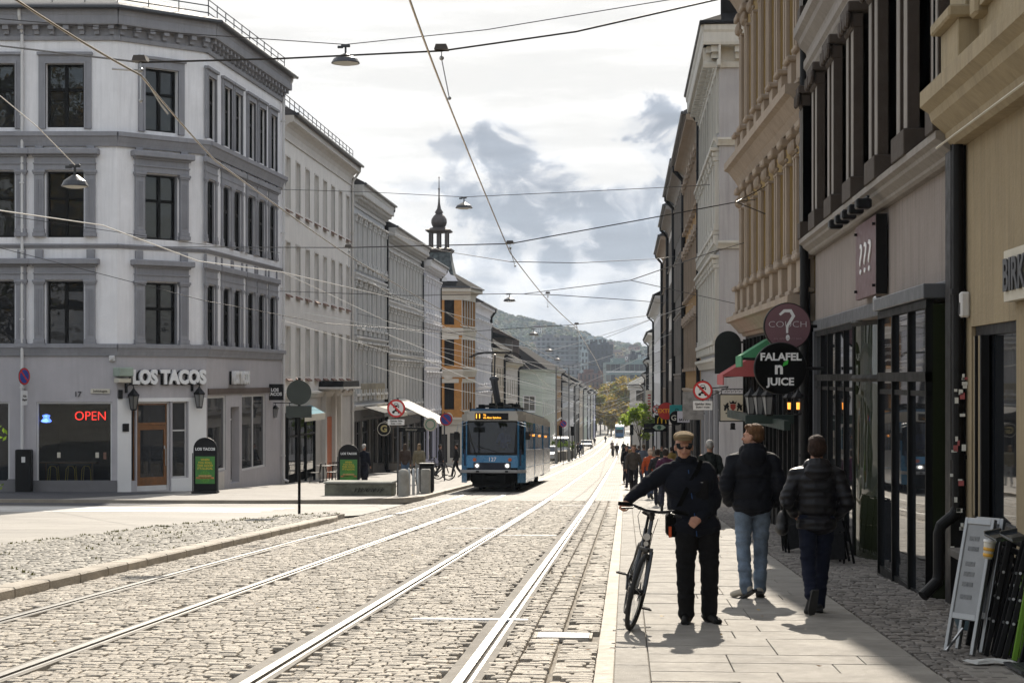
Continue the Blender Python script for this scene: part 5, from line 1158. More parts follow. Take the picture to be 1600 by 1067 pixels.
right_building('brown grey building squeezed between two dark fronts on the right', (3.2, YU(1045, 3.2)), (3.2, YU(1054.6, 3.2)), zt=12.9, rows=[(9.6, 11.5), (6.3, 8.3), (3, 5), (-.4, 1.4)], n=7, w=1.0, wall='beigegrey', trim='browntrim', kind='plain', gf=-.9, pipem='black', gm='glassold', over=.6)
right_building('slim umber fronted building with black roof edge on the right', (3.2, YU(1036, 3.2)), (3.2, YU(1044.7, 3.2)), zt=12.3, rows=[(9, 11), (5.7, 7.7), (2.4, 4.4), (-1, .8)], n=7, w=1.0, wall='brownwall', trim='tantrim', kind='plain', gf=-1.5, pipem='black', gm='glassold', over=.6)
# lower white house with black roof and those behind it
rows_ = [('whitewall', 'bright white house with black roof below the tall dark fronts', 3.25, 1036, 1022, 8.9), ('beigegrey', 'grey beige house before the light stone building', 3.25, 1021.5, 1014, 7.0)]
for c, l, u, pf, pn, zt in rows_:
    a, bb_ = YU(pn, u), YU(pf, u)
    right_building(l, (u, a), (u, bb_+.3), zt=zt, rows=[(zt-3.3, zt-1.5), (zt-6.5, zt-4.6), (zt-9.7, zt-7.8)], n=8, w=1.1, wall=c, trim='palestone', kind='plain', gf=zt-10.6, roofm='roofdark', pipem='black', over=.7)
y = YU(1014, 3.25)+1
ng = XY(985, 330); rg = thing('stone_building', 'light grey stone building with a slate roof closing the right side of the street', 'building', (3, 330, zg(330)))
f10 = Face(rg, (ng[0], 352), ng); f11 = Face(rg, ng, (ng[0]+14, ng[1]+.5)); zt = .4
for f, n in ((f10, 6), (f11, 4)):
    for i in range(n):
        for z0 in (-2.6, -6.0): f.window(f.L*(i+.5)/n, z0, 1.3, 2.0, 'arch', 'dframe', 'glass', .16, .2, 'palestone')
    f.wall(-12, zt, M['beigegrey'], .3); f.band(-3.6, -3.3, .2, M['palestone']); f.band(-7.3, -7, .2, M['palestone']); cove(f, -.5, .4, .5, M['palestone'], e0=.5 if f is f11 else 0)
massing(rg, [f10.A.xy, ng, f11.B.xy], [(10, 352), (14, 345)], -12, zt, M['beigegrey']); roof(rg, [f10.A.xy, ng, f11.B.xy], .45, .6, 6, 3.4, 'slate')
pos_ = ('first', 'second', 'third', 'fourth', 'fifth')
y = 238
for i in range(3):
    L_ = 28; zt = zg(y)+13-i; right_building(f'pale tenement far down on the right, {pos_[i]} before the light stone building', (3.3, y+L_), (3.3, y+.2), zt=zt, rows=[(zt-3.3, zt-1.4), (zt-6.6, zt-4.6)], n=7, w=1.1, wall=('lilac', 'cream', 'beige')[i], trim='palestone', kind='plain', gf=zt-8, roofm='roofdark', pipem='black', over=.6, group='tenements far down on the right'); y += L_
# ================= street furniture and signs =================
RNG = random.Random(77)
# island sign seen from behind
p = G(467, 41.3, .1); post = -(1.59+(592-613)/F*41.3-p.z); pc = Vector((p.x, p.y, 1.59+(592-613)/F*41.3))
disc_sign(pc, .3, 'back', 'road_sign', 'round road sign seen from behind with a blank plate under it on the cobbled island', post=post, plate_=(.62, .28, -.46, None, 0), m_post='dframe')
# no motor vehicles signs
Z = 58; pc = W(619, 638, Z); disc_sign(pc, .31, 'nocar', 'road_sign', 'red ringed no motor vehicles sign on a post behind the stone planter', post=G(620, Z).z-pc.z, post_x=.05, plate_=(.56, .19, -.46, 'Gjelder ikke\nbuss i rute', .085))
Z = 54; pc = W(1098, 610, Z)
def br(o): b = MB().mat(M['black']); b.tube([(.1, .05, .05), (.8, .05, .12)], .02, 6).tube([(.1, .05, -.25), (.8, .05, .1)], .012, 6).tube([(0, .05, -.6), (0, .05, .35)], .03, 6); B(b, 'bracket', o)
disc_sign(pc, .31, 'nocar', 'road_sign', 'red ringed no motor vehicles sign on a wall bracket left of the crest sign', plate_=(.6, .28, -.47, 'Gjelder ikke\nbuss i rute', .1), extra=br)
Z = 81; pc = W(697, 655, Z); disc_sign(pc, .3, 'nopark', 'road_sign', 'blue and red no parking sign on a slim post left of the tram', post=G(693, Z).z-pc.z, post_x=-.08)
Z = 110; pc = W(1026, 639, Z); disc_sign(pc, .26, 'nocar', 'road_sign', 'small distant no motor vehicles sign left of the red EXTRA disc', plate_=(.5, .2, -.4, None, 0), extra=lambda o: B(MB().mat(M['darkgrey']).tube([(0, .05, .3), (0, .05, G(1026, 110).z-pc.z)], .035, 6), 'post', o))
Z = 150; pc = W(880, 662, Z); disc_sign(pc, .3, 'nopark', 'road_sign', 'far blue no parking sign between the tram and the white van', post=G(880, Z).z-pc.z)
# A-frames
def aframe(px, pyb, Z, w, h, label):
    p = G(px, Z, .12); o = thing('sandwich_board', label, 'a-board', p, 0.03, 'green taco sandwich boards'); w2 = w/2
    sil = [(-w2, 0.06), (w2, .06), (w2, h-w2*.95)]+[(w2*cos(t), h-w2*.95+w2*.95*sin(t)) for t in [pi*k/12 for k in range(1, 12)]]+[(-w2, h-w2*.95)]
    b = MB().mat(M['black']); b.prism(sil, -.05, .02, 'y').box(-w2-.03, w2+.03, -.25, .25, 0, .07, .01); B(b, 'board', o)
    b = MB().mat(M['darkgrey']); b.tube([(-w2-.03, -.03, 0), (-w2-.03, -.03, h*.72)], .02, 6).tube([(w2+.03, -.03, 0), (w2+.03, -.03, h*.72)], .02, 6); B(b, 'frame', o)
    b = MB().mat(mat('poster green', (.05, .2, .035), .5, var=.1, vs=4)); b.box(-w2*.82, w2*.82, -.065, -.05, .17*h, .66*h); po = B(b, 'poster', o)
    b = MB().mat(mat('sandwich bread', (.5, .2, .06), .6, var=.2, vs=20)); b.box(-w2*.75, w2*.75, -.069, -.0655, .19*h+.13, .19*h+.19).mat(mat('sandwich filling', (.1, .3, .04), .7, var=.3, vs=30)).lathe([(w2*.5, .066), (w2*.5, .069)], 20, (0, 0, .19*h+.2), 'y').mat(mat('sandwich crust', (.45, .3, .1), .6, var=.2, vs=20)).box(-w2*.55, w2*.55, -.072, -.0695, .19*h+.2, .19*h+.26); B(b, 'sandwich_picture', po)
    me = text_mesh('WHEN\nYOU ROLL\nTHIS GOOD\nIT\'S ILLEGAL', h*.055, .002, .0015, mat('poster yellow', (.6, .45, .03), .6, var=0), sx=.95); link('lettering', me, po, (0, -.067, .52*h))
    link('lettering', text_mesh('LOS TACOS', h*.068, .003, .004, M['white']), o, (0, -.055, h*.79))
aframe(321, 772, 59.7, .82, 1.92, 'green poster sandwich board beside the corner restaurant door'); aframe(545, 756, 66, .8, 1.7, 'green poster sandwich board standing behind the mossy concrete planter')
# planter
Z = 57.6; p = G(563.5, Z, .1); b = MB().mat(mat('mossy concrete', (.17, .17, .13), .95, var=.3, vs=2, bump=.6, bs=20, dirt=.5)); b.box(-1.13, 1.13, -.5, .5, 0, .42, .03)
o = tag(B(b, 'planter', None, p), 'long low mossy concrete planter with scrawled graffiti at the kerb', 'planter'); b = MB().mat(mat('cool planter cap', (.3, .3, .26), .9, var=.2)); b.box(-1.16, 1.16, -.53, .53, .42, .49, .02); B(b, 'cap', o)
b = MB().mat(M['blackmatt']); 
for i in range(9): x = -.15+i*.11; b.tube([(x+RNG.uniform(-.04, .04), -.505, .12+RNG.random()*.1), (x+.08, -.505, .3), (x+RNG.uniform(0, .12), -.505, .16), (x+.12, -.505, .27)], .009, 4)
B(b, 'graffiti', o)
# bollards
def bollard(px, Z, w, h, label, dome=True, d=None):
    b = MB().mat(mat('grey granite bollard', (.3, .29, .26), .85, var=.15, vs=3, bump=.5)); d = d or w; p = G(px, Z, .1)
    if dome: b.lathe([(w/2*1.02, 0), (w/2, h*.8), (w/2*.93, h*.9), (w/2*.7, h*.97), (w/2*.3, h), (0, h)], 20, cap=False)
    else: b.box(-w/2, w/2, -d/2, d/2, 0, h, .03)
    return tag(B(b, 'bollard', None, p, smooth=dome), label, 'bollard', 'stone bollards at the street corner')
bollard(630.5, 57.0, .36, .9, 'round topped stone bollard nearest the concrete planter'); bollard(665, 60.3, .32, .86, 'squared stone bollard in front of the black litter bin', False)
for i, px in enumerate((639, 646, 653)):
    p = G(px, 58.2+i*.5, .1); b = MB().mat(M['steel']); b.lathe([(.05, 0), (.05, .86), (.035, .9), (0, .91)], 10, cap=False); tag(B(b, 'post', None, p, smooth=True), ('slim grey post touching the round stone bollard', 'slim grey post in the middle of the row of three', 'slim grey post closest to the black litter bin')[i], 'post', 'slim posts between the bollards')
p = G(667, 61.2, .1); b = MB().mat(M['black']); b.box(-.24, .24, -.24, .24, .04, 1.0, .03).box(-.27, .27, -.27, .27, 1.0, 1.06, .02).box(-.2, .2, -.2, .2, 0, .04); tag(B(b, 'litter_bin', None, p), 'black square litter bin behind the stone bollard', 'bin')
# row of ribbed stools / terrace chairs (black woven) left
def cafe_chair(name, label, loc, rz, group, col='black'):
    o = thing(name, label, 'chair', loc, rz, group); m = M[col]
    b = MB().mat(m); b.box(-.21, .21, -.2, .2, .43, .46, .008); B(b, 'seat', o)
    b = MB().mat(m); b.tube([(-.21, .2, .44), (-.22, .26, .86), (.22, .26, .86), (.21, .2, .44)], .014, 6)
    for i in range(5): x = -.16+i*.08; b.tube([(x, .21, .5), (x, .26, .85)], .01, 5)
    B(b, 'backrest', o)
    for sx in (-1, 1):
        for sy in (-1, 1): b = MB().mat(m); b.tube([(sx*.2, sy*.18, .43), (sx*.22, sy*.22, 0)], .013, 6); B(b, 'leg', o)
    return o
def cafe_table(label, loc, group):
    o = thing('cafe_table', label, 'table', loc, 0, group); b = MB().mat(M['black']); b.lathe([(.33, .72), (.35, .735), (.33, .75)], 18); B(b, 'tabletop', o)
    b = MB().mat(M['black']); b.lathe([(.2, 0), (.2, .02), (.03, .04), (.025, .72)], 10); B(b, 'pedestal', o)
c0 = None; cols_ = ['just past the corner building', 'second past the corner building', 'third past the corner building', 'fourth past the corner building', 'middle of the pavement row', 'sixth in the pavement row', 'seventh in the pavement row', 'near the orange door', 'beside the orange door', 'beyond the orange door']
for i in range(10):
    x, y = -14.2+RNG.uniform(0, .9)+(i % 2)*.7, 75.6+i*.95; loc = (x, y, zg(y)+.11); rz = RNG.choice((0, pi/2, pi, -pi/2))+RNG.uniform(-.3, .3)
    lab = 'black metal terrace chair '+cols_[i]
    if c0 is None: c0 = cafe_chair('terrace_chair', lab, loc, rz, 'black terrace chairs on the left pavement')
    else: copy_tree(c0, loc, rz, lab)
for i in range(4):
    y = 76.5+i*2.4; cafe_table('round black terrace table '+('closest to the corner building', 'second from the corner building', 'before the orange door', 'past the orange door')[i], (-13.5, y, zg(y)+.11), 'round terrace tables')
# low black railing in front of the terrace
o = thing('terrace_railing', 'low black railing round the terrace chairs beyond the corner building', 'railing', (-12.6, 75.2, zg(75.2)+.11)); b = MB().mat(M['black'])
for y in [k*.14 for k in range(64)]: b.box(-.012, .012, y, y+.022, .1+zg(75.2+y)-zg(75.2), .92+zg(75.2+y)-zg(75.2))
B(b, 'bars', o); b = MB().mat(M['black']); b.tube([(0, 0, .93), (0, 9, .93+zg(84.2)-zg(75.2))], .022, 6).tube([(0, 0, .1), (0, 9, .1+zg(84.2)-zg(75.2))], .018, 6); B(b, 'handrail', o)
# shop awnings farther left
def awning(p0, L_, out, drop, m, label, ang=pi/2, th=.05, val=.25, closed=False):
    o = thing('awning', label, 'awning', p0, ang); b = MB().mat(m); 
    b.prism([(0, 0), (-out, -drop), (-out, -drop-th)]+([(0, -drop-th)] if closed else [(0, -th)]), 0, L_, 'x')
    b.box(0, L_, -out-.02, -out+.01, -drop-val, -drop); B(b, 'awning_cloth', o)
    b = MB().mat(M['darkgrey'])
    for x in (.15, L_-.15): b.tube([(x, 0, -.6), (x, -out*.95, -drop-.06)], .018, 5)
    B(b, 'awning_arm', o)
awning((-14.7, 96, 0.05), 4.6, 1.2, .35, mat('black awning cloth', (.03, .03, .03), .9), 'black awning of the fur trimmed shop under the grey ornate building')
awning((-14.7, 101, 0.0), 4.4, 1.3, .4, M['cream'], 'cream scalloped awning beside the black awning')
awning((-14.7, 107.3, .3), 7, 3.1, 1.5, mat('white awning cloth', (.66, .62, .56), .8), 'big white slanting awning over the shop of the long ornate building', val=.15)
b = MB().mat(M['black']); b.box(-.9, .9, -.05, .05, -.14, .14); o = tag(B(b, 'shop_sign', None, W(643, 671, 106)), 'narrow black shop name board at the white awning', 'sign'); link('lettering', text_mesh('Blomster', .2, .003, .002, M['cream']), o, (0, -.055, 0))
b = MB().mat(mat('fascia with gold lettering', (.3, .26, .18), .6, var=.2)); b.box(94.5, 105, -.1, 0, -.1, .9) if 0 else b.box(0, 9.5, -.12, 0, .45, 1.35, .02)
tag(B(b, 'shop_fascia', None, (-14.75, 95, 0), (0, 0, pi/2)), 'pale weathered shop fascia above the two awnings', 'sign board')
pc = W(600, 670, 94); b = MB().mat(M['black']); b.lathe([(.42, -.05), (.42, .05)], 28, axis='y').mat(M['cream']).lathe([(.37, .051), (.37, .056)], 28, axis='y').mat(M['black']).lathe([(.33, .057), (.33, .061)], 28, axis='y'); o = tag(B(b, 'hanging_sign', None, pc), 'round black hanging sign with a gold letter G on the left side', 'sign'); link('lettering', text_mesh('G', .5, .003, .02, mat('gilt', (.5, .42, .18), .4)), o, (0, -.066, 0))
pc = W(672.5, 663, 103); b = MB().mat(M['cream']); b.lathe([(.4, -.05), (.4, .05)], 28, axis='y').mat(mat('pharmacy green', (.1, .3, .18), .5)).lathe([(.3, .051), (.3, .056)], 28, axis='y').mat(M['cream']).lathe([(.24, .057), (.24, .06)], 28, axis='y'); tag(B(b, 'hanging_sign', None, pc), 'round pale green hanging sign above the white awning', 'sign')
# ---------------- right hand projecting signs ----------------
def round_sign(px, py, Z, r, m, label, th=.09, wall=3.35, **k):
    p = W(px, py, Z); o = thing('projecting_sign', label, 'sign', p, 0); b = MB().mat(M['dframe']); b.lathe([(r, -th), (r+.012, -th*.6), (r+.012, th*.6), (r, th)], 48, axis='y'); c = B(b, 'casing', o)
    b = MB().mat(m); b.lathe([(r*.975, th+.001), (r*.975, th+.004)], 48, axis='y'); B(b, 'face', c); b = MB().mat(M['black']); b.tube([(r*.9, 0, .0), (wall-p.x, 0, .0)], .03, 8); B(b, 'bracket', o); return o
plum = mat('dusty plum acrylic', (.16, .075, .09), .35, var=.04, vs=2)
cs_ = round_sign(1230, 510, 30.4, .405, plum, 'round plum COUCH bar sign with a white question mark, above the black disc')
for x, ch in zip((-.28, -.15, .01, .17, .30), 'COUCH' if 0 else ('c', 'o', 'u', 'c', 'h')): pass
link('lettering', text_mesh('COUCH', .155, .003, -.004, M['white'], sx=1.2), cs_, (0, -.1, .03)); link('lettering', text_mesh('AN APERITIVO BAR', .05, .002, -.0005, mat('faded lettering', (.35, .22, .24), .5), sx=1.15), cs_, (0, -.1, -.22))
q = MB().mat(M['white']); q.tube([(-.14, 0, .2), (-.06, 0, .27), (.05, 0, .27), (.1, 0, .18), (.04, 0, .08), (-.01, 0, .0), (-.01, 0, -.12)], [.022, .032, .036, .036, .03, .026, .02], 6).ball((-.0, 0, -.2), (.035, .02, .055), 8, 6)
q.v = [(x, -.1+y*.05, z) for x, y, z in q.v]; B(q, 'painted_question_mark', cs_)
fs_ = round_sign(1219, 575.5, 29.4, .435, M['blackmatt'], 'round black FALAFEL n JUICE sign with a green leaf')
link('lettering', text_mesh('FALAFEL', .175, .003, .006, M['white'], sx=1.06), fs_, (0, -.1, .19)); link('lettering', text_mesh('n', .3, .003, .01, M['white']), fs_, (-.03, -.1, .0)); link('lettering', text_mesh('JUICE', .175, .003, .006, M['white'], sx=1.06), fs_, (0, -.1, -.23))
b = MB().mat(mat('leaf green', (.04, .45, .05), .5, var=0)); b.prism([(.03, .03), (.05, .1), (.13, .15), (.12, .07)], -.105, -.1, 'y'); B(b, 'leaf_emblem', fs_)
Z = 44; p = W(1137.5, 550, Z); b = MB().mat(mat('dark sign back', (.012, .017, .016), .6, spec=.2)); w2 = .335
b.prism([(-w2, -.55), (w2, -.55), (w2, .2)]+[(w2*cos(t), .2+w2*sin(t)) for t in [pi*k/14 for k in range(1, 14)]]+[(-w2, .2)], -.07, .07, 'y').tube([(w2, 0, .25), (w2+.5, 0, .25)], .03, 6); tag(B(b, 'projecting_sign', None, p), 'unlit black arch topped sign left of the red awning', 'sign')
# crest sign
Z = 46; p = W(1145, 637, Z); o = thing('projecting_sign', 'cream boxed sign with a red and black crest held by two lions', 'sign', p); b = MB().mat(M['black']); b.box(-.36, .36, -.08, .08, -.37, .37, .01).tube([(-.3, 0, .37), (-.3, 0, .5), (.75, 0, .5)], .014, 6).tube([(.3, 0, .37), (.3, 0, .5)], .014, 6)
for k in range(9):
    x = -.2+k*.1; b.tube([(x, 0, .42), (x+.04, 0, .48), (x+.08, 0, .44), (x+.06, 0, .4)], .007, 4)
B(b, 'frame', o); b = MB().mat(M['cream']); b.box(-.33, .33, -.09, -.08, -.34, .34); fc = B(b, 'face', o)
b = MB().mat(mat('crest red', (.35, .04, .03), .5)); b.prism([(-.07, .1), (.07, .1), (.07, 0), (0, -.09), (-.07, 0)], -.096, -.0905, 'y'); B(b, 'crest_shield', fc)
b = MB().mat(M['black'])
for s_ in (-1, 1):
    b.prism([(s_*x, z) for x, z in (((.1, -.08), (.14, -.08), (.16, 0), (.2, -.08), (.24, -.07), (.23, .03), (.26, .1), (.22, .07), (.2, .08), (.15, .14), (.11, .12), (.13, .08), (.09, .04), (.12, .02)) if s_ > 0 else ((.1, -.08), (.12, .02), (.09, .04), (.13, .08), (.11, .12), (.15, .14), (.2, .08), (.22, .07), (.26, .1), (.23, .03), (.24, -.07), (.2, -.08), (.16, 0), (.14, -.08)))], -.096, -.0905, 'y')
b.prism([(-.08, .11), (.08, .11), (.1, .19), (.05, .14), (0, .2), (-.05, .14), (-.1, .19)], -.096, -.0905, 'y').box(-.2, .2, -.096, -.0905, -.16, -.13).box(-.15, .15, -.096, -.0905, -.21, -.195); B(b, 'crest_lions', fc)
b = MB().mat(M['black']); b.box(-.06, .06, -.1, .1, -.55, -.4, .02).lathe([(.08, -.58), (.05, -.5)], 8); B(b, 'downlight', o)
# cluster of small signs
def box_sign(px, py, Z, w, h, m, label, txt=None, size=.2, tm='white', wall=3.1, name='projecting_sign', off=0, dz=0):
    p = W(px, py, Z); o = thing(name, label, 'sign', p); b = MB().mat(m); b.box(-w/2, w/2, -.05, .05, -h/2, h/2, .006); B(b, 'panel', o); b = MB().mat(M['black']); b.tube([(w/2, 0, h*.3), (max(wall-p.x, w/2+.1), 0, h*.3)], .022, 6); B(b, 'bracket', o)
    if txt: link('lettering', text_mesh(txt, size, .003, off, M[tm] if isinstance(tm, str) else tm), o, (0, -.055, dz))
    return o
s1 = round_sign(1041, 642, 92, .46, mat('bright shop red', (.5, .02, .015), .5, var=.03), 'round red disc sign with orange letters EXTRA', wall=3.1); link('lettering', text_mesh('EXTRA', .3, .003, .01, mat('shop orange', (.9, .35, .02), .5, var=0)), s1, (0, -.1, 0))
s2 = box_sign(1056, 646, 80, .58, .8, mat('teal sign', (.01, .28, .27), .5, var=.03), 'teal square sign with a dark squiggle beside the red disc'); b = MB().mat(M['black']); b.tube([(-.18, -.053, .02), (-.12, -.053, .1), (-.05, -.053, .08), (0, -.053, .22), (.1, -.053, .2), (.12, -.053, .08), (.18, -.053, .06)], .018, 5); B(b, 'squiggle', s2)
b = MB().mat(M['cream']); b.box(-.29, .29, -.056, -.051, -.4, -.2); B(b, 'lower_strip', s2)
s3 = round_sign(1057, 653, 74, .3, M['blackmatt'], 'small round black sign with a pale letter G behind the white square', wall=3.1); link('lettering', text_mesh('G', .32, .003, .005, M['cream']), s3, (-.12, -.1, 0))
box_sign(1068, 651, 68, .48, .44, mat('pale lilac sign', (.55, .52, .56), .5, var=.03), 'pale lilac square sign with black letters SAVVY', 'SAVVY', .125, 'black', off=.006, dz=-.12)
s5 = box_sign(1034, 656, 98, .8, .55, M['blackmatt'], 'black box sign with a golden double arch below the red disc'); b = MB().mat(mat('golden yellow', (.8, .5, .02), .5, var=0))
for s_ in (-.12, .12): b.tube([(s_-.12, -.055, -.2), (s_-.09, -.055, .08), (s_, -.055, .2), (s_+.09, -.055, .08), (s_+.12, -.055, -.2)], .03, 6)
B(b, 'arch_emblem', s5)
s6 = box_sign(1030, 667.5, 104, .95, .5, M['blackmatt'], 'black sign with a painted green eye under the golden arches'); b = MB().mat(mat('eye white green', (.4, .5, .38), .5)); b.prism([(-.4, 0), (-.2, -.15), (.2, -.15), (.4, 0), (.2, .15), (-.2, .15)], -.056, -.051, 'y').mat(mat('iris green', (.02, .1, .06), .4)).lathe([(.13, .057), (.13, .06)], 16, axis='y'); B(b, 'painted_eye', s6)
box_sign(1014, 672, 125, .75, .32, M['blackmatt'], 'small black board farther down, left of the painted eye'); box_sign(1013, 665, 132, .7, .3, M['blackmatt'], 'small black board topmost of the two left of the painted eye')
box_sign(1083, 634, 62, .75, 1.0, mat('worn grey board', (.3, .28, .26), .8, var=.2, vs=5), 'worn grey beige hanging board behind the right no motor vehicles sign')
s7 = box_sign(1014.5, 634, 200, .75, 3.6, M['cream'], 'tall narrow cream banner with red vertical lettering far on the right', wall=3.3); b = MB().mat(mat('crest red', (.35, .04, .03), .5))
for k in range(9): b.box(-.18, .18, -.056, -.051, -1.5+k*.33, -1.3+k*.33) if k % 3 else b.box(-.18, .1, -.056, -.051, -1.5+k*.33, -1.32+k*.33)
B(b, 'banner_letters', s7)
# awnings over the falafel shop
awning((3.3, 43.6, 1.59+(592-562)/F*43+.25), 2.6, 1.0, .62, mat('faded red awning cloth', (.42, .09, .09), .85, var=.1), 'faded red awning with a white edge right of the black arch sign', ang=-pi/2, closed=True)
awning((3.35, 40.2, 1.59+(592-540)/F*40+.25), 2.0, .8, .5, mat('green awning cloth', (.06, .25, .12), .85, var=.1), 'small green awning above the red awning', ang=-pi/2, closed=True)
# lanterns on the green board and two lit ones
def street_lantern(px, py, Z, s, label, lit=False, group='white glass lanterns under the green board'):
    p = W(px, py, Z); o = thing('hanging_lantern', label, 'lantern', p, 0, group); k = s
    b = MB().mat(M['black']); b.lathe([(.02*k, .45*k), (.06*k, .36*k), (.2*k, .22*k), (.19*k, .18*k)], 6).lathe([(.1*k, -.3*k), (.12*k, -.26*k)], 6).tube([(0, 0, .45*k), (0, 0, .62*k)], .02*k, 6)
    for j in range(6): t = pi/3*j; b.tube([(.18*k*cos(t), .18*k*sin(t), .19*k), (.11*k*cos(t), .11*k*sin(t), -.27*k)], .01*k, 4)
    B(b, 'lantern_frame', o); b = MB().mat(mat('lit amber bulb', (1, .4, .08), .5, var=0, emit=(1, .33, .05), es=.8) if lit else M['glasspale'])
    if lit: b.lathe([(.045*k, -.14*k), (.05*k, .06*k)], 10)
    else: b.lathe([(.095*k, -.26*k), (.165*k, .175*k)], 6)
    B(b, 'lamp' if lit else 'lantern_glass', o)
for i, px in enumerate((1174, 1187, 1201)): street_lantern(px, 631, 35.5+i*-.8, .78, ('leftmost', 'middle', 'rightmost')[i]+' of the three unlit glass lanterns above the walking man')
for i, px in enumerate((1233, 1247)): street_lantern(px, 632, 32.3-i*1.2, .62, ('left', 'right')[i]+' one of the two lanterns with an amber flame under the black disc', True, 'amber flame lanterns')
b = MB().mat(mat('dark green shop board', (.012, .03, .024), .5)); p = W(1205, 655, 34.5); b.box(-.52, .55, -.05, .05, -.09, .09, .01); tag(B(b, 'sign_board', None, p), 'dark green horizontal board under the three lanterns', 'sign board')
# ---------------- nested woven chairs by the bar (behind the walking man) ----------------
cc = None
for i in range(9):
    px = 1192+i*7.5; Z = 27.6-i*.42; p = G(px, Z, .04); p.x = 3.0+RNG.uniform(-.03, .03)-.25*(i < 2)
    lab = 'black folded terrace chair, '+('leftmost', 'second', 'third', 'fourth', 'fifth', 'sixth', 'seventh', 'eighth', 'last')[i]+' of the leaning row beside the walking man'
    if cc is None:
        cc = thing('folded_chair', lab, 'chair', p, 0, 'folded chairs leaning by the bar front'); m = M['blackmatt']
        b = MB().mat(m); b.tube([(-.25, 0, 0), (-.2, .05, .5), (-.15, .1, .88), (.15, .1, .88), (.2, .05, .5), (.25, 0, 0)], .018, 6); B(b, 'back_frame', cc)
        b = MB().mat(m); b.tube([(-.2, .16, 0), (-.18, .1, .45), (-.15, .08, .6)], .015, 6).tube([(.2, .16, 0), (.18, .1, .45), (.15, .08, .6)], .015, 6); B(b, 'rear_leg', cc)
        b = MB().mat(mat('woven dark rattan', (.025, .025, .028), .6, var=.3, vs=20, bump=1, bs=80)); b.add([(-.17, .075, .45), (.17, .075, .45), (.15, .115, .86), (-.15, .115, .86), (-.17, .095, .45), (.17, .095, .45), (.15, .135, .86), (-.15, .135, .86)], [(0, 1, 2, 3), (7, 6, 5, 4), (0, 4, 5, 1), (2, 6, 7, 3), (1, 5, 6, 2), (0, 3, 7, 4)]).box(-.18, .18, .1, .14, .06, .44, .01); B(b, 'seat', cc)
        cc.rotation_euler = (radians(-6), radians(-10), 0.5)
    else: c = copy_tree(cc, p, None, lab); c.rotation_euler = (radians(-6), radians(-10+i*1.5), .5+RNG.uniform(-.08, .08))
# ---------------- folded furniture bottom right ----------------
def leaning_frame(px, Z, label, w, poster):
    p = G(px, Z, .045); o = thing('poster_stand', label, 'a-board', p, 0, 'aluminium poster stands at the right edge'); b = MB().mat(M['alu']); h = 1.06
    b.box(0, .03, -.02, .02, .0, h, .004).box(w-.03, w, -.02, .02, 0, h, .004).box(.03, w-.03, -.02, .02, h-.05, h, .004).box(.03, w-.03, -.02, .02, .26, .31, .004); B(b, 'frame', o)
    b = MB().mat(mat('glossy faded poster', (.24, .24, .24), .12, var=.1, vs=5) if poster else M['darkgrey']); b.box(.03, w-.03, -.008, .008, .31, h-.05); q = B(b, 'poster', o)
    if poster:
        R = random.Random(5)
        for z in (.42, .52, .6, .68, .8, .88): b = MB().mat(mat('poster print grey', (.12, .12, .12), .3, var=.2, vs=10)); b.box(.07, w-.07-R.uniform(0, .06), -.011, -.0085, z, z+.035); B(b, 'print_line', q)
        b = MB().mat(M['steel']); b.tube([(.04, -.03, 0), (.04, .12, .2)], .012, 5); B(b, 'foot', o)
    o.rotation_euler = (radians(-14), 0, radians(-52)); return o
leaning_frame(1476, 13.5, 'aluminium framed glossy poster stand leaning in front of the folded chairs', .29, True); leaning_frame(1494, 13.65, 'second aluminium frame leaning right behind the glossy poster', .27, False)
cc = None; ordn = ('first', 'second', 'third', 'fourth', 'fifth', 'sixth', 'seventh', 'eighth', 'ninth', 'tenth', 'eleventh')
for i in range(11):
    green = i in (6, 9); px = 1516+i*10.5; Z = 13.75-i*.1; p = G(px, Z, .035)
    lab = (f'bright green folding chair, {"left" if i == 6 else "right"} one of the two at the right edge') if green else f'black folding chair, {ordn[i]} from the poster stands in the leaning stack'
    o = thing('folding_chair', lab, 'chair', p, 0, 'folding chairs stacked at the right edge'); m = mat('lime green lacquer', (.13, .28, .012), .35, var=.05) if green else M['black']; h = .92 if not green else .8
    b = MB().mat(m); b.box(-.02, .02, -.2, -.17, 0, h, .004).box(-.02, .02, .17, .2, 0, h, .004); B(b, 'front_frame', o)
    b = MB().mat(m); b.box(.03, .06, -.17, -.145, .02, h-.12, .004).box(.03, .06, .145, .17, .02, h-.12, .004); B(b, 'rear_frame', o)
    b = MB().mat(m)
    for k in range(4): z = h-.06-k*.07; b.box(-.015, .01, -.17, .17, z, z+.045, .003)
    B(b, 'backrest', o); b = MB().mat(m)
    for k in range(6): z = .2+k*.058; b.box(.062, .078, -.16, .16, z, z+.04, .003)
    B(b, 'seat', o)
    if not green: b = MB().mat(M['steel']); b.box(-.024, -.02, -.19, -.18, h*.6, h*.62).tube([(0, -.21, h*.5), (0, -.205, h*.5)], .012, 6).tube([(0, -.21, h*.72), (0, -.205, h*.72)], .012, 6).tube([(0, -.21, h*.3), (0, -.205, h*.3)], .012, 6); B(b, 'rivets', o)
    o.rotation_euler = (radians(RNG.uniform(-3, 2)), radians(12+RNG.uniform(-2, 3)), radians(-8+RNG.uniform(-5, 5)))
for i, px in enumerate((1560, 1585)):
    p = W(px, 838, 13.0-i*.2); b = MB().mat(mat('dark glass tray', (.1, .11, .12), .08, var=0, metal=.6)); b.box(-.07, .07, -.09, .09, -.01, .01, .004).box(-.07, .07, -.09, -.075, .01, .03).box(-.07, .07, .075, .09, .01, .03); o = tag(B(b, 'tray', None, p, (radians(12), radians(-8), .3)), ('dark shiny metal tray lying on the folded chairs beside the paper cup', 'dark shiny metal tray lying on the folded chairs at the photo edge')[i], 'tray')
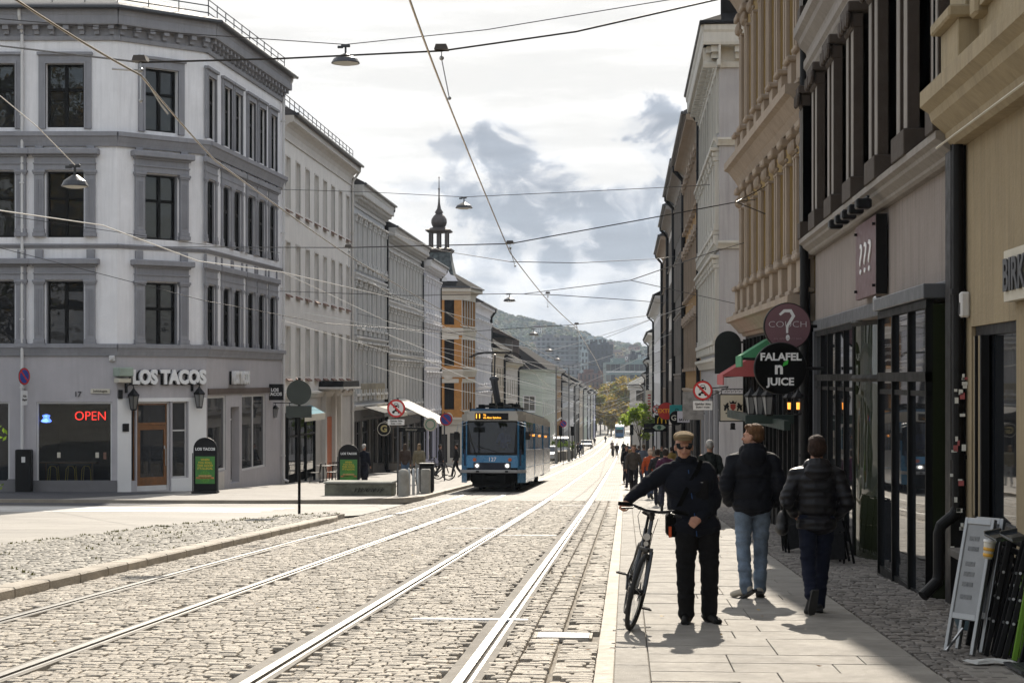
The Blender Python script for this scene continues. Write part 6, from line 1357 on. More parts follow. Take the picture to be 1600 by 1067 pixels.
p = W(1545, 858, 13.1); b = MB().mat(M['cream']); b.lathe([(.032, -.07), (.045, .06)], 18); o = tag(B(b, 'paper_cup', None, p, (0, radians(8), 0), smooth=True), 'yellow and white paper cup stuck on the folded chairs', 'cup')
b = MB().mat(mat('cup yellow', (.75, .4, .05), .5)); b.lathe([(.0365, -.055), (.0385, -.03)], 18).lathe([(.0405, -.01), (.0425, .015)], 18); B(b, 'stripes', o, smooth=True); b = MB().mat(M['white']); b.lathe([(.048, .055), (.05, .065), (.046, .072)], 18); B(b, 'lid', o)
b = MB().mat(mat('litter paper', (.5, .5, .48), .8)); p = G(1545, 12.75, .05); b.lathe([(.16, 0), (.13, .012), (.04, .015)], 9); b.v = [(x*1.3, y*.5+.02*sin(x*30), z+.01*sin(y*40+x*20)) for x, y, z in b.v]; tag(B(b, 'crumpled_paper', None, p), 'crumpled white paper lying below the folded chairs', 'litter')
p = G(1497, 14.9, .03); b = MB().mat(mat('blue grey barrel', (.07, .11, .13), .45)); b.lathe([(.16, 0), (.19, .1), (.19, .3), (.16, .42), (0, .45)], 20, cap=False); tag(B(b, 'plant_pot', None, (3.1, 15.6, zg(15.6)+.03), smooth=True), 'blue grey tub behind the poster stand by the wall', 'tub')
b = MB().mat(M['darkstone']); b.box(3.16, 3.5, 15.4, 17.2, -.14, -.06, .01); tag(B(b, 'wall_ledge'), 'dark stone ledge sticking out beside the downpipe foot', 'ledge')
# scattered leaves on the setts
R = random.Random(21); b = MB()
lm = [mat('fallen leaf ochre', (.5, .3, .04), .7, var=.2), mat('fallen leaf brown', (.25, .13, .05), .8, var=.2)]
for i in range(70):
    y = R.uniform(8, 45); x = R.uniform(-6.4, 2); z = zg(y)+(.045 if x > KR else .014); a = R.uniform(0, 6.28); s_ = R.uniform(.015, .035); b.mat(R.choice(lm))
    b.add([(x+s_*cos(a), y+s_*sin(a), z+.01), (x-s_*.5*sin(a), y+s_*.5*cos(a), z), (x-s_*cos(a), y-s_*sin(a), z+.006), (x+s_*.5*sin(a), y-s_*.5*cos(a), z+.002)], [(0, 1, 2, 3)])
tag(B(b, 'fallen_leaves'), 'a few fallen autumn leaves scattered over setts and slabs', 'leaves', kind='stuff')
# ================= overhead wires and lamps =================
WM = mat('dark stranded cable', (.03, .027, .025), .45, var=.1, metal=.3); WB = mat('bare copper alloy wire', (.35, .27, .17), .22, metal=1., var=.05)
def wire(pts, r, label, m=WM, cat='wire', group=None, sag=0., name='overhead_wire', n=7):
    P = []
    for a, c in zip(pts, pts[1:]):
        for k in range(n): t = k/n; q = a.lerp(c, t); q.z -= 4*sag*t*(1-t); P.append(q)
    P.append(pts[-1].copy()); b = MB().mat(m); b.tube(P, r, 6); o = B(b, name); tag(o, label, cat, group); return o
def HW(px, py, h=5.55):   # a point of a contact wire from its picture position and its height above the rails
    Z = (h-EYE)*F/(704-py); return W(px, py, Z)
wire([HW(585, -95), HW(640, 0), HW(700, 160), HW(797, 395), HW(856, 470), HW(901, 512), HW(930, 560), HW(948, 600), Vector((-1.9, 190, zg(190)+5.5)), Vector((-1.8, 420, zg(420)+5.5))], .011, 'contact wire above the right hand track falling from the top of the picture', WB, sag=.02)
wire([HW(-90, -60), HW(25, 0), HW(220, 118), HW(335, 250), HW(545, 400), HW(700, 490), HW(810, 560), Vector((-5.0, 130, zg(130)+5.5)), Vector((-5.1, 420, zg(420)+5.5))], .011, 'contact wire above the left hand track crossing in front of the corner building', WB, sag=.02)
def insul(px, py, Z, label, dx=0., dz=-.42):
    p = W(px, py, Z); o = thing('wire_hanger', label, 'hanger', p, 0, 'hangers of the contact wires'); b = MB().mat(mat('brown insulator', (.07, .06, .055), .5)); b.prism([(-.08, 0), (.08, 0), (.06, .06), (-.06, .06)], -.08, .08, 'y'); B(b, 'clamp', o)
    b = MB().mat(M['steel']); b.tube([(0, 0, 0), (0, 0, -.1), (dx, 0, dz)], .007, 5).ball((0, 0, -.09), .028, 8, 6).ball((dx, 0, dz), .022, 8, 6); B(b, 'rod', o)
S1 = [W(-140, 66, 26), W(0, 72, 22.5), W(220, 98, 18.7), W(440, 92, 19.3), W(690, 80, 19.8), W(900, 50, 20.2), W(1120, 0, 21), W(1500, -110, 22)]
wire(S1, .012, 'nearest span cable crossing the whole street at the top of the picture', n=3)
wire([W(0, 18+12, 33), W(200, 47, 33.5), W(540, 70, 34.5), W(760, 47, 34), W(985, 10, 33), W(1220, -28, 33)], .009, 'thin span cable carrying the nearest hanging lamp', n=3)
insul(220, 97, 18.7, 'hanger on the nearest span cable before the corner building window'); insul(690, 79, 19.8, 'hanger on the nearest span cable in the open sky', .09, -.55)
wire([W(175, 108, 18.7), W(222, 111, 18.7)], .012, 'short strut between the left contact wire and its hanger', M['steel'], name='strut', cat='strut', n=1)
wire([W(225, 120, 18.6), W(252, 165, 19.8), HW(262, 178)], .01, 'short slanting link below the left hanger', M['steel'], name='strut', cat='strut', n=1)
S2 = [W(240, 386, 61.5), W(545, 387, 37), W(797, 381, 35), W(1000, 344, 36), W(1150, 316, 38), W(1180, 312, 40)]
wire(S2, .012, 'second span cable from the corner building to the mustard building', n=3)
wire([W(1150, 316, 38), W(1205, 338, 39.3)], .01, 'lower anchor leg of the second span cable on the mustard building', n=1); wire([W(1150, 316, 38), W(1200, 290, 39.8)], .01, 'upper anchor leg of the second span cable on the mustard building', n=1)
insul(545, 387, 37, 'hanger on the second span cable before the white plastered building'); insul(797, 381, 35, 'hanger on the second span cable in the middle of the sky', .1, -.45)
wire([W(430, 296, 74), W(570, 300, 62), W(725, 308, 57), W(900, 300, 56), W(1080, 291, 60), W(1118, 288, 62)], .011, 'span cable carrying the second hanging lamp', n=3)
wire([W(437, 455, 74), W(640, 462, 60), W(795, 459, 56), W(870, 461, 56), W(1000, 470, 58), W(1040, 474, 96)], .012, 'span cable carrying the third hanging lamp', n=3)
wire([W(-60, 372, 60.5), W(320, 470, 55), W(505, 505, 60), W(700, 520, 66), W(901, 507, 57), W(1055, 488, 90)], .011, 'long slack cable running from the corner building front to the dark buildings', n=3)
insul(856, 459, 56, 'hanger on the third span cable above the hill'); insul(901, 507, 57, 'hanger above the distant apartment blocks', .05, -.5)
wire([W(820, 459, 56), W(985, 438, 46), W(1110, 395, 41), W(1168, 378, 44)], .011, 'cable rising to the right from the third span cable', n=3)
wire([W(985, 438, 46), W(1165, 478, 50)], .009, 'branch cable leaving the rising cable toward the white corner building', n=3)
wire([W(600, 360, 100), W(690, 392, 60), W(797, 409, 36.5), W(900, 411, 40), W(1020, 405, 60), W(1060, 400, 100)], .009, 'thin feeder cable passing just under the second span', n=3)
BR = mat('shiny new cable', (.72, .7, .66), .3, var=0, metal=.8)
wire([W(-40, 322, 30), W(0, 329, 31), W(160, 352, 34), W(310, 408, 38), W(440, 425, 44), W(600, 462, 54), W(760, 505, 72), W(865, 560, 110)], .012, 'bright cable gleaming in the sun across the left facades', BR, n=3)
wire([W(0, 150, 24), W(60, 200, 26), W(117, 258, 28)], .007, 'thin bright stay reaching down to the small lamp before the corner building', BR, n=2)
wire([W(-40, 322+8, 60), W(300, 380, 60.5), W(437, 395, 73)], .011, 'dark cable across the middle windows of the corner building', n=3)
for i in range(22):   # span wires farther down the street
    y = 78+i*13.5+(i % 3)*2; z0 = zg(y); ul = -14.6 if y < 135 else (-13.6 if y < 220 else -11); h = 7.4+((i*37) % 10)*.16; sh = i % 2 == 0
    mid = Vector((-3.4, y+1.5, z0+6.1+((i*13) % 7)*.12)); a = Vector((ul, y, z0+h+.4)); c = Vector((3.1, y+3, z0+h+.9))
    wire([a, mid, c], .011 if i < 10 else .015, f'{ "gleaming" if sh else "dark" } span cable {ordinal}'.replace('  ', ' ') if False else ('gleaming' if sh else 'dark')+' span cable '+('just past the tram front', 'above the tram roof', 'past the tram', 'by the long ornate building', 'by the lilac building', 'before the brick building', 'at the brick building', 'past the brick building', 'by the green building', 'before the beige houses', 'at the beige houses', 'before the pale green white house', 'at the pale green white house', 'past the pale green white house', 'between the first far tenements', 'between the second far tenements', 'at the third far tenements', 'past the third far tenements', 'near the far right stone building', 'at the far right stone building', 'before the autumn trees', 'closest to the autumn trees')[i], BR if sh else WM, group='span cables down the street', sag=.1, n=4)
for i, (px0, py0, Z0, px1, py1, Z1) in enumerate(((440, 500, 74, 860, 600, 150), (440, 425, 74, 800, 565, 130), (545, 560, 93, 880, 640, 190), (560, 430, 95, 880, 590, 170), (660, 560, 120, 905, 645, 230), (600, 520, 105, 900, 618, 210))):
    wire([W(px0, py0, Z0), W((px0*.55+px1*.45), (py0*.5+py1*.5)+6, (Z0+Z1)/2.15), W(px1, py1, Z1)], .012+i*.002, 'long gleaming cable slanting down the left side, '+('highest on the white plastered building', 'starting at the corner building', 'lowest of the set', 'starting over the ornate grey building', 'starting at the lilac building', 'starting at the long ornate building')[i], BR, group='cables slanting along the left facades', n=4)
for i, (px, py, Z) in enumerate(((540, 72, 34.5), (725, 309, 57), (796, 459, 80), (834, 514, 98), (858, 541, 118), (871, 556, 140), (117, 259, 29))):
    p = W(px, py, Z); k = .56
    o = thing('street_lamp', ('nearest hanging street lamp dish at the top of the picture', 'second hanging street lamp dish left of the clouds', 'third hanging lamp dish above the turret street', 'fourth hanging lamp dish in front of the hill', 'fifth hanging lamp dish in front of the hill', 'sixth and farthest hanging lamp dish', 'small dish lamp hanging in front of the corner building windows')[i], 'street lamp', p, 0, 'dish lamps hung over the street')
    if i == 6: k = .44
    b = MB().mat(M['darkgrey']); b.lathe([(k*.1, -.16), (k*.2, -.19), (k*.42, -.26), (k*.5, -.33), (k*.51, -.35)], 24); B(b, 'lamp_dish', o, smooth=False)
    b = MB().mat(mat('lamp diffuser', (.45, .44, .4), .4)); b.lathe([(k*.46, -.352), (k*.3, -.375), (0, -.38)], 24, cap=False); B(b, 'diffuser', o, smooth=True)
    b = MB().mat(M['darkgrey']); b.box(-.09, .09, -.03, .03, -.03, .02, .006).tube([(0, 0, -.02), (0, 0, -.17)], .022, 6).box(-.16, -.05, -.02, .02, -.05, .0); B(b, 'suspension', o)
# distant street poles and traffic lights
for i, (px, Z, h, x) in enumerate(((1007.5, 175, 7.5, 0), (889, 165, 9, 0), (899, 190, 8, 0), (911, 230, 8, 0), (869, 150, 8.5, 0))):
    p = G(px, Z, .1); b = MB().mat(mat('pole paint', (.25, .25, .24), .6)); b.lathe([(.14, 0), (.13, 1.2), (.08, 1.3), (.06, h)], 10); o = tag(B(b, 'street_pole', None, p), ('grey street pole beside the bright green tree', 'tall pole just past the white van', 'pole beside the traffic lights', 'farthest pole on the left pavement', 'tall pole right of the tram side')[i], 'pole', 'catenary poles down the street')
    b = MB().mat(mat('pole paint', (.25, .25, .24), .6)); s_ = -1 if px > 978 else 1; b.tube([(0, 0, h-.3), (s_*2.2, 0, h+.3), (s_*3.2, 0, h+.1)], .035, 6); B(b, 'arm', o)
for i, (px, py, Z) in enumerate(((894, 681, 170), (876, 690, 160), (987, 682, 150))):
    p = G(px, Z, .1); o = thing('traffic_light', ('traffic light on the left pavement before the far cyclists', 'traffic light right of the white van', 'traffic light in front of the bright green tree')[i], 'traffic light', p); b = MB().mat(M['black']); b.lathe([(.06, 0), (.05, 3.2)], 8); B(b, 'post', o); b = MB().mat(M['blackmatt']); b.box(-.16, .16, -.12, .12, 2.5, 3.4, .03)
    B(b, 'signal_head', o)
# ================= people =================
SK = mat('skin', (.42, .22, .15), .55, var=.08, vs=20, spec=.4)
def cloth(name, col, rough=.9, **k): return mat(name, col, rough, var=k.pop('var', .1), vs=6, bump=k.pop('bump', .5), bs=k.pop('bs', 60), spec=.2, **k)
def V3(t): return Vector(t)
def hand_limbs(b, wr, di, up, side, kind='relax', s=1.):
    """palm, four unequal jointed fingers and a thumb from the side of the palm; di = wrist to knuckles, up = back of the hand"""
    di = V3(di).normalized(); up = V3(up); up = (up-di*up.dot(di)).normalized(); lat = di.cross(up)*side; wr = V3(wr)
    kn = wr+di*.085*s; b.cap(wr, wr+di*.03*s, .026*s, .028*s, 8)
    for k in (-.027, -.009, .009, .027): b.cap(wr+di*.02*s+lat*k*.7*s, kn+lat*k*s, .016*s, .0125*s, 8)
    curl = {'relax': .35, 'grip': 1.35, 'fist': 1.5}[kind]
    for k, l in ((-.03, .062), (-.010, .074), (.010, .08), (.03, .072)):
        p = kn+lat*k*s; a = curl*.6; L1, L2, L3 = l*.5*s, l*.32*s, l*.28*s; r = .0088*s
        for j, (L_, da) in enumerate(((L1, 0), (L2, curl), (L3, curl*.7))):
            a += da if j else 0; q = p+(di*cos(a)-up*sin(a))*L_; b.cap(p, q, r, r*.9, 8); p = q; r *= .9
    t0 = wr+di*.025*s+lat*.028*s; a_ = .5 if kind == 'relax' else .8; t1 = t0+(di*.7+lat*.55-up*.35).normalized()*.04*s; t2 = t1+(di*.9-up*a_-lat*(.0 if kind == 'relax' else .5)).normalized()*.035*s
    b.cap(t0, t1, .0125*s, .011*s, 8).cap(t1, t2, .011*s, .009*s, 8)
def person(label, loc, rz=0., H=1.76, P=None, jacket=(.03, .03, .035), trousers=(.02, .02, .025), hair=(.05, .03, .02), lod='lo', hairkind='short', shoes=(.015, .015, .015), hemz=.84, puff=1., group=None,
           hands=('relax', 'relax'), headyaw=0., skin=None, jm=None, tm=None, headtilt=0., coat=False, bulk=1., gender='m', cat='person', sole=None):
    J = dict(pel=(0, 0, .93), chest=(0, .01, 1.27), nk=(0, .015, 1.46), hd=(0, -.005, 1.63), sR=(-.18, 0, 1.41), eR=(-.235, .03, 1.13), wR=(-.235, -.05, .9), sL=(.18, 0, 1.41), eL=(.235, .03, 1.13), wL=(.235, -.05, .9),
             hR=(-.09, 0, .9), kR=(-.1, -.02, .49), aR=(-.1, .02, .09), tR=(-.12, -.15, .035), hL=(.09, 0, .9), kL=(.1, -.02, .49), aL=(.1, .02, .09), tL=(.12, -.15, .035))
    J.update(P or {}); J = {k: V3(v) for k, v in J.items()}
    vox = {'hi': .0075, 'mid': .014, 'lo': .026}[lod]; sm = {'hi': 5, 'mid': 3, 'lo': 1}[lod]; n = {'hi': 14, 'mid': 10, 'lo': 8}[lod]
    root = thing('person', label, cat, loc, rz, group); root.scale = (H/1.78,)*3
    b = MB(); c = J['chest']; p = J['pel']; nk = J['nk']; hd = J['hd']
    Rh = Matrix.Rotation(headyaw, 3, 'Z') @ Matrix.Rotation(headtilt, 3, 'X')
    h = lambda x, y, z: hd+Rh @ Vector((x, y, z))
    b.ball(c, (.15, .1, .2), n, 8).ball(p, (.14, .1, .14), n, 8).ball((c+p)/2, (.135, .095, .18), n, 8).cap(J['sR'], J['sL'], .05, .05, n).cap(nk-Vector((0, 0, .06)), h(0, .01, -.04), .064, .058, n)
    b.ball(h(0, .018, .04), (.076, .094, .092), n, 9, Rh).ball(h(0, -.012, -.02), (.064, .078, .085), n, 9, Rh).ball(h(0, -.035, -.07), (.042, .045, .036), n, 7, Rh)
    if lod != 'lo':
        b.cap(h(0, -.088, .012), h(0, -.112, -.022), .010, .0145, 8).cap(h(-.03, -.082, .03), h(.03, -.082, .03), .012, .012, 8)
        for s_ in (-1, 1): b.ball(h(s_*.079, .012, -.005), (.011, .02, .032), 8, 6, Rh).ball(h(s_*.036, -.068, -.025), (.022, .02, .022), 8, 6, Rh)
        b.cap(h(-.018, -.087, -.05), h(.018, -.087, -.05), .009, .009, 8)
    for s_, k in ((-1, 'R'), (1, 'L')):
        b.cap(J['s'+k], J['e'+k], .042, .036, n).cap(J['e'+k], J['w'+k], .036, .024, n).cap(J['h'+k], J['k'+k], .055, .042, n).cap(J['k'+k], J['a'+k], .04, .03, n).cap(J['a'+k]-Vector((0, 0, .035)), J['t'+k]-Vector((0, 0, .005)), .026, .018, n)
        kind = hands[0 if k == 'R' else 1]
        if kind:
            d = J.get('d'+k, J['w'+k]-J['e'+k]).normalized() if hasattr(J.get('d'+k, None) or d if False else J['w'+k], 'normalized') else None
            d = (J['d'+k] if 'd'+k in J else (J['w'+k]-J['e'+k])).normalized(); u = J['u'+k] if 'u'+k in J else Vector((s_, 0, 0))
            if lod == 'lo': b.cap(J['w'+k], J['w'+k]+d*.1, .028, .03, 8)
            else: hand_limbs(b, J['w'+k], d, u, s_, kind)
    body = organic(b, 'body', root, skin or SK, vox, max(1, sm-2))
    # trousers
    b = MB(); b.ball(p, (.165*bulk, .12*bulk, .13), n, 8).cap((J['hR']+J['hL'])/2-Vector((0, 0, .02)), (J['hR']+J['hL'])/2-Vector((0, 0, .09)), .075, .06, n)
    for k in 'RL':
        b.cap(J['h'+k], J['k'+k], .1*bulk, .074*bulk, n).cap(J['k'+k], J['k'+k].lerp(J['a'+k], 1.06), .074*bulk, .063*bulk, n)
    amp = {'hi': .006, 'mid': .006, 'lo': 0}[lod]
    def fold(co, nm, A=amp, f=1.):   # cloth folds: slanting creases, denser round knees, elbows and hems
        if not A: return co
        w = sin(co.z*46*f+co.x*19+sin(co.x*23+co.y*17)*1.6)*.6+sin(co.z*87*f-co.y*31+sin(co.z*21)*2)*.4
        return co+nm*A*w
    organic(b, 'trousers', root, tm or cloth('trouser cloth %.3f %.3f' % trousers[:2], trousers, bs=90), vox, sm, fold)
    # upper garment
    b = MB(); q = puff; b.ball(c+Vector((0, 0, .02)), (.185*q*bulk, .13*q*bulk, .2), n, 9).ball((c+p)/2+Vector((0, 0, .0)), (.175*q*bulk, .13*q*bulk, .22), n, 9)
    low = Vector((p.x, p.y, hemz+.09)); b.ball(low, (.178*q*bulk, .135*q*bulk, .12), n, 8)
    b.cap(J['sR']-Vector((0, 0, .03)), J['sL']-Vector((0, 0, .03)), .075*q, .075*q, n); [b.cap(nk-Vector((0, 0, .04)), J['s'+k]-Vector((0, 0, .01)), .07, .062*q, n) for k in 'RL']; b.cap(nk-Vector((0, 0, .05)), nk+Vector((0, .0, .015)), .085, .072, n)
    if coat: b.cap(low, Vector((p.x, p.y, hemz)), .17*bulk, .19*bulk, n)
    for k in 'RL': b.cap(J['s'+k]-Vector((0, 0, .02)), J['e'+k], .07*q, .066*q, n).cap(J['e'+k], J['e'+k].lerp(J['w'+k], .95), .062*q, .046*q, n)
    organic(b, 'jacket', root, jm or cloth('jacket cloth %.3f %.3f' % jacket[:2], jacket), vox, sm, lambda co, nm: fold(co, nm, amp*1.3, .8))
    # shoes
    for k in 'RL':
        b = MB(); a, t = J['a'+k], J['t'+k]; d = (t-a); d = d.normalized() if d.length else Vector((0, -1, 0)); dn = Vector((0, 0, 1)); dn = (dn-d*dn.dot(d)).normalized()
        hl = a-dn*.045+d*.0-d*.03; b.cap(hl, t+d*.02, .040, .038, n).cap(a+dn*.045, a-dn*.03+d*.03, .05, .045, n).ball(t+d*.03, (.045, .045, .033), n, 6)
        if lod == 'lo': organic(b, 'shoe', root, cloth('shoe %.3f' % shoes[0], shoes, .6), .02, 1)
        else:
            sh = organic(b, 'shoe', root, cloth('shoe %.3f' % shoes[0], shoes, .6), .008, 2)
            b = MB().mat(mat('rubber sole', sole or (.25, .24, .22), .7)); c0_ = hl-dn*.036; R_ = Matrix((d.cross(dn), d, dn)).transposed()
            poly = [(-.034, -.045), (.034, -.045), (.04, .05), (.046, .17), (.03, .23), (-.02, .235), (-.042, .18), (-.04, .06)]
            vs = [tuple(c0_+R_ @ Vector((x, y-.02, z))) for z in (-.012, .012) for x, y in poly]; m_ = len(poly); b.add(vs, [tuple(range(m_))[::-1], tuple(range(m_, 2*m_))]+[(i, (i+1) % m_, m_+(i+1) % m_, m_+i) for i in range(m_)]); B(b, 'sole', sh)
    # hair or hat
    hm = cloth('hair %.3f' % hair[0], hair, .75, var=.35, bs=140)
    if hairkind:
        b = MB(); b.ball(h(0, .03, .058), (.084, .097, .085), n, 9, Rh).ball(h(0, .06, .01), (.076, .065, .07), n, 8, Rh)
        if hairkind == 'short': b.ball(h(0, -.035, .105), (.06, .05, .03), n, 7, Rh)
        if hairkind == 'bob': b.ball(h(0, .045, .01), (.096, .08, .1), n, 8, Rh).ball(h(0, .0, .085), (.085, .09, .05), n, 8, Rh)
        if hairkind == 'long': b.ball(h(0, .06, -.05), (.09, .06, .16), n, 8, Rh)
        R = random.Random(5)
        organic(b, 'hair', body, hm, max(.007, vox*.7), 2, (lambda co, nm: co+nm*.004*sin(co.x*160+sin(co.z*60)*3)*sin(co.y*90+co.z*120)) if lod != 'lo' else None)
    if lod != 'lo' and hairkind and hairkind != 'back':
        b = MB().mat(mat('eye', (.02, .018, .015), .3)); 
        for s_ in (-1, 1): b.ball(h(s_*.031, -.079, .006), (.011, .006, .006), 8, 6, Rh)
        B(b, 'eyes', body)
        b = MB().mat(mat('lips', (.3, .11, .09), .6)); b.cap(h(-.02, -.094, -.052), h(.02, -.094, -.052), .004, .004, 6); B(b, 'mouth', body)
    return root, body, J, h, Rh
def GP(px, py, h=.03):
    Z = (EYE-h)*F/(py-704); p = G(px, Z, h+.0); return p
# --- man with the flat cap holding the bicycle ---
Pm = dict(pel=(-.02, 0, .93), chest=(-.09, -.01, 1.24), nk=(-.115, 0, 1.465), hd=(-.14, -.03, 1.60), sR=(-.285, 0, 1.405), eR=(-.485, -.05, 1.255), wR=(-.66, -.16, 1.115), sL=(.07, 0, 1.41), eL=(.145, .03, 1.10), wL=(-.005, -.17, .965),
          hR=(-.105, 0, .9), kR=(-.125, -.04, .5), aR=(-.115, .0, .09), tR=(-.135, -.17, .035), hL=(.075, 0, .9), kL=(.1, .02, .5), aL=(.1, .05, .09), tL=(.15, -.11, .035), dR=(-.45, -.75, -.35), uR=(0, -.35, 1), dL=(-.65, -.55, -.45), uL=(.2, -.9, .4))
loc = GP(1092, 970); loc.z = zg(loc.y)+.035
fleece = cloth('navy charcoal fleece', (.009, .011, .018), .95, bump=.9, bs=120)
man, mb_, J, h, Rh = person('person in a tan flat cap and sunglasses wheeling a bicycle, one hand on the handlebar', loc, TH*.6, 1.78, Pm, jm=fleece, tm=cloth('black jeans', (.008, .008, .009), bs=90), lod='hi', hairkind=None, hands=('grip', 'fist'), hemz=.80, bulk=1.17, puff=1.1, shoes=(.008, .008, .008), sole=(.02, .02, .02))
b = MB(); b.ball(h(0, .02, .10), (.098, .118, .052), 18, 9).ball(h(0, -.07, .098), (.086, .065, .036), 18, 8).ball(h(0, .05, .085), (.092, .09, .055), 16, 8); cap_ = organic(b, 'flat_cap', mb_, cloth('tan tweed', (.27, .20, .115), .95, bump=.8, bs=150), .007, 4)
b = MB(); b.ball(h(0, -.1, .073), (.072, .05, .012), 16, 7); organic(b, 'cap_brim', cap_, cloth('tan tweed', (.27, .20, .115)), .006, 2)
b = MB(); b.ball(h(0, .045, .03), (.082, .072, .05), 14, 8); organic(b, 'hair', mb_, cloth('hair dark blond', (.12, .07, .04)), .008, 2)
b = MB().mat(mat('mirror black lens', (.004, .004, .005), .25, var=0, spec=.15)); b.prism([(-.072, .028), (-.07, -.012), (-.045, -.028), (-.014, -.02), (0, -.002), (.014, -.02), (.045, -.028), (.07, -.012), (.072, .028)], -.012, .0, 'y')
b.v = [tuple(h(x, -.094+y+abs(x)**2*7, z+.012)) for x, y, z in b.v]; b.tube([h(-.073, -.06, .03), h(-.08, .02, .025)], .005, 5).tube([h(.073, -.06, .03), h(.08, .02, .025)], .005, 5); B(b, 'sunglasses', mb_)
b = MB().mat(mat('lips', (.3, .11, .09), .6)); b.cap(h(-.022, -.093, -.052), h(.022, -.093, -.052), .004, .004, 6); B(b, 'mouth', mb_)
b = MB().mat(mat('blue zip tape', (.008, .06, .2), .6)); b.tube([(-.105, -.13, 1.4), (-.095, -.157, 1.28), (-.07, -.155, 1.12), (-.045, -.152, .95), (-.03, -.15, .8)], .005, 6); B(b, 'zip', man)
b = MB().mat(cloth('black pocket', (.006, .006, .007))); b.box(-.045, .075, -.158, -.13, 1.13, 1.31, .01); B(b, 'chest_pocket', man); b = MB().mat(M['alu']); b.box(-.02, .025, -.161, -.158, 1.285, 1.292); B(b, 'pocket_logo', man)
b = MB(); 
for t in range(13): a = pi*(t-6)/9; b.ball(J['nk']+Vector((.078*sin(a), -.0-.07*cos(a), .02+.012*cos(a))), (.026, .026, .036), 8, 6)
organic(b, 'collar', man, fleece, .008, 3)
bag = thing('shoulder_bag', 'black shoulder bag with orange tag slung across the person in the flat cap', 'bag', loc, TH*.6); b = MB().mat(M['blackmatt'])
pts = [(.02, -.02, 1.485), (-.02, -.125, 1.40), (-.10, -.165, 1.27), (-.17, -.155, 1.12), (-.235, -.06, .96)]
for a, c in zip(pts, pts[1:]):
    a, c = V3(a), V3(c); d = (c-a).normalized(); s_ = d.cross(Vector((0, -1, 0))).normalized()*.02; o_ = Vector((0, -.008, 0)); b.add([tuple(a-s_), tuple(a+s_), tuple(c+s_), tuple(c-s_), tuple(a-s_+o_), tuple(a+s_+o_), tuple(c+s_+o_), tuple(c-s_+o_)], [(0, 1, 2, 3), (7, 6, 5, 4), (0, 4, 5, 1), (1, 5, 6, 2), (2, 6, 7, 3), (3, 7, 4, 0)])
B(b, 'strap', bag); b = MB().mat(M['blackmatt']); b.box(-.30, -.19, -.06, .16, .78, 1.0, .03); B(b, 'pouch', bag); b = MB().mat(mat('orange tag', (.6, .08, .01), .6)); b.box(-.28, -.255, -.07, -.06, .78, .88, .006); B(b, 'tag', bag)
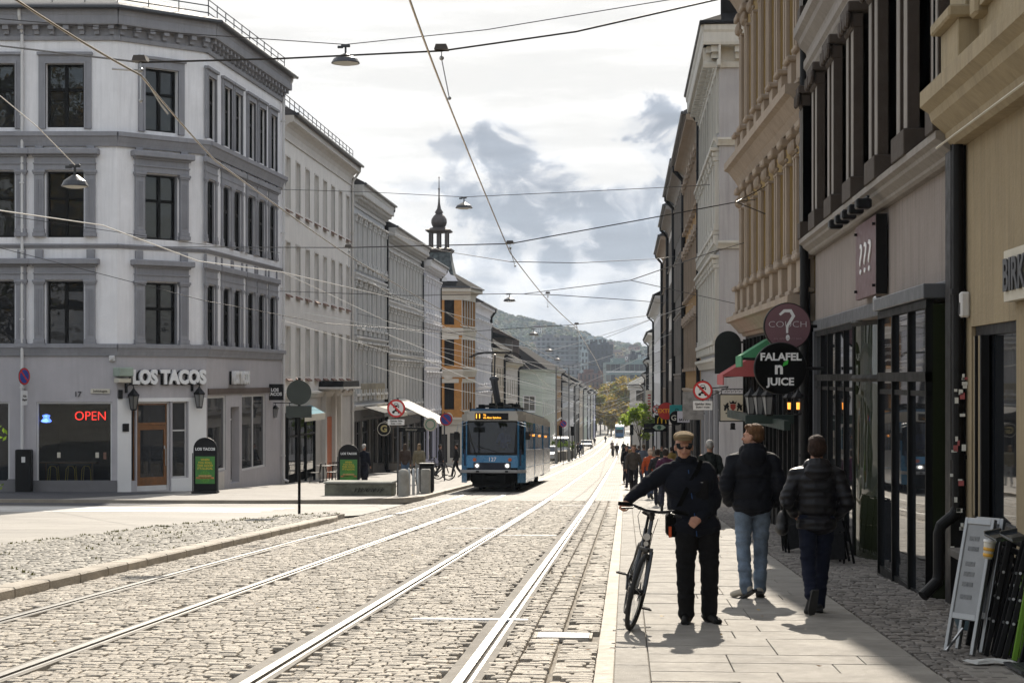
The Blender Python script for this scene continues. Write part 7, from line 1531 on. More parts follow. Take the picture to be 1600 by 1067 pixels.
# --- bicycle ---
def bicycle(label, loc, rz, lean=0., steer=0., group=None, full=True, fcol=(.01, .01, .011)):
    o = thing('bicycle', label, 'bicycle', loc, rz, group, ry=lean); fm = mat('bike frame %.3f' % fcol[0], fcol, .3, var=0, coat=.4); R = .345; BLK = M['black']; tyre = mat('tyre rubber', (.012, .012, .012), .8, var=.1, bump=.3, bs=90)
    def wheel(c, name, par, ang=0.):
        w = link(name, None, par, c, (0, 0, ang)); b = MB().mat(tyre); b.tube([(0, (R-.02)*cos(t), (R-.02)*sin(t)) for t in [2*pi*k/40 for k in range(40)]], .021, 8, closed=True); B(b, 'tyre', w, smooth=True)
        b = MB().mat(BLK); b.tube([(0, (R-.045)*cos(t), (R-.045)*sin(t)) for t in [2*pi*k/40 for k in range(40)]], .012, 6, closed=True); B(b, 'rim', w)
        if full:
            b = MB().mat(M['steel'])
            for k in range(28):
                t = 2*pi*k/28; t2 = t+(.5 if k % 2 else -.5); sx = .03*(1 if k % 4 < 2 else -1); b.tube([(sx, .025*cos(t2), .025*sin(t2)), (0, (R-.045)*cos(t), (R-.045)*sin(t))], .0014, 3, cap=False)
            B(b, 'spokes', w); b = MB().mat(BLK); b.lathe([(.02, -.05), (.03, -.03), (.018, 0), (.03, .03), (.02, .05)], 12, axis='x'); B(b, 'hub', w)
            b = MB().mat(M['steel']); b.lathe([(.08, -.044), (.08, -.041)], 24, axis='x'); B(b, 'brake_disc', w)
        return w
    wheel((0, 1.07, R), 'rear_wheel', o)
    st = link('fork', None, o, (0, .17, 0), (radians(0), 0, 0))
    A = Matrix.Translation((0, .17, .8)) @ Matrix.Rotation(steer, 4, Vector((0, .34, .94))) @ Matrix.Translation((0, -.17, -.8))
    T = lambda p: tuple((A @ Vector(p))-Vector((0, .17, 0)))
    w = wheel(T((0, 0, R)), 'front_wheel', o, steer); w.location = A @ Vector((0, 0, R))
    b = MB().mat(fm)
    for s_ in (-1, 1): b.tube([T((s_*.055, 0, R)), T((s_*.055, .07, .55)), T((s_*.05, .12, .70))], [.014, .018, .02], 8)
    b.tube([T((-.06, .12, .71)), T((.06, .12, .71))], .022, 8).tube([T((0, .12, .71)), T((0, .2, .96)), T((0, .17, 1.02))], .019, 8); B(b, 'fork_blades', st)
    b = MB().mat(BLK); b.tube([T((-.31, .215, 1.07)), T((-.2, .19, 1.08)), T((-.06, .165, 1.05)), T((.06, .165, 1.05)), T((.2, .19, 1.08)), T((.31, .215, 1.07))], .0135, 8).tube([T((0, .2, .98)), T((0, .16, 1.05))], .024, 8); hb = B(b, 'handlebar', st)
    for s_ in (-1, 1):
        b = MB().mat(M['blackmatt']); b.tube([T((s_*.19, .188, 1.08)), T((s_*.315, .216, 1.07))], .019, 8); B(b, 'grip', hb)
        if full: b = MB().mat(BLK); b.tube([T((s_*.17, .18, 1.07)), T((s_*.17, .13, 1.055)), T((s_*.27, .12, 1.04))], .008, 6).box(*sorted((T((s_*.15, 0, 0))[0], T((s_*.18, 0, 0))[0])), T((0, .15, 0))[1], T((0, .2, 0))[1], 1.04, 1.07); B(b, 'brake_lever', hb)
    if full:
        b = MB().mat(mat('lamp lens', (.5, .5, .5), .1, metal=.5)); b.lathe([(.028, 0), (.032, .03)], 14, T((0, .05, .83)), 'y').lathe([(.02, 0), (.022, .02)], 12, T((0, .06, .77)), 'y'); B(b, 'front_light', st)
        b = MB().mat(BLK)
        for s_, k in ((-.1, .1), (.08, .16)): b.tube([T((s_, .16, 1.05)), T((s_*1.0, .03, 1.0)), T((s_*.6, .06, .85)), T((.03, .1, .7))], .0035, 4)
        B(b, 'cables', st)
    b = MB().mat(fm); bb = (0, .62, .28); b.tube([(0, .195, .86), (0, .15, .72)], .024, 10).tube([(0, .155, .74), (0, .34, .55), bb], [.024, .032, .034], 10).tube([(0, .19, .84), (0, .76, .76)], .02, 10).tube([bb, (0, .82, .84)], .019, 10)
    for s_ in (-1, 1): b.tube([(s_*.02, .64, .28), (s_*.06, 1.07, R)], .011, 6).tube([(s_*.015, .79, .72), (s_*.06, 1.07, R)], .009, 6)
    b.tube([(-.05, .62, .28), (.05, .62, .28)], .028, 10); B(b, 'frame', o)
    b = MB(); b.ball((0, .9, .975), (.07, .1, .022), 12, 6).ball((0, .78, .975), (.025, .12, .02), 10, 6); sd = organic(b, 'saddle', o, M['blackmatt'], .01, 2) if full else B(b, 'saddle', o, m=M['blackmatt'])
    b = MB().mat(BLK); b.tube([(0, .8, .8), (0, .86, .96)], .014, 8); B(b, 'seat_post', sd)
    b = MB().mat(M['darkgrey']); b.lathe([(.085, .05), (.085, .055)], 28, (0, .62, .28), 'x').tube([(.065, .62, .28), (.075, .50, .16)], .012, 6).tube([(-.065, .62, .28), (-.075, .74, .40)], .012, 6); cr_ = B(b, 'crank', o)
    for s_, yy, zz in ((1, .5, .16), (-1, .74, .40)):
        b = MB().mat(BLK); x0 = s_*.085; b.box(x0, x0+s_*.1, yy-.045, yy-.035, zz-.008, zz+.008).box(x0, x0+s_*.1, yy+.035, yy+.045, zz-.008, zz+.008).box(x0, x0+s_*.01, yy-.035, yy+.035, zz-.008, zz+.008).box(x0+s_*.09, x0+s_*.1, yy-.035, yy+.035, zz-.008, zz+.008).tube([(x0, yy, zz), (x0+s_*.1, yy, zz)], .009, 6); B(b, 'pedal', cr_)
    return o
p = GP(983.5, 983, .03); p.z = zg(p.y)+.032
bicycle('black bicycle with thin tyres leaning toward the person in the flat cap', p, radians(2), radians(12.5), radians(-13))
# --- man with jeans walking away ---
Pw = dict(sR=(-.19, .0, 1.39), sL=(.19, .0, 1.39), eR=(-.27, .05, 1.12), wR=(-.23, -.1, .94), eL=(.27, .05, 1.12), wL=(.23, -.1, .94), hd=(0, -.0, 1.61), hR=(-.09, 0, .92), kR=(-.085, -.05, .5), aR=(-.075, -.02, .1), tR=(-.10, -.17, .04), hL=(.09, 0, .92), kL=(.095, .0, .5), aL=(.075, .13, .12), tL=(.17, .02, .04))
loc = GP(1176, 930); loc.z = zg(loc.y)+.035
pj = cloth('black navy puffer', (.004, .005, .009), .75, bump=.5, bs=12)
jeans = mat('faded blue jeans', (.15, .2, .27), .95, var=.3, vs=5, bump=.6, bs=90)
w1, wb, J, h, Rh = person('person in a bulky black winter jacket and faded jeans walking away, head turned left', loc, pi, 1.90, Pw, jm=pj, tm=jeans, hair=(.13, .065, .03), lod='hi', hands=(None, None), headyaw=radians(62), hemz=.84, puff=1.22, shoes=(.4, .36, .3))
b = MB()
for t in range(15): a = 2*pi*t/15; b.ball((.1*cos(a), .03+.09*sin(a), 1.47+.03*sin(a)), (.045, .045, .065), 8, 6)
b.ball((0, .12, 1.42), (.14, .075, .11), 12, 8); organic(b, 'hood', w1, pj, .009, 4)
# --- woman in quilted jacket walking away ---
quilt = bpy.data.materials.new('quilted jacket'); MATS['quilted jacket'] = quilt; quilt.use_nodes = True; nt = quilt.node_tree; b_ = nt.nodes['Principled BSDF']; b_.inputs['Base Color'].default_value = (.007, .007, .010, 1); b_.inputs['Roughness'].default_value = .5; b_.inputs['Specular IOR Level'].default_value = .3
tcn = nt.nodes.new('ShaderNodeTexCoord'); wv = nt.nodes.new('ShaderNodeTexWave'); wv.bands_direction = 'Z'; wv.wave_profile = 'SIN'; wv.inputs['Scale'].default_value = 3.9; wv.inputs['Distortion'].default_value = 2.2; wv.inputs['Detail'].default_value = 2; bpn = nt.nodes.new('ShaderNodeBump'); bpn.inputs['Strength'].default_value = .45; bpn.inputs['Distance'].default_value = .03
nt.links.new(tcn.outputs['Object'], wv.inputs['Vector']); nt.links.new(wv.outputs['Fac'], bpn.inputs['Height']); nt.links.new(bpn.outputs[0], b_.inputs['Normal'])
Pv = dict(sR=(-.2, .0, 1.39), sL=(.2, .0, 1.39), eR=(-.29, .08, 1.10), wR=(-.22, -.12, .95), eL=(.30, .03, 1.12), wL=(.20, -.16, .98), hR=(-.09, 0, .92), kR=(-.07, -.08, .5), aR=(-.035, -.08, .09), tR=(-.05, -.24, .04), hL=(.09, 0, .92), kL=(.09, .04, .5), aL=(.095, .26, .22), tL=(.11, .19, .065))
loc = GP(1276, 955); loc.z = zg(loc.y)+.035
w2_, wb2, J, h, Rh = person('person in a dark quilted jacket and navy jeans walking away, one heel lifted', loc, pi+.05, 1.74, Pv, jm=quilt, tm=cloth('navy jeans', (.008, .011, .026), bs=90), hair=(.045, .025, .018), lod='hi', hairkind='bob', hands=(None, 'relax'), hemz=.80, puff=1.18, shoes=(.02, .02, .022), sole=(.13, .11, .08), gender='f')
b = MB()
for t in range(15): a = 2*pi*t/15; b.ball((.1*cos(a), .03+.09*sin(a), 1.46+.03*sin(a)), (.042, .042, .06), 8, 6)
b.ball((0, .12, 1.41), (.145, .07, .1), 12, 8); organic(b, 'hood', w2_, quilt, .009, 4)
bag = thing('handbag', 'black handbag hanging from the arm of the person in the quilted jacket', 'bag', loc, pi+.05); b = MB(); b.ball((.33, .0, .88), (.06, .13, .12), 14, 8).ball((.34, .02, .82), (.065, .15, .07), 14, 8); organic(b, 'bag_body', bag, M['black'], .012, 2)
b = MB().mat(M['black']); b.tube([(.33, -.09, .95), (.325, -.05, 1.12), (.32, .03, 1.17), (.325, .08, 1.1), (.335, .1, .95)], .011, 6); B(b, 'bag_handle', bag)
# --- people farther off ---
def walk(ph, arm=.12, st=.24):
    s, c = sin(ph), cos(ph)
    d = {}
    for sd, k in ((-1, 'R'), (1, 'L')):
        f = -sd*s  # forward amount (-y is forward)
        d['a'+k] = (sd*.08, -f*st+(.04 if f < 0 else 0), .09+(max(0, -f)*.1)); d['t'+k] = (sd*.1, -f*st-.15+(.04 if f < 0 else 0), .035+(0 if f < 0 else f*.04)); d['k'+k] = (sd*.09, -f*st*.45-.05, .5)
        d['w'+k] = (sd*.25, f*arm-.04, .9); d['e'+k] = (sd*.245, f*arm*.5+.03, 1.13)
    return d
mid = [  # px, py feet(plane) or None, Z, facing, H, label, jacket, trousers, hair, kind, extra
 (990, 62, 0.0, 1.8, 'person in an open brown jacket walking toward the viewer behind the bicycle handlebar', (.06, .05, .042), (.015, .015, .018), (.16, .12, .09), 'short', {}),
 (1109, 37, pi, 1.83, 'white haired person with a dark backpack walking away past the white corner building', (.012, .016, .014), (.02, .02, .03), (.5, .48, .45), 'short', {}),
 (1016, 57, pi, 1.66, 'person in a rust orange coat walking away in the crowd', (.32, .06, .02), (.03, .04, .07), (.45, .35, .28), 'bob', {'coat': True, 'hemz': .62}),
 (1028, 50, pi, 1.66, 'dark haired person with a black jacket just right of the rust orange coat', (.02, .02, .022), (.02, .02, .03), (.03, .02, .015), 'bob', {}),
 (1040, 46, pi, 1.66, 'person in a plum coat with dark hair nearest to the flat cap', (.06, .015, .04), (.02, .02, .03), (.03, .015, .012), 'bob', {}),
 (1006, 74, pi, 1.82, 'person in a grey blue jacket walking away left of the orange coat', (.11, .13, .16), (.03, .04, .07), (.12, .08, .05), 'short', {}),
 (984, 70, pi+.4, 1.62, 'short fair haired person behind the person in the brown jacket', (.04, .04, .045), (.02, .02, .03), (.32, .2, .1), 'bob', {}),
 (979, 80, 0.3, 1.76, 'person in black at the kerb left of the person in the brown jacket', (.015, .015, .018), (.02, .02, .025), (.05, .03, .02), 'short', {}),
 (1034, 84, 0, 1.74, 'person in a dark green jacket under the golden arches sign', (.03, .04, .03), (.02, .02, .03), (.1, .07, .05), 'short', {}),
 (1049, 78, pi, 1.7, 'person with a mustard scarf by the pale lilac sign', (.3, .2, .06), (.03, .03, .04), (.07, .04, .03), 'short', {}),
 (1022, 96, 0, 1.74, 'person in beige between the crowd and the green tree', (.25, .2, .15), (.06, .06, .08), (.1, .06, .04), 'short', {}),
 (998, 100, pi, 1.75, 'person in navy deep in the crowd on the right pavement', (.02, .03, .06), (.03, .03, .04), (.08, .05, .04), 'short', {}),
 (569, 66.6, pi*.9, 1.72, 'white haired person in a long dark coat beside the second sandwich board', (.012, .014, .022), (.02, .02, .025), (.55, .53, .5), 'short', {'coat': True, 'hemz': .6}),
 (633, 73, pi, 1.74, 'long haired person in a brown jacket and blue jeans under the white awning', (.07, .05, .04), (.1, .16, .25), (.12, .06, .03), 'long', {}),
 (655, 74, pi, 1.74, 'fair haired person in an olive beige jacket under the white awning', (.24, .21, .14), (.35, .36, .36), (.35, .25, .15), 'long', {}),
 (688, 92, pi/2, 1.7, 'person in dark clothes by the racks left of the tram', (.02, .02, .025), (.02, .02, .025), (.05, .03, .02), 'short', {}),
 (713, 90, -pi/2, 1.72, 'person in black hard against the left side of the tram', (.01, .01, .012), (.015, .015, .02), (.03, .02, .02), 'short', {}),
 (924.5, 303, pi/2, 1.78, 'person striding across the tram street far away', (.02, .02, .02), (.02, .02, .02), (.04, .03, .02), 'short', {}),
 (964, 205, pi, 1.78, 'person walking down the road right of the far cyclist', (.03, .03, .03), (.02, .02, .02), (.04, .03, .02), 'short', {}),
 (946, 420, 0, 1.76, 'tiny person in the road left of the distant tram', (.04, .04, .04), (.02, .02, .02), (.04, .03, .02), 'short', {}),
 (897, 200, 0, 1.76, 'person in black by the traffic light on the left pavement', (.015, .015, .018), (.02, .02, .02), (.04, .03, .02), 'short', {}),
 (903, 196, 1, 1.76, 'person in dark grey right of the one by the traffic light', (.03, .03, .035), (.02, .02, .02), (.04, .03, .02), 'short', {}),
 (907, 215, pi, 1.7, 'person in navy third from the traffic light', (.02, .03, .06), (.02, .02, .02), (.04, .03, .02), 'short', {}),
 (919, 330, 0, 1.76, 'distant person on the left pavement nearest the far trees', (.03, .03, .03), (.02, .02, .02), (.04, .03, .02), 'short', {}),
 (929, 350, 0, 1.76, 'distant person beside the one nearest the far trees', (.05, .04, .04), (.02, .02, .02), (.04, .03, .02), 'short', {}),
 (974, 235, 0, 1.78, 'distant person on the right pavement below the far tram', (.02, .02, .02), (.02, .02, .02), (.04, .03, .02), 'short', {}),
 (981, 190, pi, 1.78, 'distant person in grey on the right pavement', (.08, .08, .09), (.02, .02, .03), (.04, .03, .02), 'short', {}),
 (986, 160, 0, 1.74, 'distant person in blue by the bright green tree', (.04, .06, .12), (.02, .02, .03), (.04, .03, .02), 'short', {}),
 (977, 125, pi, 1.78, 'person in a black coat on the right kerb beyond the crowd', (.015, .015, .015), (.02, .02, .02), (.04, .03, .02), 'short', {}),
 (993, 130, pi, 1.78, 'person in a brown coat on the right pavement beyond the crowd', (.08, .05, .03), (.02, .02, .02), (.2, .18, .16), 'short', {}),
]
for i, (px, Z, rz, H, lab, jc, tc_, hc, hk, ex) in enumerate(mid):
    onroad = px in (924.5, 964, 946); p = G(px, Z, 0.012 if onroad else (.125 if px < 900 or px in (903, 907, 919, 929) else .05))
    person(lab, p, rz+RNG.uniform(-.15, .15), H, walk(RNG.uniform(0, 6.28) if not onroad else 1.5), jacket=jc, trousers=tc_, hair=hc, hairkind=hk, lod='mid' if Z < 64 and px > 900 else 'lo', **ex)
b = MB(); p = G(1109, 37, .05); bp_ = thing('backpack', 'dark backpack worn by the white haired person', 'backpack', p, pi); b.ball((0, .2, 1.2), (.14, .1, .22), 12, 8); organic(b, 'pack', bp_, cloth('dark green pack', (.008, .012, .01)), .015, 2); b = MB().mat(M['blackmatt'])
for s_ in (-1, 1): b.tube([(s_*.1, .16, 1.38), (s_*.12, .05, 1.5), (s_*.12, -.12, 1.4)], .015, 5)
B(b, 'strap', bp_)
# cyclists
Pc = dict(hR=(-.08, .15, .98), hL=(.08, .15, .98), pel=(0, .15, 1.0), chest=(0, -.02, 1.28), nk=(0, -.1, 1.47), hd=(0, -.14, 1.63), sR=(-.18, -.06, 1.4), sL=(.18, -.06, 1.4), eR=(-.25, -.25, 1.2), eL=(.25, -.25, 1.2), wR=(-.27, -.5, 1.1), wL=(.27, -.5, 1.1), kR=(-.1, -.2, .72), kL=(.1, -.1, .6), aR=(-.09, -.12, .32), tR=(-.1, -.28, .27), aL=(.09, .1, .2), tL=(.1, -.06, .12))
for px, Z, lab, jc in ((957.5, 208, 'nearer', (.25, .22, .18)), (956.5, 262, 'farther', (.05, .05, .06))):
    p = G(px, Z, .012); person(lab+' cyclist riding toward the viewer between the rails', p, 0, 1.8, Pc, jacket=jc, hemz=.95, lod='lo'); bicycle(lab+' distant bicycle ridden between the rails', p+Vector((0, -.65, 0)), 0, 0, 0, 'ridden bicycles far away', False)
for i, (px, Z, rz) in enumerate(((684, 84, 1.3), (701, 82, 1.9))):
    bicycle(('parked bicycle behind the litter bin', 'parked bicycle right of the no parking post')[i], G(px, Z, .115), rz, 0, 0, 'bicycles parked left of the tram', False, (.012, .013, .015))
# ================= tram =================
BLUE = mat('tram blue enamel', (.04, .2, .40), .3, var=.06, coat=.3, dirt=.12); CRM = mat('tram cream enamel', (.42, .40, .36), .4, var=.06, dirt=.2); TGL = glass_mat('tram glass', (.01, .014, .02), .04, .08, .8)
SHEEN = mat('tram side pale with reflection', (.5, .52, .55), .18, var=.05, metal=.35)  # reflection along the blue lower side, put into the colour
slope = math.atan((zg(80)-zg(68))/12)
def build_tram(loc, label, full=True):
    t = thing('tram', label, 'tram', loc, 0, None, rx=slope)
    # plan outline per body section: nose flat with angled cheeks
    def plan(w, y0, y1, nose=True, ins=0.):
        h = w/2-ins
        return [(-.98+ins*.5, y0+ins), (.98-ins*.5, y0+ins), (h, y0+.75), (h, y1), (-h, y1), (-h, y0+.75)] if nose else [(-h, y0), (h, y0), (h, y1), (-h, y1)]
    secs = [(0, 7.1, True), (7.5, 14.6, False), (15.0, 22.2, False)] if full else [(0, 12, True)]
    for k, (y0, y1, nose) in enumerate(secs):
        s_ = link('body_section', None, t); Pl = lambda ins=0.: plan(2.5, y0, y1, nose, ins)
        b = MB().mat(BLUE); b.prism(Pl(), .92, 1.32); B(b, 'lower_body', s_)
        if nose:
            b = MB().mat(BLUE); b.prism([(-1.25, y0+.75), (-1.25, y1), (-1.21, y1), (-1.21, y0+.9), (-1.0, y0+.3), (-.98, y0)], .34, .92).prism([(1.25, y0+.75), (.98, y0), (1.0, y0+.3), (1.21, y0+.9), (1.21, y1), (1.25, y1)], .34, .92); B(b, 'skirt', s_)
            b = MB().mat(BLUE); b.prism(Pl(.002), 1.32, 1.42); B(b, 'waist', s_)
        else: b = MB().mat(BLUE); b.box(-1.25, -1.21, y0, y1, .42, .92).box(1.21, 1.25, y0, y1, .42, .92); B(b, 'skirt', s_)
        b = MB().mat(SHEEN)
        for sx in (-1, 1): b.box(sx*1.252, sx*1.258, y0+.8 if nose else y0+.05, y1-.05, .95, 1.62).box(sx*1.252, sx*1.257, y0+.8 if nose else y0+.05, y1-.05, .45, .9)
        B(b, 'side_sheen', s_)
        b = MB().mat(CRM); r = Pl(.04); b.prism(Pl(0), 2.72, 2.98); b.prism(Pl(.10), 2.98, 3.1) ; B(b, 'roof_edge', s_)
        b = MB().mat(mat('tram roof blue', (.03, .09, .17), .5, var=.1)); b.prism(Pl(.3), 3.1, 3.2); B(b, 'roof', s_)
        # pillars and side windows
        b = MB().mat(BLUE); yy = y0+.8 if nose else y0
        n = 5; 
        for sx in (-1, 1):
            b.box(sx*1.20, sx*1.25, yy, y1, 1.32, 1.62)
            for i in range(n+1): y = yy+(y1-yy)*i/n; b.box(sx*1.18, sx*1.216, max(yy, y-.04), min(y1, y+.04), 1.62, 2.72)
        if not nose: b.box(-1.25, 1.25, y0, y0+.04, 1.32, 2.72)
        if k == len(secs)-1: b.box(-1.25, 1.25, y1-.04, y1, 1.32, 2.72)
        B(b, 'window_pillars', s_)
        for i in range(n):
            a, c = yy+(y1-yy)*i/n+.05, yy+(y1-yy)*(i+1)/n-.05
            for sx in (-1, 1):
                b = MB().mat(TGL); b.box(sx*1.195, sx*1.212, a, c, 1.62, 2.72); w_ = B(b, 'side_window', s_); b = MB().mat(M['black']); b.box(sx*1.2, sx*1.22, a, c, 2.3, 2.34); B(b, 'window_bar', w_)
        b = MB().mat(mat('tram floor', (.05, .05, .05), .9)); b.prism(Pl(.05), .9, .94); B(b, 'floor', s_)
        for yb in ((y0+y1)/2+(.5 if nose else 0),):
            b = MB().mat(M['blackmatt']); b.box(-1.1, 1.1, yb-1.1, yb+1.1, .3, .75, .05)
            for sx in (-1, 1):
                for q in (-.75, .75): b.lathe([(.3, -.06), (.33, -.05), (.33, .06)], 16, (sx*.72, yb+q, .33), 'x')
            B(b, 'bogie', s_)
        if k:
            b = MB().mat(M['blackmatt']); b.box(-1.12, 1.12, y0-.42, y0+.02, .5, 3.0); B(b, 'bellows', s_)
    # front end
    f = link('cab_front', None, t)
    b = MB().mat(BLUE)
    for sx in (-1, 1): b.prism([(sx*.98, 0), (sx*1.03, .1), (sx*.98, .12), (sx*.93, .06)], 1.42, 2.72).prism([(sx*1.2, .62), (sx*1.25, .75), (sx*1.2, .8), (sx*1.15, .68)], 1.42, 2.72)
    B(b, 'front_pillars', f)
    b = MB().mat(M['black']); b.prism([(-.97, .0), (.97, .0), (.97, .06), (-.97, .06)], 1.40, 1.5).prism([(-.97, .0), (.97, .0), (.97, .06), (-.97, .06)], 2.66, 2.74)
    b.add([(-.97, .0, 1.46), (-.83, .0, 1.46), (-.93, .0, 2.68), (-.97, .0, 2.68), (-.97, .05, 1.46), (-.83, .05, 1.46), (-.93, .05, 2.68), (-.97, .05, 2.68)], [(0, 1, 2, 3), (5, 4, 7, 6), (1, 5, 6, 2)]).add([(.97, .0, 1.46), (.83, .0, 1.46), (.93, .0, 2.68), (.97, .0, 2.68), (.97, .05, 1.46), (.83, .05, 1.46), (.93, .05, 2.68), (.97, .05, 2.68)], [(1, 0, 3, 2), (4, 5, 6, 7), (5, 1, 2, 6)]); B(b, 'windscreen_frame', f)
    b = MB().mat(mat('windscreen dark tint', (.03, .05, .09), .05, var=0, spec=.6)); 
    CL = MATS.get('tram clear') or clear_mat('tram clear', (.3, .4, .58)); b = MB().mat(CL); b.add([(-.84, .02, 1.48), (.84, .02, 1.48), (.93, .02, 2.67), (-.93, .02, 2.67), (-.84, .03, 1.48), (.84, .03, 1.48), (.93, .03, 2.67), (-.93, .03, 2.67)], [(0, 1, 2, 3), (7, 6, 5, 4), (0, 4, 5, 1), (1, 5, 6, 2), (2, 6, 7, 3), (3, 7, 4, 0)]); B(b, 'windscreen', f)
    for sx in (-1, 1):
        b = MB().mat(TGL); b.add([(sx*1.02, .1, 1.46), (sx*1.2, .66, 1.46), (sx*1.2, .66, 2.68), (sx*1.02, .1, 2.68)], [(0, 1, 2, 3)]); b.add([(sx*1.01, .11, 1.46), (sx*1.19, .67, 1.46), (sx*1.19, .67, 2.68), (sx*1.01, .11, 2.68)], [(3, 2, 1, 0)]); B(b, 'corner_window', f)
    b = MB().mat(mat('cab interior navy', (.015, .03, .07), .8)); b.box(-1.1, 1.1, .15, .9, 1.0, 1.62).box(-1.15, 1.15, 2.6, 2.62, .95, 2.9); b.box(-1.15, 1.15, 2.62, 2.66, 1, 2.9); b.box(-.03, .0, 1.5, 1.54, 1.6, 2.7).box(.45, .48, 1.9, 1.94, 1.6, 2.7); B(b, 'cab_interior', f)
    b = MB().mat(M['black']); b.box(-.67, .62, -.03, .05, 2.76, 3.02, .02); dd = B(b, 'destination_display', f)
    amb = mat('amber display dots', (.9, .4, .05), .5, var=0, emit=(1, .42, .04), es=1.)
    me = text_mesh('11', .24, .002, .003, amb); link('lettering', me, dd, (-.55, -.034, 2.89)); link('lettering', text_mesh('Majorstuen\nvia Nydalen' if 0 else 'Til\nvia Aker Sykehus', .1, .002, .001, amb, 'LEFT'), dd, (-.35, -.034, 2.89))
    link('fleet_number', text_mesh('127', .21, .002, .002, M['white']), f, (.0, -.004, 1.24))
    b = MB().mat(mat('tram grille navy', (.008, .014, .03), .6))
    for i in range(6): b.box(-.7, .7, -.02, .0, .86+i*.042, .89+i*.042)
    b.box(-.72, .72, -.006, .0, .84, 1.12); B(b, 'grille', f)
    for sx in (-1, 1):
        b = MB().mat(M['steel']); b.lathe([(.1, 0), (.11, .03)], 18, (sx*.58, 0, 1.0), 'y'); hl = B(b, 'headlight', f); b = MB().mat(mat('lit headlamp', (1, 1, .95), .3, var=0, emit=(1, .97, .9), es=3 if sx > 0 else 2)); b.lathe([(.06 if sx > 0 else .04, .031), (.05, .036)], 16, (sx*.58, 0, 1.0), 'y'); B(b, 'lamp', hl)
        b = MB().mat(mat('indicator orange', (.45, .1, .02), .4, var=0)); b.lathe([(.07, 0), (.07, .02)], 14, (sx*.68, 0, 1.23), 'y'); B(b, 'indicator', f)
    b = MB().mat(mat('bumper grey', (.3, .3, .3), .5, var=.1, dirt=.3)); b.box(-1.0, 1.0, -.1, .02, .72, .84, .02).box(-1.12, -1.0, -.02, .5, .72, .84).box(1.0, 1.12, -.02, .5, .72, .84).box(-1.27, -1.12, .3, .9, .72, .84).box(1.12, 1.27, .3, .9, .72, .84); bu = B(b, 'bumper', f)
    b = MB().mat(M['black']); b.box(-.62, -.5, -.11, -.1, .745, .815).box(.5, .62, -.11, -.1, .745, .815); B(b, 'bumper_slot', bu)
    b = MB().mat(M['blackmatt']); b.box(-.8, .8, .35, .6, .2, .9).box(-.7, .7, .05, .35, .18, .3).tube([(0, -.1, .55), (0, .4, .55)], .07, 8).box(-.2, .2, -.16, -.08, .45, .62, .02).box(-.5, -.35, .0, .3, .3, .7).box(.35, .5, .0, .3, .3, .7); B(b, 'coupler', f)
    b = MB().mat(M['black']); b.tube([(-.88, -.03, 2.3), (-.8, -.05, 1.9), (-.6, -.03, 1.35)], .014, 5).tube([(.45, -.03, 1.4), (.1, -.05, 1.55), (-.6, -.04, 1.75)], .014, 5); B(b, 'wiper', f)
    for sx in (-1, 1):
        b = MB().mat(M['steel']); b.tube([(sx*.95, 0, 2.72), (sx*1.3, -.15, 2.6), (sx*1.38, -.12, 2.3)], .014, 5).tube([(sx*.95, 0, 2.6), (sx*1.3, -.15, 2.5), (sx*1.38, -.12, 2.2)], .012, 5); ar = B(b, 'mirror_arm', f); b = MB().mat(M['black']); b.box(sx*1.28, sx*1.46, -.17, -.09, 2.0, 2.3, .02); B(b, 'mirror', ar)
    for y in (.9, 3.5, 6.9, 12, 18):
        b = MB().mat(mat('side lamp amber', (.9, .3, .03), .4, var=0, emit=(1, .35, .05), es=.7)); b.ball((1.24, y, 2.2), (.03, .05, .05), 8, 6); B(b, 'side_lamp', f)
    # roof gear
    b = MB().mat(M['blackmatt']); R = random.Random(2)
    for i in range(16): x, y = R.uniform(-.7, .6), R.uniform(1.2, 5.5); b.box(x, x+R.uniform(.12, .4), y, y+R.uniform(.2, .7), 3.2, 3.3+R.random()*.22, .02)
    b.tube([(-.7, .8, 3.22), (-.2, .8, 3.3), (.9, 3, 3.28), (1.0, 6, 3.28)], .03, 6); 
    for x in (-.9, .9): b.tube([(x, .5, 3.1), (x, .5, 3.45)], .02, 5)
    B(b, 'roof_equipment', f)
    pg = link('pantograph', None, t); b = MB().mat(M['darkgrey']); b.box(-.5, .5, 2.6, 3.9, 3.3, 3.4).tube([(-.05, 3.2, 3.4), (-.22, 3.0, 4.4)], .09, 8).tube([(.05, 3.2, 3.4), (-.1, 3.0, 4.4)], .07, 8).ball((-.16, 3.0, 4.45), (.2, .1, .12), 10, 6).tube([(-.16, 3.0, 4.45), (-.1, 2.6, 5.42)], .035, 6); B(b, 'arm', pg)
    b = MB().mat(M['black']); b.tube([(-1.15, 2.6, 5.3), (-.85, 2.6, 5.45), (-.5, 2.6, 5.5), (.5, 2.6, 5.5), (.8, 2.6, 5.44), (.95, 2.6, 5.3)], .025, 6).tube([(-1.1, 2.85, 5.3), (-.8, 2.85, 5.44), (-.5, 2.85, 5.47), (.5, 2.85, 5.47), (.9, 2.85, 5.3)], .02, 6); B(b, 'collector_bow', pg)
    return t
zt_ = zg(69); build_tram((-5.13, 66.2, zg(66.2)+.01), 'blue and cream articulated tram number 127 coming up the street')
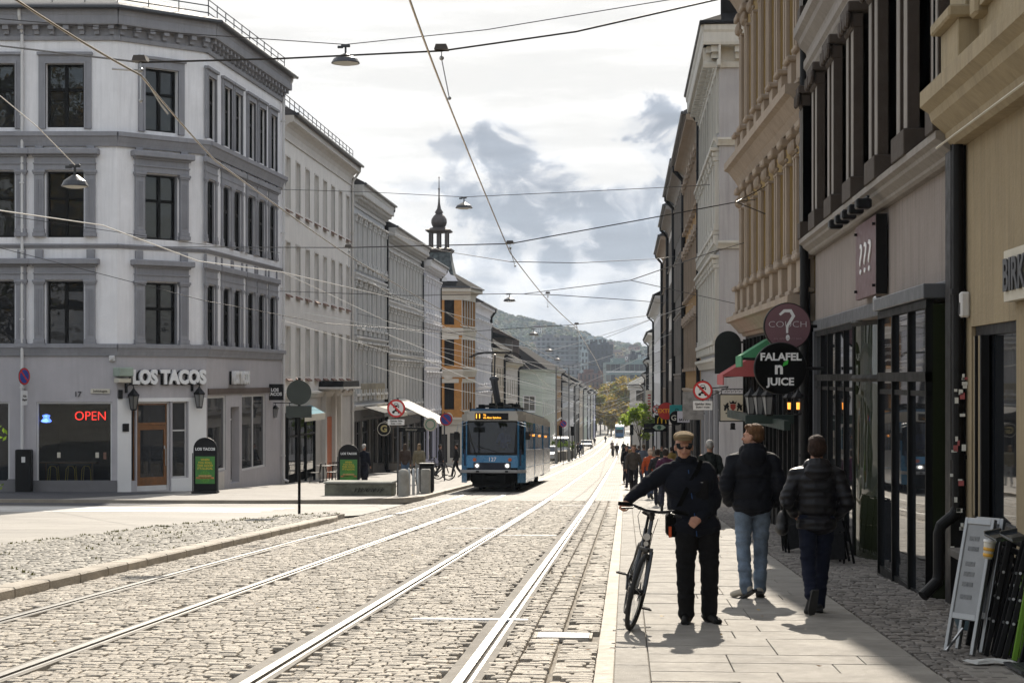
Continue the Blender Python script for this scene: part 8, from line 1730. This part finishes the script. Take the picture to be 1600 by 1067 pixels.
p = Vector((-5.13+.38, 66.2+1.1, zg(67.2)+.95)); person('tram driver in a pale blue shirt behind the windscreen', p+Vector((0, 0, -.1)), 0, 1.7, dict(kR=(-.1, -.3, .8), kL=(.1, -.3, .8), aR=(-.1, -.3, .4), aL=(.1, -.3, .4), tR=(-.1, -.42, .34), tL=(.1, -.42, .34), wR=(-.2, -.4, 1.1), wL=(.2, -.4, 1.1), eR=(-.25, -.1, 1.12), eL=(.25, -.1, 1.12), hR=(-.09, 0, .82), hL=(.09, 0, .82), pel=(0, 0, .85)), jacket=(.2, .32, .5), lod='mid', hair=(.02, .02, .02))
# distant blue tram
t2 = thing('tram', 'tiny distant blue and teal tram down the street', 'tram', (-1.9, 515, zg(515)+.01)); b = MB().mat(mat('far tram blue', (.04, .12, .24), .4)); b.prism([(-1.1, 0), (1.1, 0), (1.3, .5), (1.3, 28), (-1.3, 28), (-1.3, .5)], .4, 3.4); B(b, 'body', t2)
b = MB().mat(mat('far tram teal', (.06, .3, .28), .4)); b.box(-.9, .9, -.05, .0, 2.6, 3.2); B(b, 'display', t2); b = MB().mat(TGL); b.box(-1.05, 1.05, -.04, .0, 1.5, 2.55); B(b, 'windscreen', t2)
# white van and car
def car(label, loc, rz, col, van=False, L_=4.4):
    o = thing('parked_van' if van else 'parked_car', label, 'van' if van else 'car', loc, rz); pm = mat('car paint %.2f' % col[0], col, .25, var=.02, coat=.6); h = 2.3 if van else 1.45
    side = [(0, .35), (0, .85), (.1, 1.0), (.9, 1.15), (1.3, h-.1), (1.6, h), (L_-.2, h), (L_, h-.2), (L_, .35)] if van else [(0, .35), (0, .75), (.9, .92), (1.6, h-.05), (2.0, h), (3.3, h-.02), (3.9, 1.0), (L_-.05, .92), (L_, .4)]
    b = MB().mat(pm); b.prism([(y, z) for y, z in side][::-1], -.88, .88, 'x'); B(b, 'body', o)
    b = MB().mat(TGL); b.add([(-.78, .93 if van else .95, 1.2 if van else .96), (.78, .93 if van else .95, 1.2 if van else .96), (.72, 1.28 if van else 1.55, h-.2 if van else h-.1), (-.72, 1.28 if van else 1.55, h-.2 if van else h-.1)], [(0, 1, 2, 3)]); b.v = [(x, y-.03, z+.02) for x, y, z in b.v]; B(b, 'windscreen', o)
    b = MB().mat(TGL)
    for s_ in (-1, 1): b.box(s_*.885, s_*.89, 1.5, 3.4, 1.0 if not van else 1.3, h-.18)
    B(b, 'side_window', o)
    for s_ in (-1, 1):
        for y in (.8, L_-.85):
            b = MB().mat(MATS.get('tyre rubber') or M['blackmatt']); b.lathe([(.2, -.1), (.32, -.1), (.32, .1), (.2, .1)], 20, (s_*.82, y, .32), 'x'); w = B(b, 'wheel', o); b = MB().mat(M['steel']); b.lathe([(.2, -.105), (.19, .105)], 12, (s_*.82, y, .32), 'x'); B(b, 'rim', w)
        b = MB().mat(mat('lamp lens', (.5, .5, .5), .1, metal=.5)); b.box(s_*.55, s_*.82, -.015, .06, .68 if not van else .8, .82 if not van else .98); B(b, 'headlight', o)
    b = MB().mat(M['white']); b.box(-.26, .26, -.02, -.005, .45, .56); B(b, 'number_plate', o)
    return o
car('white delivery van parked on the left beyond the tram', G(877, 192, .1), .05, (.68, .68, .68), True, 5.2); car('small silver white car parked behind the stone flower boxes', G(856, 158, .1), .1, (.5, .5, .5))
car('dark car parked far down on the left kerb', G(916, 300, .1), 0, (.04, .04, .05))
# stone flower boxes past the tram
PLC = mat('aggregate concrete box', (.22, .2, .17), .9, var=.15, bump=.4)
for i, (px, Z) in enumerate(((866, 167), (877, 176), (887, 186), (893, 199))):
    p = G(px, Z, .1); b = MB().mat(PLC); b.box(-.55, .55, -.9, .9, 0, .95, .04); o = tag(B(b, 'flower_box', None, p), ('square concrete flower box nearest the tram side', 'second concrete flower box past the tram', 'third concrete flower box past the tram', 'farthest concrete flower box past the tram')[i], 'planter', 'concrete flower boxes past the tram')
def leafy(name, label, cat, loc, crown, cr, h0, cols, n=900, ls=.16, trunk=.12, H=None, group=None, seed=1, lobes=7, squash=1., parent=None):
    """trunk with limbs and a crown of leaf sized faces gathered in clumps round the limb ends"""
    R = random.Random(seed); o = thing(name, label, cat, loc, 0, group); b = MB().mat(mat('bark', (.07, .05, .035), .95, var=.3, bump=.8))
    ends = []; top = h0+cr[2]*1.2
    b.tube([(0, 0, -.2), (.02, 0, h0*.5), (0, .03, h0), (0, 0, top*.85)], [trunk, trunk*.8, trunk*.6, trunk*.2], 8)
    for i in range(lobes):
        a = 6.28*i/lobes+R.uniform(-.4, .4); rr = R.uniform(.45, .95); z = h0+cr[2]*R.uniform(.1, 1.75); e = Vector((cr[0]*rr*cos(a), cr[1]*rr*sin(a), z)); s0 = Vector((0, 0, min(h0*R.uniform(.7, 1.1), z*.8)))
        b.tube([s0, s0.lerp(e, .5)+Vector((0, 0, .2)), e], [trunk*.45, trunk*.3, trunk*.08], 5); ends.append(e)
    ends += [Vector((R.uniform(-.3, .3)*cr[0], R.uniform(-.3, .3)*cr[1], h0+cr[2]*R.uniform(.6, 1.9))) for _ in range(3)]
    B(b, 'trunk', o); b = MB(); ms = [mat('leaf %s %d' % (cat+name, k), c, .6, var=.15, isl=.35, spec=.2, trans=.5) for k, c in enumerate(cols)]
    for i in range(n):
        e = R.choice(ends); d = Vector((R.gauss(0, 1), R.gauss(0, 1), R.gauss(0, .8))); d *= min(1, .5/ d.length*1.6)*R.uniform(.3, 1.15); c = e+Vector((d.x*cr[0]*.42, d.y*cr[1]*.42, d.z*cr[2]*.42*squash)); s_ = ls*R.uniform(.6, 1.4)
        u = Vector((R.gauss(0, 1), R.gauss(0, 1), R.gauss(0, .6))).normalized(); v = u.orthogonal().normalized(); v = (v*cos(R.random()*6)+u.cross(v)*sin(R.random()*6)).normalized()
        b.mat(ms[(ends.index(e)+ (1 if R.random() < .25 else 0)) % len(ms)]); b.add([c-u*s_, c+v*s_*.5, c+u*s_, c-v*s_*.5], [(0, 1, 2, 3)])
    B(b, 'crown', o); return o
GRN = [(.10, .16, .03), (.14, .2, .035), (.07, .12, .02)]; LIME = [(.22, .32, .03), (.30, .38, .05), (.15, .24, .02)]; AUT = [(.26, .2, .03), (.32, .22, .04), (.16, .17, .03)]; DKG = [(.035, .06, .018), (.05, .08, .02)]; RED = [(.2, .08, .03), (.16, .1, .03)]
for i, (px, Z, c) in enumerate(((866, 167, GRN), (877, 176, DKG), (887, 186, RED), (893, 199, GRN))): leafy('shrub', ('bushy plant in the nearest', 'dark plant in the second', 'reddish plant in the third', 'green plant in the farthest')[i]+' concrete flower box', 'shrub', G(px, Z, .95), None, (.6, .8, .5), .1, c, 160, .1, .03, seed=i, group='plants in the concrete flower boxes', lobes=5)
# ================= trees, far town, hill =================
leafy('street_tree', 'small bright lime green tree on the right pavement beyond the crowd', 'tree', G(1000, 168, .05), None, (1.7, 1.7, 1.7), 2.4, LIME, 1500, .17, .09, seed=3, lobes=9)
far = [(938, 560, 15.5, AUT), (950, 575, 14, RED), (915, 590, 15, GRN), (962, 600, 19, GRN), (975, 585, 17, AUT), (990, 600, 18, GRN), (926, 545, 11, DKG), (905, 610, 17, AUT), (985, 560, 12, RED), (945, 640, 17, GRN), (968, 660, 20, DKG), (1000, 620, 20, GRN), (955, 545, 9, DKG), (932, 620, 17, AUT), (890, 640, 19, GRN)]
nm = ['golden tree left of the end of the street', 'rusty tree at the end of the street', 'green tree behind the far left tenements', 'tallest green tree at the end of the street', 'golden tree right of the end of the street', 'green tree beside the light stone building', 'low dark tree at the far left tenements', 'golden tree partly behind the far left tenements', 'low rusty tree before the light stone building', 'green tree in the second row behind the golden tree', 'dark green tree in the second row behind the tallest', 'green tree behind the light stone building', 'low dark tree under the golden ones', 'golden tree in the second row', 'green tree in the second row far left']
for i, (px, Z, H, c) in enumerate(far):
    leafy('park_tree', nm[i], 'tree', G(px, Z, 0), None, (H*.3, H*.3, H*.34), H*.28, c, 1500, .55, .3, group='trees at the end of the street', seed=40+i, lobes=10)
# trees of the square behind the viewer, seen only as reflections in the windows
for i, (x, y) in enumerate(((-34, 2), (-30, -14), (-46, -6), (-20, -26), (-9, -32), (-60, 4))):
    leafy('park_tree', ('yellowing tree in the square left of the viewer', 'second yellowing tree in the square', 'third tree in the square', 'tree behind the viewer', 'second tree behind the viewer', 'third tree behind the viewer')[i], 'tree', (x, y, zg(y)), None, (7, 7, 9), 5, [(.12, .12, .02), (.08, .1, .015), (.18, .14, .025)], 2600, .62, .35, group='trees of the square', seed=90+i, lobes=12)
p = W(-6, 632, 30); leafy('young_tree', 'leafy twig of a young tree at the left edge of the photo', 'tree', (p.x-.75, p.y, zg(p.y)+.02), None, (.75, .75, .7), .9, [(.12, .2, .02), (.2, .28, .03)], 420, .06, .04, seed=5, lobes=8)
# blocks of flats in the haze
def block(label, px0, px1, pyt, Z, dep, col, fl, cols_, glass=.5, wcol='glass', name='apartment_block', base=None, roofb=True, shift=0):
    p0, p1 = W(px0, pyt, Z), W(px1, pyt, Z); zb = min(zg(p0.y), zg(p1.y))-2; base = zb if base is None else base; o = thing(name, label, 'building', (p0.x, p0.y, base)); f = Face(o, p0.xy, p1.xy)
    H = p0.z; b = MB().mat(col); b.box(0, f.L, 0, dep, base, H)
    if roofb: b.box(f.L*.15, f.L*.4, 2, dep-2, H, H+2.2).box(f.L*.55, f.L*.85, 3, dep-3, H, H+1.4)
    f.add(b, 'wall'); fh = (H-base)/fl; cw = f.L/cols_; b = MB().mat(M[wcol]); d = MB().mat({c2: c2, c4: c4, c5: M['palestone']}.get(col, c3))
    wm = MB().mat(M[wcol]); wm.box(-cw*.5*glass, cw*.5*glass, -.06, .05, 0, fh*.62); me = wm.mesh('window')
    k = 0
    for j in range(fl):
        z = H-fh*(j+1)+fh*.2
        if z < -8: continue
        for i in range(cols_):
            if k < 99: f.put(me, 'window', cw*(i+.5), 0, z)
            k += 1
        d.box(0, f.L, -.5 if (j*7+fl) % 3 else -.15, .0, z-fh*.16, z-fh*.04)
    f.add(d, 'floor_bands'); return o
c1 = mat('flats pale concrete', (.15, .15, .16), .8, var=.1); c2 = mat('flats dark cladding', (.025, .03, .042), .7, var=.2); c3 = mat('flats glass white', (.3, .35, .36), .4, var=.1); c4 = mat('flats brick', (.14, .07, .055), .9); c5 = mat('glass office', (.16, .22, .21), .3, var=.15)
block('long pale block of flats at the left of the hazy quarter', 838, 905, 527, 1250, 20, c1, 12, 9)
block('pale glassy block stepping down beside the long pale block', 905, 916, 524, 1240, 24, c3, 11, 2, .7)
block('top storeys of pale glass above the dark block', 914, 948, 529, 1300, 20, c3, 10, 5, .7)
block('dark clad block of flats in the middle of the hazy quarter', 918, 958, 538, 1200, 22, c2, 9, 6, .45)
block('light stair tower left of the dark block', 908, 919, 549, 1150, 10, c3, 7, 2, .6)
block('low glass office with long white bands', 947, 1021, 566, 900, 30, c5, 5, 10, .92, 'glass')
block('small block with black roof box above the glass office', 984, 1006, 554, 1050, 15, c2, 6, 4, .5)
block('white house beside the black roof box', 996, 1012, 560, 1000, 12, c3, 5, 3, .4)
block('red brick block below the pale flats', 905, 962, 583, 950, 20, c4, 5, 9, .4)
block('brown roofed block low on the left of the hazy quarter', 842, 906, 568, 1100, 20, c1, 6, 9, .4)
block('grey terrace with pale windows above the left roofs', 760, 838, 548, 1150, 18, c1, 8, 10, .5)
# the wooded hill
RID = [(-1500, 150), (-900, 140), (-500, 122), (-300, 108), (-195, 93), (-104, 75), (-46, 53), (40, 33), (150, 26), (700, 24), (1500, 24)]
def ridge(x):
    for (a, h0), (c, h1) in zip(RID, RID[1:]):
        if a <= x <= c: return h0+(h1-h0)*(x-a)/(c-a)
    return 24
def hill_z(x, y):
    t = (y-1350)/(2600-1350); r = ridge(x*2600/max(y, 1300)); t = max(0, min(1.25, t)); s = t*t*(3-2*t) if t < 1 else 1-(t-1)**2*3
    return -4+(r+4)*s*.97+3*sin(x*.021+y*.013)+2*sin(x*.05-y*.03)*(t > .1)
b = MB().mat(mat('hill meadow and scrub', (.06, .075, .035), .95, var=.4, vs=.01)); ys = list(range(1300, 3201, 50)); xs = list(range(-1300, 1301, 50)); nx = len(xs)
b.add([(x, y, hill_z(x, y)-(2 if y > 1300 else 8)) for y in ys for x in xs], [(j*nx+i, j*nx+i+1, (j+1)*nx+i+1, (j+1)*nx+i) for j in range(len(ys)-1) for i in range(nx-1)])
tag(B(b, 'hills', smooth=True), kind='structure')
R = random.Random(31); b = MB(); ms = [mat('far wood %d' % i, c, .95, var=.3, vs=.15, isl=.4) for i, c in enumerate(((.025, .05, .015), (.04, .07, .018), (.07, .085, .02), (.12, .09, .02), (.02, .04, .018)))]
def clump(b, c, r, R):
    for k in range(5):
        q = Vector(c)+Vector((R.gauss(0, r*.45), R.gauss(0, r*.45), R.uniform(-.1, .7)*r)); rr = r*R.uniform(.4, .75); o = len(b.v); b.ball(q, (rr, rr, rr*R.uniform(.9, 1.3)), 6, 4)
        for i in range(o, len(b.v)): b.v[i] = tuple(v+R.uniform(-.2, .2)*rr for v in b.v[i])
for i in range(2600):
    y = R.uniform(1450, 2720); px = R.uniform(720, 1060); x = XY(px, y)[0]
    if y < 2000 and R.random() < .4: continue
    b.mat(R.choice(ms)); clump(b, (x, y, hill_z(x, y)+2), R.uniform(4, 8), R)
tag(B(b, 'forest'), 'mixed autumn wood covering the hazy hill', 'forest', kind='stuff')
R = random.Random(9); hc = [mat('hill house white', (.55, .53, .5), .8), mat('hill house ochre', (.35, .22, .1), .8), mat('hill house red', (.25, .08, .05), .8)]
for i in range(26):
    y = R.uniform(1600, 2100); px = R.choice((R.uniform(835, 905), R.uniform(945, 1020), R.uniform(945, 1020))); x = XY(px, y)[0]; z = hill_z(x, y)+R.uniform(3, 8); w = R.uniform(9, 17)
    o = thing('hill_house', ('white', 'ochre', 'red')[i % 3]+' house on the hazy hillside', 'house', (x, y, z), 0, 'hillside houses'+(' white', ' ochre', ' red')[i % 3]); b = MB().mat(hc[i % 3]); b.box(-w/2, w/2, -5, 5, -8, 6); B(b, 'wall', o)
    b = MB().mat(mat('hill roof', (.12, .07, .06), .9)); b.prism([(-w/2-.5, 6), (w/2+.5, 6), (w/2-2, 9), (-w/2+2, 9)], -5.5, 5.5, 'y'); B(b, 'roof', o)
    b = MB().mat(M['blackmatt']); [b.box(-w/2+k*w/4+w*.07, -w/2+k*w/4+w*.17, -5.1, -5, q, q+1.6) for k in range(4) for q in (.2, 3.4)]; B(b, 'windows', o)
